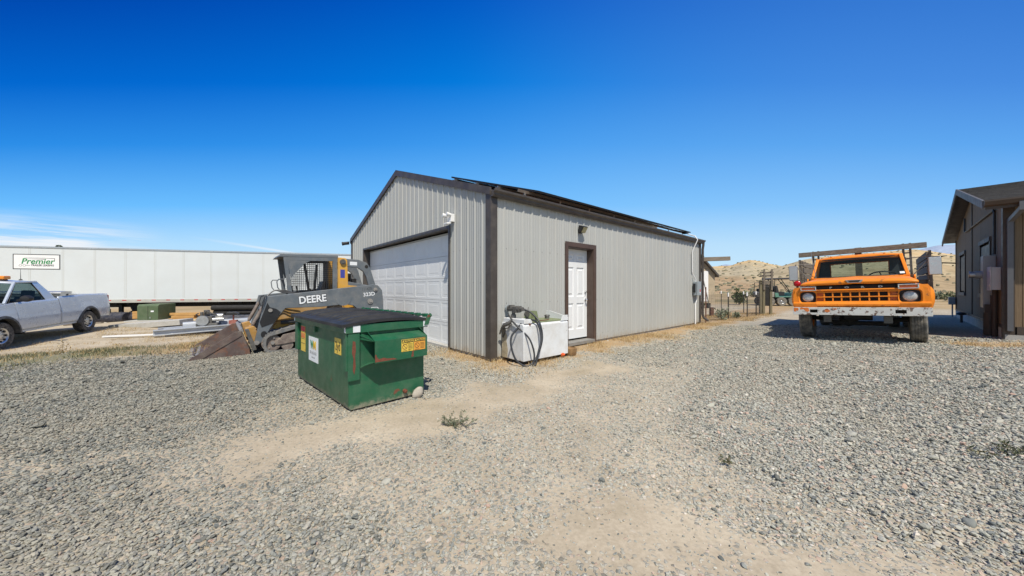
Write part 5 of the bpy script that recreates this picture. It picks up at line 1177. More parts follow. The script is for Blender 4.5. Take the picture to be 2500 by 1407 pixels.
def belt(s):
    path = [(.02, .02), (.10, .08), (.135, .20), (.11, .32), (.03, .395), (-.10, .425), (-.45, .50), (-.90, .595), (-1.30, .665), (-1.48, .67), (-1.62, .60), (-1.70, .48), (-1.74, .25), (-1.72, .12), (-1.62, .03), (-1.50, .005), (-1.1, 0), (-.7, 0), (-.30, 0), (-.10, .002)]
    P = [Vector((x, 0, z)) for x, z in path]; n = len(P); dense = []
    for i in range(n):
        a, b_, c, d_ = P[i-1], P[i], P[(i+1) % n], P[(i+2) % n]
        for k in range(4):
            t = k/4; dense.append(.5*((2*b_)+(c-a)*t+(2*a-5*b_+4*c-d_)*t*t+(3*b_-a-3*c+d_)*t**3))
    m = len(dense); q = MB(); rings = []; nor = []
    for i in range(m):
        t = (dense[(i+1) % m]-dense[i-1]).normalized(); nor.append(Vector((t.z, 0, -t.x)))
    cen = sum(dense, Vector())/m
    nor = [v if v.dot(p-cen) > 0 else -v for v, p in zip(nor, dense)]
    ya, yb = s*.52, s*.95
    for p, v in zip(dense, nor): rings.append([p+Vector((0, ya, 0)), p+Vector((0, yb, 0)), p-v*.058+Vector((0, yb, 0)), p-v*.058+Vector((0, ya, 0))])
    q.loft(rings+[rings[0]], cap=False)
    for i in range(0, m, 2):
        p, v = dense[i], nor[i]; t = Vector((v.z, 0, -v.x))
        for y0, y1 in ((ya, s*.70), (s*.77, yb)):
            c = [p+t*a*.022+v*h for a, h in ((-1, -.005), (1, -.005), (.7, .014), (-.7, .014))]
            q.add([(w.x, y0, w.z) for w in c]+[(w.x, y1, w.z) for w in c], [(0, 1, 2, 3), (7, 6, 5, 4), (0, 4, 5, 1), (1, 5, 6, 2), (2, 6, 7, 3), (3, 7, 4, 0)])
    q.build('track', M['track'], K, smooth=30, fix=True)
    q = MB(); y0, y1 = s*.60, s*.90
    q.lathe([(.0, s*.57), (.155, s*.57), (.160, s*.66), (.125, s*.70), (.125, s*.78), (.160, s*.82), (.160, s*.905), (.11, s*.915), (.06, s*.90), (0, s*.90)], (-.035, 0, .21), 'y', 24)
    q.build('idler_wheel', M['dirtymetal'], K, fix=True)
    for xr in (-.36, -.70, -1.02, -1.34):
        q = MB(); q.lathe([(0, s*.56), (.095, s*.56), (.10, s*.905), (.05, s*.91), (0, s*.91)], (xr, 0, .145), 'y', 18); q.build('track_roller', M['dirtymetal'], K, fix=True)
    q = MB(); q.lathe([(0, s*.60), (.20, s*.60), (.22, s*.70), (.22, s*.80), (.18, s*.86), (0, s*.86)], (-1.46, 0, .42), 'y', 20); q.build('drive_sprocket', M['dirtymetal'], K, fix=True)
    q = MB(); q.prism([(-.03, .17), (-.12, .25), (-.22, .30), (-.26, .36), (-.75, .42), (-1.25, .44), (-1.30, .20), (-.5, .19), (-.3, .17), (-.16, .16)], 'y', s*.64, s*.93); q.build('track_frame', M['dirtymetal'], K, bevel=.012, smooth=0)
    q = MB(); q.cyl((-.05, s*.90, .21), (-.05, s*.945, .21), .032, n=12)
    for a in range(4): q.cyl((-.035+.10*math.cos(a*1.57+.4), s*.905, .21+.10*math.sin(a*1.57+.4)), (-.035+.10*math.cos(a*1.57+.4), s*.922, .21+.10*math.sin(a*1.57+.4)), .016, n=8)
    q.build('hub_bolt', M['edge'], K)
belt(1); belt(-1)
q = MB(); q.prism([(-.08, .40), (-.20, .88), (-1.2, .88), (-2.45, 1.0), (-2.55, .50), (-2.2, .26), (-.25, .22)], 'y', -.50, .50); q.build('chassis', M['ldtan'], K, bevel=.015, smooth=0)
q = MB(); q.prism([(-.12, .46), (-.20, .57), (-.50, .585), (-1.2, .70), (-1.2, .42), (-.2, .40)], 'y', .501, .56); q.prism([(-.12, .46), (-.20, .57), (-.50, .585), (-1.2, .70), (-1.2, .42), (-.2, .40)], 'y', -.56, -.501); q.build('side_skirt', M['ldyel'], K, bevel=.012, smooth=0)
q = MB(); q.prism([(-1.85, .95), (-1.85, 1.36), (-2.30, 1.34), (-2.62, 1.16), (-2.74, .60), (-2.5, .48), (-2.2, .5)], 'y', -.52, .52); q.build('engine_hood', M['ldyel'], K, bevel=.02, smooth=0)
q = MB(); q.box(-2.80, -.50, .62, -2.745, .50, 1.12); q.build('rear_grille', M['black'], K, bevel=.01)
# lift arms
arm = [(.065, 1.105), (-.6, 1.170), (-2.46, 1.350), (-2.60, 1.335), (-2.72, 1.22), (-2.76, .95), (-2.75, .55), (-2.40, .54), (-2.22, .62), (-2.08, .76), (-1.93, .875), (-1.72, .915), (-1.13, .875), (-.32, .870), (-.20, .74), (-.02, .50), (.13, .27), (.19, .215), (.265, .215), (.29, .26), (.20, .62)]
for s in (1, -1):
    a0, a1 = (.785, .90) if s > 0 else (-.90, -.785)
    q = MB(); q.prism(arm, 'y', a0, a1); ao = q.build('lift_arm', M['ldgrey'], K, bevel=.010, smooth=0)
    yo_ = s*.9015
    q = MB(); q.cyl((-1.66, s*.9002, 1.05), (-1.66, yo_+s*.004, 1.05), .165, n=28); q.build('round_cover', M['ldgrey'], ao)
    for (x, z, r_) in ((-2.52, 1.235, .045), (-2.37, .965, .06)):
        q = MB(); q.cyl((x, yo_-s*.001, z), (x, yo_+s*.02, z), r_, n=16); q.cyl((x, yo_+s*.02, z), (x, yo_+s*.035, z), r_*.45, n=10); q.build('pivot_pin', M['edge'], ao)
    q = MB(); q.prism([(.045, .985), (.0, .90), (-.13, .865), (-.22, .80), (-.10, .60), (.16, .52), (.20, .62)], 'y', min(yo_, yo_+s*.004), max(yo_, yo_+s*.004)); q.cyl((.115, yo_-s*.002, .385), (.115, yo_+s*.004, .385), .062, n=18); q.build('dark_cover', M['black'], ao, smooth=0)
    q = MB(); q.cyl((-.01, s*.9055, .84), (-.01, s*.925, .84), .035, n=12); q.build('pivot_pin', M['edge'], ao)
    q = MB(); q.cyl((.255, s*.78, .235), (.255, s*.92, .235), .04, n=14); q.build('pivot_pin', M['edge'], ao)
    q = MB(); yc = s*.62
    q.cyl((.07, yc, .95), (.30, yc, .56), .042, n=12); q.cyl((.30, yc, .56), (.36, yc, .46), .024, n=10); q.build('bucket_cylinder', M['dirtymetal'], K)
    q = MB(); q.cyl((-.25, s*.70, .58), (-2.2, s*.70, .62), .04, n=10); q.build('lift_cylinder', M['black'], K)
    if s > 0:
        th = -math.atan2(.18, 1.86)
        rt = Matrix((Vector((-math.cos(th), 0, -math.sin(th))), Vector((0-math.sin(th), 0, math.cos(th))), Vector((0, 1, 0)))).transposed().to_euler()
        text('brand_outline', 'DEERE', .205, M['ink'], ao, (-.92, yo_+.0005, 1.035), rt, bold=.016, sx=1.06)
        text('brand_lettering', 'DEERE', .205, M['paper'], ao, (-.92, yo_+.0025, 1.035), rt, bold=.006, sx=1.06)
        text('model_lettering', '323D', .115, M['paper'], ao, (-2.345, yo_+.001, 1.125), rt, bold=.002, sx=1.25)
        text('unit_number', '111420', .10, mat('faded_number', (.07, .08, .09), .6), ao, (-2.28, yo_+.001, 1.245), rt, bold=.001, sx=.9)
        # leaping animal badge
        q = MB(); bx, bz, hw = -2.50, .745, .085
        q.prism([(bx+hw*x, bz+hw*z) for x, z in ((1, .75), (.75, 1), (-.8, 1), (-1.05, .75), (-1, -.6), (-.75, -.95), (.75, -.95), (1, -.6))], 'y', yo_, yo_+.0012); bo = q.build('badge', M['paper'], ao, smooth=0)
        q = MB(); q.prism([(bx+hw*.86*x, bz+hw*.86*z) for x, z in ((1, .75), (.75, 1), (-.8, 1), (-1.05, .75), (-1, -.6), (-.75, -.95), (.75, -.95), (1, -.6))], 'y', yo_+.0013, yo_+.002); q.build('badge_field', M['ldgrey'], bo, smooth=0)
        q = MB(); q.prism([(bx+hw*x, bz+hw*z) for x, z in ((.72, .72), (.58, .55), (.62, .30), (.35, .18), (-.05, .12), (-.35, .22), (-.62, .10), (-.85, -.42), (-.62, -.25), (-.45, -.10), (-.05, -.22), (.30, -.18), (.70, -.55), (.92, -.50), (.66, -.15), (.78, .15), (.82, .45), (.92, .50))], 'y', yo_+.0021, yo_+.003); q.build('leaping_deer', M['paper'], bo, smooth=0)
q = MB(); q.cyl((.02, -.785, .80), (.02, .785, .80), .055, n=14); q.build('cross_tube', M['ldgrey'], K)
q = MB(); q.cyl((-2.55, -.785, 1.2), (-2.55, .785, 1.2), .06, n=14); q.build('cross_tube', M['ldgrey'], K)
# bucket with wear plates and cutting edge
q = MB()
side = [(1.20, .012), (.38, .012), (.335, .05), (.46, .46), (.50, .485), (.56, .47), (1.20, .045)]
for s in (1, -1): q.prism(side, 'y', s*.95, s*.93)
prof = [(1.235, .008), (.40, .012), (.345, .06), (.345, .12), (.46, .47), (.505, .49), (.51, .475), (.475, .455), (.365, .12), (.37, .07), (.41, .034), (1.20, .030)]
q.prism(prof, 'y', -.929, .929)
bk = q.build('bucket', M['bucket'], K, bevel=.003, smooth=0)
q = MB()
for s in (1, -1): q.prism([(.47, .482), (.56, .476), (1.215, .047), (1.215, .012), (1.08, .012), (.47, .395)], 'y', s*.9505, s*.962)
q.build('wear_plate', M['bucket'], bk, bevel=.002, smooth=0)
q = MB(); q.prism([(1.30, .004), (1.10, .0), (1.10, .035), (1.12, .038)], 'y', -.965, .965); q.build('cutting_edge', M['edge'], bk, smooth=0)
q = MB()
for k in range(9): q.cyl((1.16, -.86+k*.215, .03), (1.16, -.86+k*.215, .047), .018, n=8)
q.build('edge_bolt', M['dark'], bk)
q = MB(); q.bar((.43, 0, .485), (.43, 1.86, .485), .0001) if 0 else None
q.cyl((.475, -.95, .485), (.475, .95, .485), .03, n=10); q.build('bucket_lip', M['edge'], bk)
q = MB()
for s in (1, -1): q.prism([(.30, .10), (.42, .49), (.36, .50), (.24, .12)], 'y', s*.95, s*.76)
q.build('bucket_rib', M['iron'], bk, smooth=0)
q = MB()
for s in (1, -1): q.prism([(.335, .20), (.22, .20), (.16, .32), (.27, .54), (.41, .50)], 'y', s*.50, s*.75)
q.box(.20, -.5, .24, .29, .5, .46); q.build('quick_attach', M['ldtan'], K, bevel=.01, smooth=0)
# cab
q = MB()
for s in (1, -1):
    y0, y1 = s*.43, s*.47
    q.prism([(-.60, 1.05), (-.475, 1.93), (-.56, 1.93), (-.70, 1.05)], 'y', y0, y1)
    q.prism([(-.56, 1.84), (-.555, 1.93), (-1.78, 1.965), (-1.78, 1.875)], 'y', y0, y1)
    q.prism([(-1.66, 1.05), (-1.66, 1.88), (-1.78, 1.88), (-1.78, 1.05)], 'y', y0, y1)
    q.prism([(-.56, 1.845), (-.645, 1.48), (-.72, 1.56), (-.95, 1.78), (-1.10, 1.855)], 'y', y0, y1)
q.build('cab_frame', M['ldgrey'], K, bevel=.008, smooth=0)
q = MB(); q.prism([(-.36, 1.915), (-.42, 1.975), (-1.80, 2.01), (-1.80, 1.955), (-.50, 1.92)], 'y', -.475, .475); q.build('roof', M['ldgrey'], K, bevel=.008, smooth=0)
for s in (1, -1):
    q = MB(); y0, y1 = s*.445, s*.452
    for k in range(22):
        x = -.66-k*.047; zt = 1.48+(-x-.62)*.80 if x > -1.06 else 1.86; q.box(x-.0042, y0, 1.05, x+.0042, y1, min(zt, 1.86))
    for k in range(17):
        z = 1.08+k*.047; xa = -.66 if z < 1.5 else -.66-(z-1.5)*1.22; q.box(-1.68, y0-.0041*s, z-.0042, xa, y0-.0005*s, z+.0042)
    q.build('window_grille', M['black'], K, smooth=0)
    q = MB(); q.tube([(-.53, s*.46, 1.20), (-.40, s*.50, 1.22), (-.35, s*.50, 1.28), (-.33, s*.50, 1.40), (-.37, s*.50, 1.45), (-.50, s*.46, 1.45)], .013, 6); q.build('grab_handle', M['ldgrey'], K)
q = MB(); q.prism([(-.95, .86), (-1.45, .86), (-1.58, 1.42), (-1.49, 1.44), (-1.38, 1.10), (-.95, 1.04)], 'y', -.22, .22); q.build('seat', M['black'], K, bevel=.03)
q = MB()
for s in (1, -1): q.tube([(-.85, s*.30, 1.0), (-.80, s*.30, 1.32)], .018, 6); q.box(-1.35, s*.30, 1.1, -.95, s*.36, 1.17)
q.tube([(-.98, .36, 1.80), (-1.08, .34, 1.25), (-1.22, .34, 1.20), (-1.28, .36, 1.78)], .035, 6); q.build('lap_bar', M['black'], K)
MB().box(-1.66, -.43, 1.0, -1.63, .43, 1.16).build('cab_back', M['black'], K, smooth=0)
q = MB(); q.box(-.66, -.40, .88, -.60, .40, 1.04); q.build('front_sill', M['black'], K, smooth=0)
# yellow pillar behind the cab and the rear guards
for s in (1, -1):
    q = MB(); q.prism([(-1.785, 1.05), (-1.785, 1.965), (-1.98, 1.955), (-2.03, 1.90), (-2.06, 1.20), (-2.08, 1.05)], 'y', s*.44, s*.53); q.build('rear_pillar', M['ldyel'], K, bevel=.012, smooth=0)
    q = MB(); q.prism([(-2.00, 1.945), (-2.34, 1.935), (-2.58, 1.875), (-2.68, 1.76), (-2.88, 1.25), (-2.66, 1.25), (-2.57, 1.52), (-2.48, 1.66), (-2.33, 1.74), (-2.04, 1.76)], 'y', s*.45, s*.52); q.prism([(-2.05, 1.42), (-2.05, 1.33), (-2.62, 1.26), (-2.60, 1.34)], 'y', s*.45, s*.52); q.build('rear_guard', M['ldgrey'], K, bevel=.012, smooth=0)
    q = MB(); q.cyl((-1.90, s*.50, 1.865), (-1.90, s*.57, 1.865), .062, n=18); q.cyl((-1.90, s*.57, 1.865), (-1.90, s*.58, 1.865), .03, n=12); q.build('work_light', M['iron'], K)
    q = MB(); q.cyl((-2.57, s*.519, 1.78), (-2.57, s*.525, 1.78), .04, n=14); q.build('guard_hole', M['dark'], K)
q = MB(); q.box(-1.96, .5305, 1.50, -1.84, .532, 1.69); q.build('blue_sticker', mat('blue_print', (.05, .06, .30), .4), K, smooth=0)
q = MB(); q.box(-2.30, .5205, 1.80, -2.10, .522, 1.88); q.build('white_sticker', M['paper'], K, smooth=0)
q = MB(); q.cyl((-2.35, 0, 1.30), (-2.35, 0, 1.50), .12, n=16); q.cyl((-2.2, .2, 1.3), (-2.2, .2, 1.62), .045, n=12); q.build('air_cleaner', M['black'], K)
q = MB()
for k in range(3): q.tube(spline([(-.55, .80-.03*k, 1.175), (-.30, .80-.03*k, 1.18+.02*k), (-.12, .78-.03*k, 1.22), (.03, .80-.03*k, 1.12), (.09, .84, 1.04), (.17, .78, .75), (.25, .70, .62)]), .013, 6)
q.tube([(.06, .90, 1.10), (.10, .94, 1.10), (.15, .94, .98), (.16, .92, .86)], .011, 6); q.tube([(.08, .60, 1.12), (.14, .58, 1.10), (.18, .58, .98), (.12, .60, .88)], .011, 6); q.build('hydraulic_hose', M['hose'], K)
q = MB(); q.prism([(-1.30, .80), (-1.70, .80), (-1.66, .90), (-1.5, .92), (-1.35, .88)], 'y', .56, .76); q.build('fender_cover', M['dirtymetal'], K, bevel=.02)

# bring the machine to its true length: round parts keep their shape and only shift
def squeeze(o):
    nm = o.name.split('.')[0]
    if nm in ('bucket', 'wear_plate', 'cutting_edge', 'edge_bolt', 'bucket_lip', 'bucket_rib', 'quick_attach'): a, b_ = .95, .062
    elif nm in ('cab_frame', 'roof', 'window_grille', 'grab_handle', 'seat', 'lap_bar', 'cab_back', 'front_sill', 'rear_pillar', 'rear_guard', 'work_light', 'guard_hole', 'blue_sticker', 'white_sticker', 'air_cleaner', 'engine_hood', 'rear_grille'): a, b_ = .786, .19
    else: a, b_ = .79, .085
    if nm in ('brand_outline', 'brand_lettering', 'model_lettering', 'unit_number'): o.location.x = a*o.location.x+b_; o.scale.x *= a+.02; return
    xs_ = [v.co.x for v in o.data.vertices]; c = (min(xs_)+max(xs_))/2
    rnd = nm in ('idler_wheel', 'track_roller', 'drive_sprocket', 'hub_bolt', 'round_cover', 'pivot_pin', 'work_light', 'guard_hole', 'cross_tube', 'badge', 'badge_field', 'leaping_deer')
    for v in o.data.vertices: v.co.x = v.co.x+a*c+b_-c if rnd else a*v.co.x+b_
for o in list(loader.children_recursive):
    if o.type == 'MESH': squeeze(o)

# ---------------------------------------------------------------- semi trailer
M['trailer'] = mat('trailer_white_skin', (.60, .635, .64), .42, 0, .025, .6, dust=.10)
M['rail'] = mat('trailer_rail', (.50, .49, .44), .55, .2, .06, 2, dust=.4)
TR = math.atan2(.268, .963); TZ = -.62
trl = empty('semi_trailer', (-18.3, 18.2, TZ), TR, 'long white semi trailer parked behind the grey pickup', 'trailer'); TM = Matrix.Translation((-18.3, 18.2, TZ)) @ Matrix.Rotation(TR, 4, 'Z')
ta, tb, zf, zt_ = -7.35, 9.3, 1.12, 3.93
q = MB(); q.box(ta, 0, zf+.10, tb, 2.6, zt_); q.build('box_body', M['trailer'], trl, bevel=.03)
q = MB(); x = ta+.3
while x < tb: q.box(x-.035, -.004, zf+.20, x-.027, 0, zt_-.08); q.box(x+.027, -.004, zf+.20, x+.035, 0, zt_-.08); x += 1.245
q.build('panel_seam', M['rail'], trl, smooth=0)
q = MB(); q.box(ta-.01, -.03, zt_-.06, tb+.01, .02, zt_+.015); q.build('top_rail', M['alu'], trl, smooth=0)
q = MB(); q.box(ta-.01, -.032, zf-.02, tb+.01, 0, zf+.15); q.build('bottom_rail', M['rail'], trl, smooth=0)
x = ta+.2
while x < tb: MB().box(x, -.0365, zf+.085, x+.17, -.0325, zf+.125).build('red_reflector', M['red'], trl, smooth=0); x += .62
q = MB(); q.box(ta+.2, .6, zf-.28, tb-.2, .75, zf-.03); q.box(ta+.2, 1.85, zf-.28, tb-.2, 2.0, zf-.03)
x = ta+.3
while x < tb-.2: q.box(x, .05, zf-.12, x+.06, 2.55, zf-.021); x += .5
q.build('floor_frame', M['dark'], trl, smooth=0)
for y in (.45, 2.1):
    q = MB(); q.box(-2.62, y-.07, .10, -2.48, y+.07, zf-.03); q.box(-2.75, y-.18, 0, -2.35, y+.18, .10); q.bar((-2.55, y, .35), (-1.4, y, zf-.1), .06); q.build('landing_gear', M['dark'], trl, smooth=0)
q = MB(); q.prism([(-2.3, zf-.05), (-1.1, zf-.05), (-1.35, .35), (-2.0, .35)], 'y', .5, 1.2); q.build('under_box', M['dark'], trl, smooth=0)
q = MB(); q.box(3.0, .5, .55, 6.0, 2.1, zf-.04); q.bar((3.0, .3, .9), (4.4, .3, .55), .07); q.build('bogie', M['dark'], trl, smooth=0)
for x in (4.1, 5.4):
    for y, s in ((.28, -1), (2.32, 1)): wheel(trl, (x, y, .50), .50, .50, .29, M['rubber'], M['steel'], s)
sg = empty('sign', (0, 0, 0), parent=trl)
MB().box(-6.42, -.0065, 2.80, -4.66, -.0005, 3.55).build('sign_board', M['ink'], sg, smooth=0); MB().box(-6.385, -.009, 2.835, -4.695, -.0067, 3.515).build('sign_face', M['white'], sg, smooth=0)
rf = (R(90), 0, 0)
text('company_name', 'Premier', .385, mat('sign_green', (.01, .22, .06), .5), sg, (-5.51, -.0105, 3.185), rf, bold=.007, shear=.22, sx=.98)
text('company_line', 'TRAILER LEASING', .125, M['ink'], sg, (-5.33, -.0105, 2.995), rf, bold=.003, shear=.15, sx=.88)
q = MB(); q.prism([(-6.0, 3.37), (-4.86, 3.34), (-4.86, 3.36), (-6.0, 3.377)], 'y', -.0105, -.0095); q.box(-4.88, -.0105, 3.22, -4.86, -.0095, 3.339); q.prism([(-6.0, 3.318), (-5.22, 3.29), (-5.22, 3.315), (-6.0, 3.324)], 'y', -.0105, -.0095)
for cx in (-6.14, -6.0): q.lathe([(.045, 0), (.055, 0), (.055, .001), (.045, .001)], (cx, -.0105, 2.985), 'y', 18, closed=True)
q.box(-5.94, -.0105, 2.985, -5.78, -.0095, 3.0); q.build('logo_line', M['ink'], sg, smooth=0)

# ---------------------------------------------------------------- silver pickup
M['silver'] = mat('silver_metallic_paint', (.50, .55, .62), .30, .25, .02, 2, coat=.5, dust=.03)
M['flare'] = mat('grey_plastic_flare', (.045, .047, .05), .6, 0, .1, 5, dust=.2)
M['carglass'] = glass('car_window_glass', (.50, .60, .60), .25)
M['lightbar'] = mat('amber_light_bar', (.75, .24, .02), .25, 0, .15, 30)
pf = Vector((1.37, -3.0, -.127)).normalized(); pl = Vector((0, 0, 1)).cross(pf).normalized(); pu = pf.cross(pl)
pr_ = Vector((-16.05, 12.6, -.379))-pl*.82
pick = empty('pickup_truck', pr_, 0, 'silver regular cab pickup with amber light bar and dark wheel flares', 'pickup truck'); pick.rotation_euler = Matrix((pf, pl, pu)).transposed().to_euler()
V = pick; WB = 3.38; AR = .50
def zb(x):
    for c in (0, WB):
        if abs(x-c) < AR: return max(.47, .40+math.sqrt(AR*AR-(x-c)**2)*1.0)
    return .47 if x > .45 else .50
ztab = interp([(-1.22, 1.36), (-.6, 1.385), (1.31, 1.39), (1.34, 1.325), (2.9, 1.305), (3.3, 1.27), (4.0, 1.20), (4.25, 1.12)])
def yf(x, z):
    t = (z-.85)/.55; y = .955-.055*t*t-.02*max(0, t)
    if z > .86: y -= .012*ss(.86, .90, z)
    y -= .10*ss(3.7, 4.3, x)**2+.05*ss(-.9, -1.25, x)**2
    for c in (0, WB): y += .025*max(0, 1-((x-c)/.62)**2)*ss(1.15, .9, z)
    return float(y)
for s in (1, -1):
    for nm, xa, xb in (('bed_side', -1.22, 1.30), ('door', 1.33, 2.92), ('front_fender', 2.93, 4.28)):
        q = MB(); skin(q, np.linspace(xa, xb, 46), zb, ztab, yf, 14, s); o = q.build(nm, M['silver'], V, smooth=50)
        so = o.modifiers.new('thickness', 'SOLIDIFY'); so.thickness = .035; so.offset = -1 if True else 1
    for c in (0, WB):
        q = MB(); ro = []; 
        for k in range(25):
            a = math.pi*k/24; ro.append([(c+r_*math.cos(a), s*(yf(c, .8)+.0+h), .40+r_*math.sin(a)-.0) for r_, h in ((AR-.02, -.10), (AR-.015, .035), (AR+.045, .030), (AR+.085, -.012))])
        q.grid(ro); q.build('wheel_flare', M['flare'], V, smooth=50)
        wheel(V, (c, s*.83, .39), .39, .26, .215, M['rubber'], M['alu'], s, lug=.02, n=48, holes=8, deep=.22)
    q = MB(); q.bar((3.16, s*.87, 1.30), (2.50, s*.665, 1.885), .06, .06, (0, 1, 0)); q.build('a_pillar', M['silver'], V, bevel=.015)
    q = MB(); q.loft([[(1.36, s*.90, 1.31), (1.80, s*.90, 1.31), (1.80, s*.85, 1.31), (1.36, s*.85, 1.31)], [(1.55, s*.82, 1.60), (1.86, s*.82, 1.60), (1.86, s*.77, 1.60), (1.55, s*.77, 1.60)], [(1.72, s*.69, 1.90), (1.98, s*.69, 1.90), (1.98, s*.64, 1.90), (1.72, s*.64, 1.90)]]); q.build('c_pillar', M['silver'], V, bevel=.01, fix=True)
    q = MB(); q.bar((2.52, s*.675, 1.895), (1.75, s*.675, 1.905), .06, .05); q.build('roof_rail', M['silver'], V, bevel=.012)
    q = MB(); q.quad((3.08, s*.875, 1.30), (1.80, s*.895, 1.31), (1.95, s*.672, 1.89), (2.50, s*.672, 1.88)); q.build('side_window', M['carglass'], V, smooth=0)
    q = MB(); q.tube([(3.06, s*.885, 1.315), (1.82, s*.90, 1.32), (1.96, s*.685, 1.885), (2.49, s*.68, 1.875)], .016, 6, closed=True); q.build('window_seal', M['black'], V)
    q = MB(); q.lathe([(0, -.04), (.09, -.04), (.12, -.01), (.125, .05), (.09, .11), (0, .13)], (0, 0, 0), 'x', 18); mo = q.build('door_mirror', M['black'], V, fix=True); mo.location = (2.78, s*1.10, 1.42); mo.scale = (1, 1.05, .8)
    q = MB(); q.bar((2.80, s*.90, 1.36), (2.80, s*1.05, 1.40), .08, .05); q.build('mirror_arm', M['black'], V, bevel=.01)
    q = MB(); q.box(1.46, s*.905, 1.12, 1.70, s*.945, 1.205); q.build('door_handle', M['black'], V, bevel=.012)
    q = MB(); q.box(.55, s*.90, .40, 2.85, s*.94, .475); q.build('rocker', M['silver'], V, bevel=.01)
    MB().prism([(3.95, .95), (4.27, .95), (4.24, 1.10), (4.0, 1.13)], 'y', s*.60, s*.83).build('headlight', M['lampglass'], V, bevel=.01)
    MB().box(-1.255, s*.80, .75, -1.20, s*.90, 1.30).build('tail_light', M['redlens'], V, bevel=.008)
q = MB(); q.lathe([(.105, 0), (.115, 0), (.115, .002), (.105, .002)], (.88, .9415, 1.08), 'y', 24, closed=True); q.build('fuel_door', M['flare'], V, smooth=0)
rr2 = [ring(1.66, .62, 1.875, 1.85), ring(1.70, .66, 1.925, 1.89), ring(1.85, .68, 1.955, 1.905), ring(2.15, .685, 1.962, 1.905), ring(2.42, .68, 1.945, 1.895), ring(2.52, .67, 1.91, 1.875), ring(2.53, .66, 1.88, 1.86)]
q = MB(); q.grid([r_[::-1] for r_ in rr2]); q.grid([[(x, y, z-.03) for x, y, z in r_] for r_ in rr2]); q.build('roof', M['silver'], V, smooth=60)
q = MB(); q.grid([[(3.22-.10*(abs(k)/6)**2, .86*k/6, 1.29) for k in range(-6, 7)], [(2.54-.06*(abs(k)/6)**2, .66*k/6, 1.88) for k in range(-6, 7)]]); q.build('windshield', M['carglass'], V, smooth=60)
q = MB(); q.quad((1.37, .80, 1.34), (1.37, -.80, 1.34), (1.66, -.62, 1.86), (1.66, .62, 1.86)); q.build('rear_window', M['carglass'], V, smooth=0)
q = MB()
for x, zc, ze, hw in ((3.12, 1.285, 1.275, .86),): pass
q.grid([[(x, hw*k/8, ze+(zc-ze)*(1-abs(k/8)**3)) for k in range(8, -9, -1)] for x, zc, ze, hw in ((3.10, 1.31, 1.30, .88), (3.5, 1.30, 1.255, .87), (3.9, 1.26, 1.21, .85), (4.2, 1.19, 1.14, .80), (4.28, 1.12, 1.08, .78))]); q.build('hood', M['silver'], V, smooth=60)
q = MB(); q.box(4.24, -.62, .80, 4.29, .62, 1.08); q.build('grille', M['black'], V, bevel=.01); q = MB(); q.box(4.28, -.92, .50, 4.42, .92, .72); q.build('front_bumper', M['chrome'], V, bevel=.02)
q = MB(); q.box(-1.38, -.90, .55, -1.26, .90, .72); q.build('rear_bumper', M['dark'], V, bevel=.02)
q = MB(); q.box(-1.25, -.86, .72, -1.20, .86, 1.36); q.build('tailgate', M['silver'], V, bevel=.01)
q = MB(); q.box(-1.2, -.84, .80, 1.28, .84, .84); q.box(1.27, -.84, .84, 1.30, .84, 1.36); q.build('bed_floor', M['silver'], V, smooth=0)
q = MB(); q.box(1.32, -.86, .50, 3.0, .86, .56); q.box(1.32, -.86, .56, 1.35, .86, 1.33); q.box(2.95, -.84, .5, 3.02, .84, 1.26); q.box(-1.1, -.5, .42, 4.1, .5, .60); q.box(-.5, -.62, .7, .5, .62, .95); q.box(2.9, -.62, .6, 3.9, .62, 1.05); q.box(2.62, -.80, 1.05, 3.0, .80, 1.30); q.build('underbody', M['dark'], V, smooth=0)
q = MB()
for y in (.38, -.38): q.prism([(1.55, .6), (2.35, .6), (2.35, .92), (1.85, .95), (1.62, 1.42), (1.48, 1.40)], 'y', y-.26, y+.26); q.prism([(1.50, 1.42), (1.64, 1.42), (1.60, 1.62), (1.48, 1.60)], 'y', y-.13, y+.13)
q.build('seat', M['dark'], V, bevel=.03)
q = MB(); q.tube([Vector((2.45, .38, 1.20))+Vector((.09*math.sin(a)*.6, .19*math.cos(a), .19*math.sin(a))) for a in [k*.4 for k in range(16)]], .016, 6, closed=True); q.build('steering_wheel', M['black'], V)
q = MB(); q.box(2.22, -.45, 1.985, 2.46, .45, 2.09); q.build('light_bar', M['lightbar'], V, bevel=.03); q = MB(); q.box(2.26, -.40, 1.945, 2.42, .40, 1.9845); q.build('light_bar_base', M['dark'], V, smooth=0)
q = MB(); q.cyl((1.86, .42, 1.95), (1.86, .42, 1.98), .04, .03, 10); q.tube([(1.86, .42, 1.98), (1.855, .42, 2.30)], [.009, .003], 6); q.build('antenna', M['black'], V)
PM = Matrix.Translation(pr_) @ pick.rotation_euler.to_matrix().to_4x4()
tb_ = empty('tool_box', label='bare aluminium tool box across the pickup bed behind the cab', cat='tool box'); tb_.matrix_world = PM
q = MB(); q.box(.70, -.90, 1.395, 1.18, .90, 1.49); q.box(.72, -.78, 1.10, 1.16, .78, 1.394); q.build('box_body', M['alu'], tb_, bevel=.006)
q = MB(); q.prism([(.68, 1.4905), (1.20, 1.4905), (1.18, 1.54), (.94, 1.56), (.70, 1.54)], 'y', -.91, .91); q.build('lid', M['alu'], tb_, smooth=0)
q = MB(); q.box(.86, .9005, 1.41, .93, .912, 1.46); q.build('latch', M['black'], tb_, smooth=0)
q = MB(); q.prism([(.30, 1.39), (.62, 1.39), (.62, 1.46), (.34, 1.42)], 'y', -.5, .84); o = q.build('metal_sheet', M['alu'], None, smooth=0); o.matrix_world = PM; tag(o, 'folded aluminium sheet lying on the pickup bed behind the tool box', 'metal sheet')
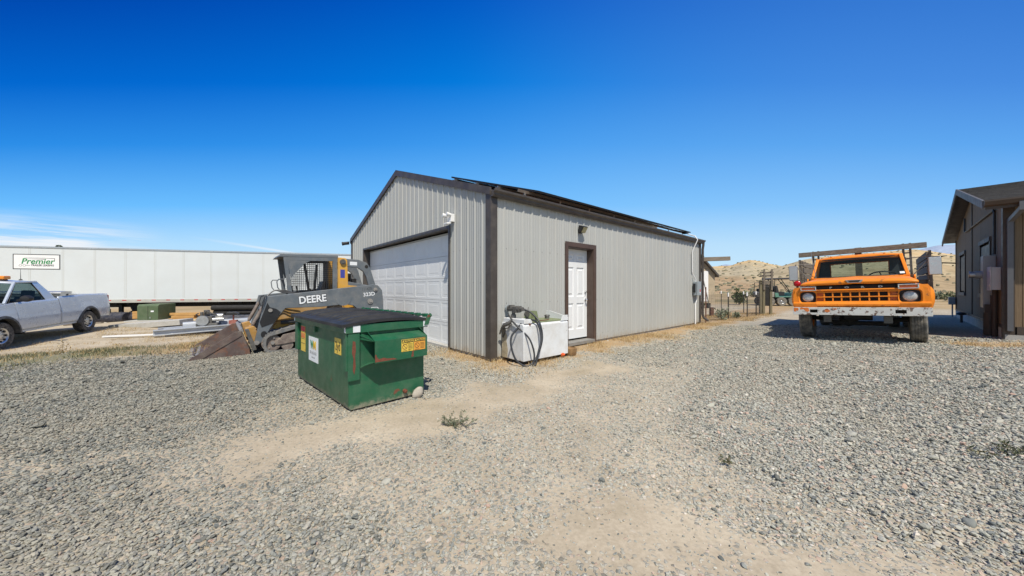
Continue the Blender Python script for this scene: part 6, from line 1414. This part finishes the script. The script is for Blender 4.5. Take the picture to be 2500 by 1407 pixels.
# ---------------------------------------------------------------- junk in front of the trailer
tr_pt = lambda t, y, z: TM @ Vector((t, y, z))
M['tgreen'] = mat('olive_cabinet_paint', (.075, .115, .055), .5, 0, .06, 3, dust=.1)
e_ = empty('transformer_box', label='dark green utility transformer cabinet on a concrete pad before the trailer', cat='transformer'); e_.matrix_world = TM
tz0 = .28
q = MB(); q.prism([(-1.62, tz0), (-.36, tz0), (-.36, tz0+.78), (-1.52, tz0+.78), (-1.62, tz0+.70)], 'x', -.56, .27); q.build('cabinet', M['tgreen'], e_, bevel=.012)
q = MB(); q.box(-.14, -1.628, tz0+.02, -.128, -1.6205, tz0+.69); q.build('door_seam', M['dark'], e_, smooth=0)
MB().box(-.02, -1.628, tz0+.40, .10, -1.6205, tz0+.47).build('warning_label', M['paper'], e_, smooth=0)
q = MB(); q.box(-.06, -1.64, tz0+.08, -.02, -1.6205, tz0+.16); q.build('lock', M['steel'], e_, smooth=0)
MB().box(-.9, -1.9, .0, .55, -.3, tz0-.002).build('pad', M['concrete'], e_, bevel=.01)
q = MB(); q.box(-1.25, -.42, 0, 1.25, .42, .22); o = q.build('concrete_slab', M['concrete'], None, bevel=.012, smooth=0); o.location = (-15.55, 14.55, -.42); o.rotation_euler = (R(1), R(-4), R(12)); tag(o, 'long grey concrete slab lying in front of the green cabinet', 'slab')
M['newwood'] = wood('fresh_yellow_lumber', (.34, .17, .05), (.62, .38, .14), 4, (.3, 5, 5), .7)
boards = []
names = ['bottom', 'second', 'third', 'top']
for lay in range(4):
    for k in range(3):
        if lay == 3 and k == 2: continue
        q = MB(); ln_ = 1.15+random.uniform(-.2, .15); q.box(-ln_/2, 0, 0, ln_/2, .185, .125)
        o = q.build('lumber_beam', M['newwood'], None, bevel=.004, smooth=0)
        o.matrix_world = TM @ Matrix.Translation((1.0+random.uniform(-.12, .2), -1.05+k*.20+random.uniform(-.01, .01), .04+lay*.135)) @ Matrix.Rotation(R(random.uniform(-1, 1)), 4, 'Z')
        tag(o, f"yellow lumber beam, {names[lay]} layer and {['front', 'middle', 'back'][k]} row of the stack right of the green cabinet", 'lumber', 'lumber beams stacked by the trailer')
for lay in range(3):
    q = MB(); q.box(-.36, 0, 0, .36, .2, .12); o = q.build('lumber_beam', M['newwood'], None, bevel=.004, smooth=0); o.matrix_world = TM @ Matrix.Translation((-.95, -.75, .30+lay*.125)); tag(o, f"short yellow lumber beam, {['lower', 'middle', 'upper'][lay]} one left of the green cabinet", 'lumber', 'lumber beams stacked by the trailer')
for i, (t, y, w, h, a) in enumerate(((-2.4, -1.5, .9, .18, 5), (-1.7, -1.75, .7, .12, -12), (-3.1, -1.2, .8, .16, 20))):
    q = MB(); q.box(-w/2, -.12, 0, w/2, .12, h); o = q.build('timber_block', M['woodgrey'], None, bevel=.01, smooth=0); o.matrix_world = TM @ Matrix.Translation((t, y, .04)) @ Matrix.Rotation(R(a), 4, 'Z'); tag(o, ['weathered timber block lying under the trailer landing leg', 'small grey timber block nearest the green cabinet', 'grey timber block lying behind the pickup tailgate'][i], 'timber', 'timber blocks under the trailer')
M['galv'] = mat('galvanised_steel', (.42, .45, .49), .45, .35, .08, 3, dust=.2)
ba = Vector((-12.55, 11.75, 0)); bd = Vector((.70, .71, 0)).normalized(); bn = Vector((-bd.y, bd.x, 0))
blab = ['front galvanised steel beam in the pile left of the loader bucket', 'galvanised steel beam just behind the front one in the pile', 'rear galvanised steel beam of the pile beside the old engine', 'galvanised steel beam resting on top of the pile']
for i, (off, dz_, sh_) in enumerate(((0, 0, 0), (.42, 0, .25), (.84, 0, .1), (.55, .20, .75))):
    q = MB(); w = .12
    q.prism([(-w, 0), (w, 0), (w, .03), (.03, .05), (.03, .15), (w, .17), (w, .20), (-w, .20), (-w, .17), (-.03, .15), (-.03, .05), (-w, .03)] if i != 3 else [(-w, 0), (w, 0), (w, .1), (.08, .17), (0, .195), (-.08, .17), (-w, .1)], 'x', 0, 4.6)
    o = q.build('steel_beam', M['galv'], None, bevel=.005, smooth=30); p = ba+bn*off+bd*sh_
    o.location = (p.x, p.y, -.43+dz_); o.rotation_euler = (0, R(-1.5), math.atan2(bd.y, bd.x)); tag(o, blab[i], 'steel beam', 'steel beams piled on the bank')
q = MB(); q.box(0, 0, 0, 2.0, .10, .05); o = q.build('white_board', M['white'], None, bevel=.004, smooth=0); o.location = (-14.1, 11.55, -.455); o.rotation_euler = (0, R(-1), R(14)); tag(o, 'thin white board on the dirt beside the steel beams', 'board')
M['culvert'] = mat('dark_plastic_culvert', (.040, .045, .055), .5, 0, .15, 3, dust=.25)
q = MB(); rows = []
for e0 in (0, 1):
    rows.append([(e0*2.6, .46*math.cos(a), .46*math.sin(a)) for a in [math.pi*k/20 for k in range(21)]])
q.grid(rows[::-1]); q.grid([[(x, y*.94, z*.94) for x, y, z in r_] for r_ in rows]); 
for r_ in rows: q.grid([r_, [(x, y*.94, z*.94) for x, y, z in r_]])
o = q.build('culvert_shell', M['culvert'], None, smooth=40); o.location = (-13.9, 15.3, -.46); o.rotation_euler = (0, 0, R(14)); tag(o, 'dark half-round plastic shell lying behind the old engine', 'culvert')
e_ = empty('old_engine', (-11.75, 13.05, -.22), R(25), 'dirty old engine with pulleys lying on the steel beams', 'engine')
q = MB(); q.box(-.35, -.20, .0, .30, .20, .12); q.box(-.28, -.16, .12, .12, .16, .38); q.cyl((-.08, 0, .38), (-.08, 0, .62), .09, n=14); q.cyl((-.20, -.10, .38), (-.20, -.10, .55), .05, n=10); q.build('engine_block', M['iron'], e_, bevel=.015)
q = MB(); q.lathe([(.0, -.23), (.19, -.23), (.20, -.20), (.17, -.19), (.05, -.18), (0, -.18)], (-.15, 0, .22), 'y', 20); q.cyl((.12, -.1, .25), (.45, -.05, .25), .07, n=12); q.cyl((.2, 0, .38), (.42, 0, .38), .10, n=14); q.build('pulley', M['steel'], e_, fix=True)
q = MB(); q.tube([(-.1, -.12, .5), (-.02, -.2, .6), (.1, -.18, .5), (.25, -.1, .42)], .03, 8); q.tube([(-.3, .1, .3), (-.42, .05, .45), (-.3, -.1, .5)], .022, 8); q.build('pipe', M['iron'], e_)
q = MB(); q.box(.62, -.12, .02, .86, .12, .20); q.cyl((.74, 0, .2), (.74, 0, .42), .03, n=8); q.build('red_mount', mat('faded_red_paint', (.28, .07, .05), .7, 0, .2, 8, dust=.3), e_, bevel=.01)
q = MB(); q.prism([(.50, .40), (.86, .40), (.92, .46), (.80, .52), (.56, .52)], 'y', -.14, .14); q.build('guard', M['black'], e_, bevel=.02)
# pipes and scrap further back under the trailer
for i, (t, y, z, ln_) in enumerate(((2.75, -.65, .12, 2.6), (2.95, -.45, .40, 2.7), (2.8, -.55, .66, 2.5))):
    q = MB(); q.cyl((-ln_/2, 0, .14), (ln_/2, 0, .14), .135, n=18); o = q.build('steel_pipe', M['dark'], None); o.matrix_world = TM @ Matrix.Translation((t+.5, y-.15, z)) ; tag(o, ['black pipe at the bottom of the heap under the trailer', 'black pipe in the middle of the heap under the trailer', 'black pipe on top of the heap under the trailer'][i], 'pipe', 'black pipes heaped under the trailer')

for i, (t, y, a, r0, lb) in enumerate(((-2.15, -.35, 80, .30, 'dark plastic drum lying nearest the pickup under the trailer'), (-1.55, -.15, 65, .28, 'dark plastic drum lying between the landing leg and the green cabinet'), (-2.9, -.05, 95, .29, 'dark plastic drum half hidden behind the pickup tailgate'))):
    q = MB(); q.lathe([(0, -.44), (r0-.03, -.44), (r0, -.41), (r0, -.16), (r0+.015, -.14), (r0, -.12), (r0, .12), (r0+.015, .14), (r0, .16), (r0, .41), (r0-.03, .44), (0, .44)], (0, 0, 0), 'y', 22)
    o = q.build('plastic_drum', mat('dark_blue_plastic', (.018, .020, .035), .5, 0, .2, 4, dust=.15) if i == 0 else bpy.data.materials['dark_blue_plastic'], None, fix=True); o.matrix_world = TM @ Matrix.Translation((t, y, r0+.03)) @ Matrix.Rotation(R(a), 4, 'Z'); tag(o, lb, 'drum', 'dark drums under the trailer')
for i, (t, y, w) in enumerate(((-2.0, -1.35, .22), (-2.45, -1.05, .17), (-1.45, -1.3, .16), (-2.75, -1.6, .20), (-1.1, -1.55, .14))):
    p = TM @ Vector((t, y, .10)); o = rock('rubble_stone', p, (w, w*.7, w*.5), 40+i, M['stone']); o.rotation_euler = (0, 0, i*1.3); tag(o, ['large pale broken stone in front of the dark drums', 'pale broken stone leaning on the landing leg foot', 'pale stone chunk beside the timber near the green cabinet', 'pale stone chunk nearest the pickup tailgate', 'small pale stone at the left foot of the green cabinet'][i], 'stone', 'broken stones under the trailer')

# ---------------------------------------------------------------- fence, shed and side yard
M['tpost'] = mat('black_t_post', (.020, .020, .020), .6, 0, .2, 8)
M['rustpost'] = mat('rusty_post', (.13, .06, .04), .8, 0, .25, 10)
M['wire'] = mat('galvanised_wire', (.12, .115, .11), .6, .4)
def fence(label, pts, parent_name='wire_fence', hgt=1.12):
    f = empty(parent_name, (pts[0][0], pts[0][1], 0), 0, label, 'fence'); ox, oy = pts[0][:2]
    for i, p in enumerate(pts):
        if p[2] is None: continue
        zg = hz(p[0], p[1]); q = MB(); x, y = p[0]-ox, p[1]-oy; h = p[3]
        q.box(x-.022, y-.004, zg-.2, x+.022, y+.004, zg+h-.16); q.box(x-.004, y+.0041, zg-.2, x+.004, y+.03, zg+h-.16)
        po = q.build('fence_post', M['tpost'] if p[2] == 'b' else M['rustpost'], f, smooth=0)
        if p[2] == 'b': q = MB(); q.box(x-.024, y-.006, zg+h-.16, x+.024, y+.03, zg+h); q.build('post_cap', M['white'], po, smooth=0)
    q = MB(); th = .0036
    for a, b_ in zip(pts[:-1], pts[1:]):
        A = Vector((a[0]-ox, a[1]-oy, hz(a[0], a[1]))); B = Vector((b_[0]-ox, b_[1]-oy, hz(b_[0], b_[1]))); n = max(2, int((B-A).length/.10))
        for k in range(n+1): p = A.lerp(B, k/n); q.bar(p+Vector((0, 0, .03)), p+Vector((0, 0, hgt)), th)
        for k in range(9): q.bar(A+Vector((0, 0, .04+k*(hgt-.04)/8)), B+Vector((0, 0, .04+k*(hgt-.04)/8)), th)
    q.build('wire_mesh', M['wire'], f, smooth=0); return f
fence('wire mesh fence on black white-tipped posts beyond the barn corner', [(6.72, 11.95, None, 0), (6.98, 12.10, 'r', 1.45), (8.92, 13.85, 'b', 1.08), (10.22, 14.6, 'b', 1.08), (11.12, 15.3, 'b', 1.12), (11.85, 15.95, None, 0)], hgt=1.0)
fence('farther wire mesh fence closing the pen in front of the tan shed', [(12.1, 16.2, None, 0), (12.0, 17.4, 'b', 1.1), (11.96, 19.2, 'b', 1.1), (9.6, 19.6, 'b', 1.1)], hgt=1.0)
M['postwood'] = wood('weathered_post_wood', (.10, .085, .05), (.24, .21, .13), 4, (6, 6, .5))
e_ = empty('gate_frame', (11.95, 16.05, 0), R(-20), 'wooden gate posts with a rail ladder standing above them', 'gate')
for x, w in ((-.06, .11), (.06, .09), (.34, .10)): MB().box(x-w/2, -.06, -.3, x+w/2, .06, 1.62 if x < 0 else 1.42).build('gate_post', M['postwood'], e_, bevel=.008, smooth=0)
for x in (.06, .36): MB().box(x-.035, -.10, 1.15, x+.035, -.061, 2.14).build('upright', M['woodgrey'], e_, smooth=0)
for z in (1.42, 1.52, 1.80, 1.95): MB().box(-.10, -.06, z, .44, -.02, z+.07).build('rail', M['woodgrey'], e_, smooth=0)
MB().box(.11, -.03, .42, .29, .03, 1.2).build('gate_panel', M['dark'], e_, smooth=0)
M['osb'] = mat('tan_osb_board', (.40, .33, .23), .85, 0, .18, 2, wear=(.28, .20, .13), wscale=4, wamt=.3)
e_ = empty('shed', (12.68, 21.0, .06), 0, 'small tan board shed with steep dark roof edge behind the barn', 'shed')
q = MB(); q.prism([(0, .25), (0, 2.02), (-1.75, 4.0), (-3.5, 2.02), (-3.5, .25)], 'y', 0, 3.5); q.build('wall', M['osb'], e_, smooth=0)
for a, b_ in (((.14, 1.86), (-1.75, 4.02)), ((-3.64, 1.86), (-1.75, 4.02))): q = MB(); q.prism([a, b_, (b_[0], b_[1]+.14), (a[0], a[1]+.14)], 'y', -.22, 3.7); q.build('roof', M['trim'], e_, smooth=0)
q = MB(); q.box(-1.45, -.03, .35, -.42, -.002, 2.25); q.build('door', M['white'], e_, bevel=.01)
for x in (-.3, -3.2): MB().box(x-.1, .1, -.1, x+.1, .3, .249).build('pier', M['dark'], e_, smooth=0)
q = MB(); q.box(-.07, -.07, -.1, .07, .07, .40); o = q.build('rust_post', M['rustpost'], None, bevel=.01); o.location = (8.97, 15.1, hz(8.97, 15.1)); tag(o, 'short rust red stub post inside the wire pen', 'post')
e_ = empty('beam_post', (7.0, 13.1, 0), R(3), 'weathered wooden beam jutting out behind the far barn corner', 'beam')
MB().box(-.30, -.08, -.1, -.14, .08, 2.27).build('post', M['woodgrey'], e_, bevel=.005, smooth=0)
q = MB(); q.box(-.3, -.07, 0, 1.53, .07, .155); o = q.build('beam', wood('brown_grey_beam', (.13, .105, .08), (.30, .25, .19), 4, (.5, 6, 6)), e_, bevel=.005, smooth=0); o.location = (0, 0, 2.275); o.rotation_euler = (0, R(-2), 0)
MB().prism([(.17, 2.455), (.46, 2.465), (.42, 2.53), (.20, 2.51)], 'y', -.1, .1).build('green_bracket', M['dgreen'], e_, smooth=0)
q = MB(); q.tube([(0, 0, -.05), (-.55, .1, 2.7)], .025, 6); o = q.build('leaning_pole', M['iron'], None); o.location = (12.05, 20.45, hz(12.05, 20.45)); tag(o, 'thin dark pole leaning against the front of the tan shed', 'pole')

# ---------------------------------------------------------------- side-by-side utility vehicle
M['uteal'] = mat('faded_green_plastic', (.06, .20, .15), .55, 0, .1, 4, dust=.2)
M['ugrey'] = mat('dusty_utility_body', (.24, .23, .20), .7, 0, .12, 5, dust=.5)
utv = empty('utility_vehicle', (19.12, 23.85, hz(19.12, 23.85)), math.atan2(.157, -.988), 'muddy six-wheeled utility vehicle with black roof parked behind the truck', 'utility vehicle')
U = utv; ut = mat('muddy_knobby_tyre', (.12, .115, .10), .9, 0, .2, 8, dust=.6)
for x in (-.36, .36, 1.10):
    for s in (1, -1): wheel(U, (x, s*.60, .31), .31, .28, .15, ut, M['steel'], s, lug=.05, n=36, holes=5)
q = MB(); q.prism([(-1.0, .60), (-1.05, .80), (-.95, .92), (-.3, .90), (-.2, .66), (.50, .66), (.55, .90), (.78, .92), (.74, .60)], 'y', -.66, .66); q.build('body', M['uteal'], U, bevel=.02)
q = MB(); q.prism([(.80, .60), (.80, .97), (1.48, .97), (1.52, .90), (1.46, .60)], 'y', -.66, .66); q.build('cargo_box', M['ugrey'], U, bevel=.03)
q = MB(); q.box(-.75, -.5, .30, 1.4, .5, .58); q.build('underbody', M['dark'], U, smooth=0)
for y in (.32, -.32): q = MB(); q.prism([(.65, .72), (.10, .72), (.10, .98), (.45, 1.0), (.55, 1.42), (.68, 1.40)], 'y', y-.22, y+.22); q.build('seat', M['black'], U, bevel=.03)
q = MB()
for s in (1, -1):
    q.tube([(1.45, s*.60, .95), (1.43, s*.60, 1.62), (.76, s*.60, 1.66)], .024, 6); q.tube([(.76, s*.60, .92), (.74, s*.58, 1.86), (-.30, s*.55, 1.88), (-.92, s*.58, .95)], .026, 6); q.tube([(.55, s*.57, 1.86), (-.18, s*.60, .90)], .022, 6); q.tube([(1.43, s*.6, 1.32), (.75, s*.6, 1.34)], .02, 6)
q.tube([(.74, -.58, 1.86), (.74, .58, 1.86)], .025, 6); q.tube([(-.30, -.55, 1.88), (-.30, .55, 1.88)], .025, 6); q.tube([(1.43, -.6, 1.62), (1.43, .6, 1.62)], .024, 6); q.build('roll_cage', M['black'], U)
q = MB(); q.loft([[(.95, -.68, 1.87), (-.50, -.64, 1.89), (-.50, .64, 1.89), (.95, .68, 1.87)], [(.85, -.60, 1.94), (-.40, -.56, 1.97), (-.40, .56, 1.97), (.85, .60, 1.94)]]); q.build('roof', M['black'], U, bevel=.02)
q = MB(); q.box(.85, -.45, .975, 1.40, .4, 1.20); q.lathe([(.0, -.1), (.16, -.1), (.16, .1), (0, .1)], (1.12, .3, 1.36), 'y', 14); o = q.build('cargo_load', M['dark'], None, bevel=.03); o.matrix_world = Matrix.Translation(utv.location) @ utv.rotation_euler.to_matrix().to_4x4(); tag(o, 'dark gear piled in the bed of the utility vehicle', 'gear')
q = MB(); q.tube([(-.35, .32, .95), (-.17, .32, 1.13)], .02, 6); q.tube([Vector((-.15, .32, 1.15))+Vector((.05*math.sin(a), .17*math.cos(a), .16*math.sin(a))) for a in [k*.42 for k in range(15)]], .016, 6, closed=True); q.build('steering_wheel', M['black'], U)

# ---------------------------------------------------------------- plants
def leafy(name, n, shape, size, mat_, parent=None, asp=.45):
    """n leaf quads; shape() -> (point, outward normal)"""
    V_ = []; tn = []
    for i in range(n):
        p, d = shape(); s_ = size*random.uniform(.6, 1.3); d = (Vector(d)+Vector((random.gauss(0, .5), random.gauss(0, .5), random.gauss(0, .4)))).normalized()
        x = d.cross(Vector((random.gauss(0, 1), random.gauss(0, 1), random.gauss(0, 1)))).normalized(); p = Vector(p)
        V_ += [p-x*s_*asp*.2, p+d*s_*.5-x*s_*asp*.5, p+d*s_, p+d*s_*.5+x*s_*asp*.5]; tn += [random.random()]*4
    me = bpy.data.meshes.new(name); me.from_pydata([tuple(v) for v in V_], [], [(4*i, 4*i+1, 4*i+2, 4*i+3) for i in range(n)])
    at = me.attributes.new('tint', 'FLOAT', 'POINT'); at.data.foreach_set('value', tn); me.materials.append(mat_)
    o = bpy.data.objects.new(name, me); col.objects.link(o)
    if parent: o.parent = parent
    return o
M['stem'] = mat('plant_stem', (.16, .13, .075), .85, 0, .2, 10)
def bush(name, loc, w, h, label, cat, n=900, size=.10, m='leaf', stems=7, seed=1, asp=.5, group=None, cl=26):
    random.seed(seed); r_ = empty(name, loc, 0, label, cat, group); q = MB(); tips = []
    for k in range(stems):
        a = random.uniform(0, 6.28); e0 = random.uniform(.15, 1.0)**.6; x, y = math.cos(a)*w*.42*e0, math.sin(a)*w*.42*e0; zz = h*(1-.45*e0*e0)*random.uniform(.75, 1.0)
        pts = [(0, 0, -.03), (x*.25, y*.25, zz*.35), (x*.7, y*.7, zz*.72), (x, y, zz*.96)]; q.tube(pts, [h*.014, h*.012, h*.008, h*.004], 5); tips.append([Vector(p) for p in pts])
    q.build('stem', M['stem'], r_)
    cents = []
    for k in range(cl):
        t = random.choice(tips); f = random.uniform(.30, 1.0); i = min(2, int(f*3)); p = t[i].lerp(t[i+1], f*3-i); cents.append((p+Vector((random.gauss(0, w*.07), random.gauss(0, w*.07), random.gauss(0, h*.05))), random.uniform(.06, .15)*w))
    def shp():
        c, r0 = random.choice(cents); d = Vector((random.gauss(0, 1), random.gauss(0, 1), random.gauss(0, 1))).normalized(); return c+d*r0*random.random()**.4, d+Vector((0, 0, .35))
    leafy('foliage', n, shp, size, M[m], r_, asp); return r_
bush('green_shrub', (16.9, 25.0, hz(16.9, 25)), 1.25, 1.35, 'dark green upright shrub growing beyond the wire pen', 'shrub', 1500, .12, 'leaf', 9, 3, .5, cl=46)
bush('weed_plant', (8.35, 13.35, hz(8.35, 13.35)), .75, .50, 'grey-green leafy weed at the foot of the near wire fence', 'weed', 340, .09, 'sage', 10, 5, .5, cl=30)
bush('weed_plant', (9.4, 14.05, hz(9.4, 14.05)), .3, .25, 'small grey-green weed right of the tall one along the fence', 'weed', 160, .09, 'sage', 7, 6, .5, cl=12)
bush('green_shrub', (12.7, 22.2, hz(12.7, 22.2)), .9, 1.0, 'narrow green shrub by the right corner of the tan shed', 'shrub', 500, .12, 'leaf', 6, 8, .5)
for i, (x, y, w, h, lb) in enumerate(((33, 46, 2.2, .9, 'round sagebrush mound on the range just right of the shed'), (43, 52, 2.4, .9, 'pale sagebrush mound by the road behind the utility vehicle'), (41, 31, 2.6, 1.1, 'green sagebrush mound between the truck and the house'), (46, 36, 2.2, .9, 'second sagebrush mound farther behind the house corner'), (52, 58, 3.0, 1.2, 'large dark sagebrush at the foot of the hill'))):
    bush('sagebrush_mound', (x, y, hz(x, y)), w, h, lb, 'sagebrush', 420, .26, 'weed' if i in (2, 4) else 'sage', 8, 20+i, .5)
# uprooted green sprig lying on the bare dirt
def sprig(name, loc, w, h, label, seed, n=520, size=.020, m='sage', arms=9):
    random.seed(seed); r_ = empty(name, loc, 0, label, 'weed'); q = MB(); seg = []
    for k in range(arms):
        a = -1.25+2.5*k/(arms-1); ln_ = w*.5*random.uniform(.65, 1.1); up_ = h*random.uniform(.25, 1.1)*(1-.45*abs(a)/1.25)
        P = [Vector((0, 0, .005)), Vector((math.sin(a)*ln_*.35, .06*random.gauss(0, 1)*w, up_*.35)), Vector((math.sin(a)*ln_*.75, .11*random.gauss(0, 1)*w, up_*.8)), Vector((math.sin(a)*ln_, .13*random.gauss(0, 1)*w, up_))]
        P = spline(P, 5); q.tube(P, [.0035*(1-.6*i/len(P)) for i in range(len(P))], 5); seg.append(P)
        for j in range(4):
            b0 = P[random.randint(3, len(P)-1)]; e0 = b0+Vector((random.gauss(0, .10)*w, random.gauss(0, .08)*w, abs(random.gauss(.18, .14))*h)); q.tube([b0, (b0+e0)/2+Vector((0, 0, .01)), e0], [.0018, .0014, .001], 4); seg.append([b0, (b0+e0)/2, e0])
    q.build('stem', M['stem'], r_)
    def shp():
        P = random.choice(seg); i = random.randint(0 if len(P) < 5 else 4, len(P)-2); p = P[i].lerp(P[i+1], random.random()); return p, (random.gauss(0, 1), random.gauss(0, 1), random.gauss(.5, .7))
    leafy('foliage', n, shp, size, M[m], r_, .32); return r_
M['sprig'] = tint_mat('sprig_leaf', [(0, (.09, .11, .07)), (.5, (.17, .20, .13)), (1, (.30, .32, .22))])
sprig('cut_weed', (-.52, 3.03, .0), .36, .125, 'wilted green weed sprig lying on the bare dirt track', 4, n=760, m='sprig')
sprig('green_weed', (3.48, 2.36, .015), .40, .13, 'low dark green weed in the gravel at lower right', 9, 460, .030, 'weed', 9)
sprig('green_weed', (1.52, 2.28+.1, .01), .11, .04, 'tiny dark green weed sprout in the middle of the gravel', 12, 70, .020, 'weed', 5)
sprig('dry_weed', (-11.0, 8.2, hz(-11.0, 8.2)), .55, .42, 'pale dry weed standing in the shade of the pickup', 15, 160, .05, 'drygrass', 8)
sprig('dry_weed', (-10.4, 8.9, hz(-10.4, 8.9)), .5, .35, 'second pale dry weed right of the first below the pickup', 16, 140, .05, 'drygrass', 8)
# conifer tip showing over the trailer roof
e_ = empty('conifer_tree', (-52.6, 39.0, -.4), 0, 'dark conifer tip showing above the trailer roof', 'tree')
MB().cyl((0, 0, 0), (0, 0, 6.3), .16, .03, 8).build('trunk', M['stem'], e_)
random.seed(33)
def cone_():
    z = random.uniform(.12, 1.0); a = random.uniform(0, 6.28); rr0 = 1.5*(1-z)**.8*random.random()**.5+.06; return (math.cos(a)*rr0, math.sin(a)*rr0, 6.6*z), (math.cos(a), math.sin(a), .1)
leafy('crown', 3500, cone_, .15, M['leaf'], e_, .5)

# every labelled top-level object that is not ground, sky, hill or loose cover is a thing
for o in list(col.objects):
    if o.parent is None and 'category' in o.keys() and 'kind' not in o.keys(): o['kind'] = 'thing'
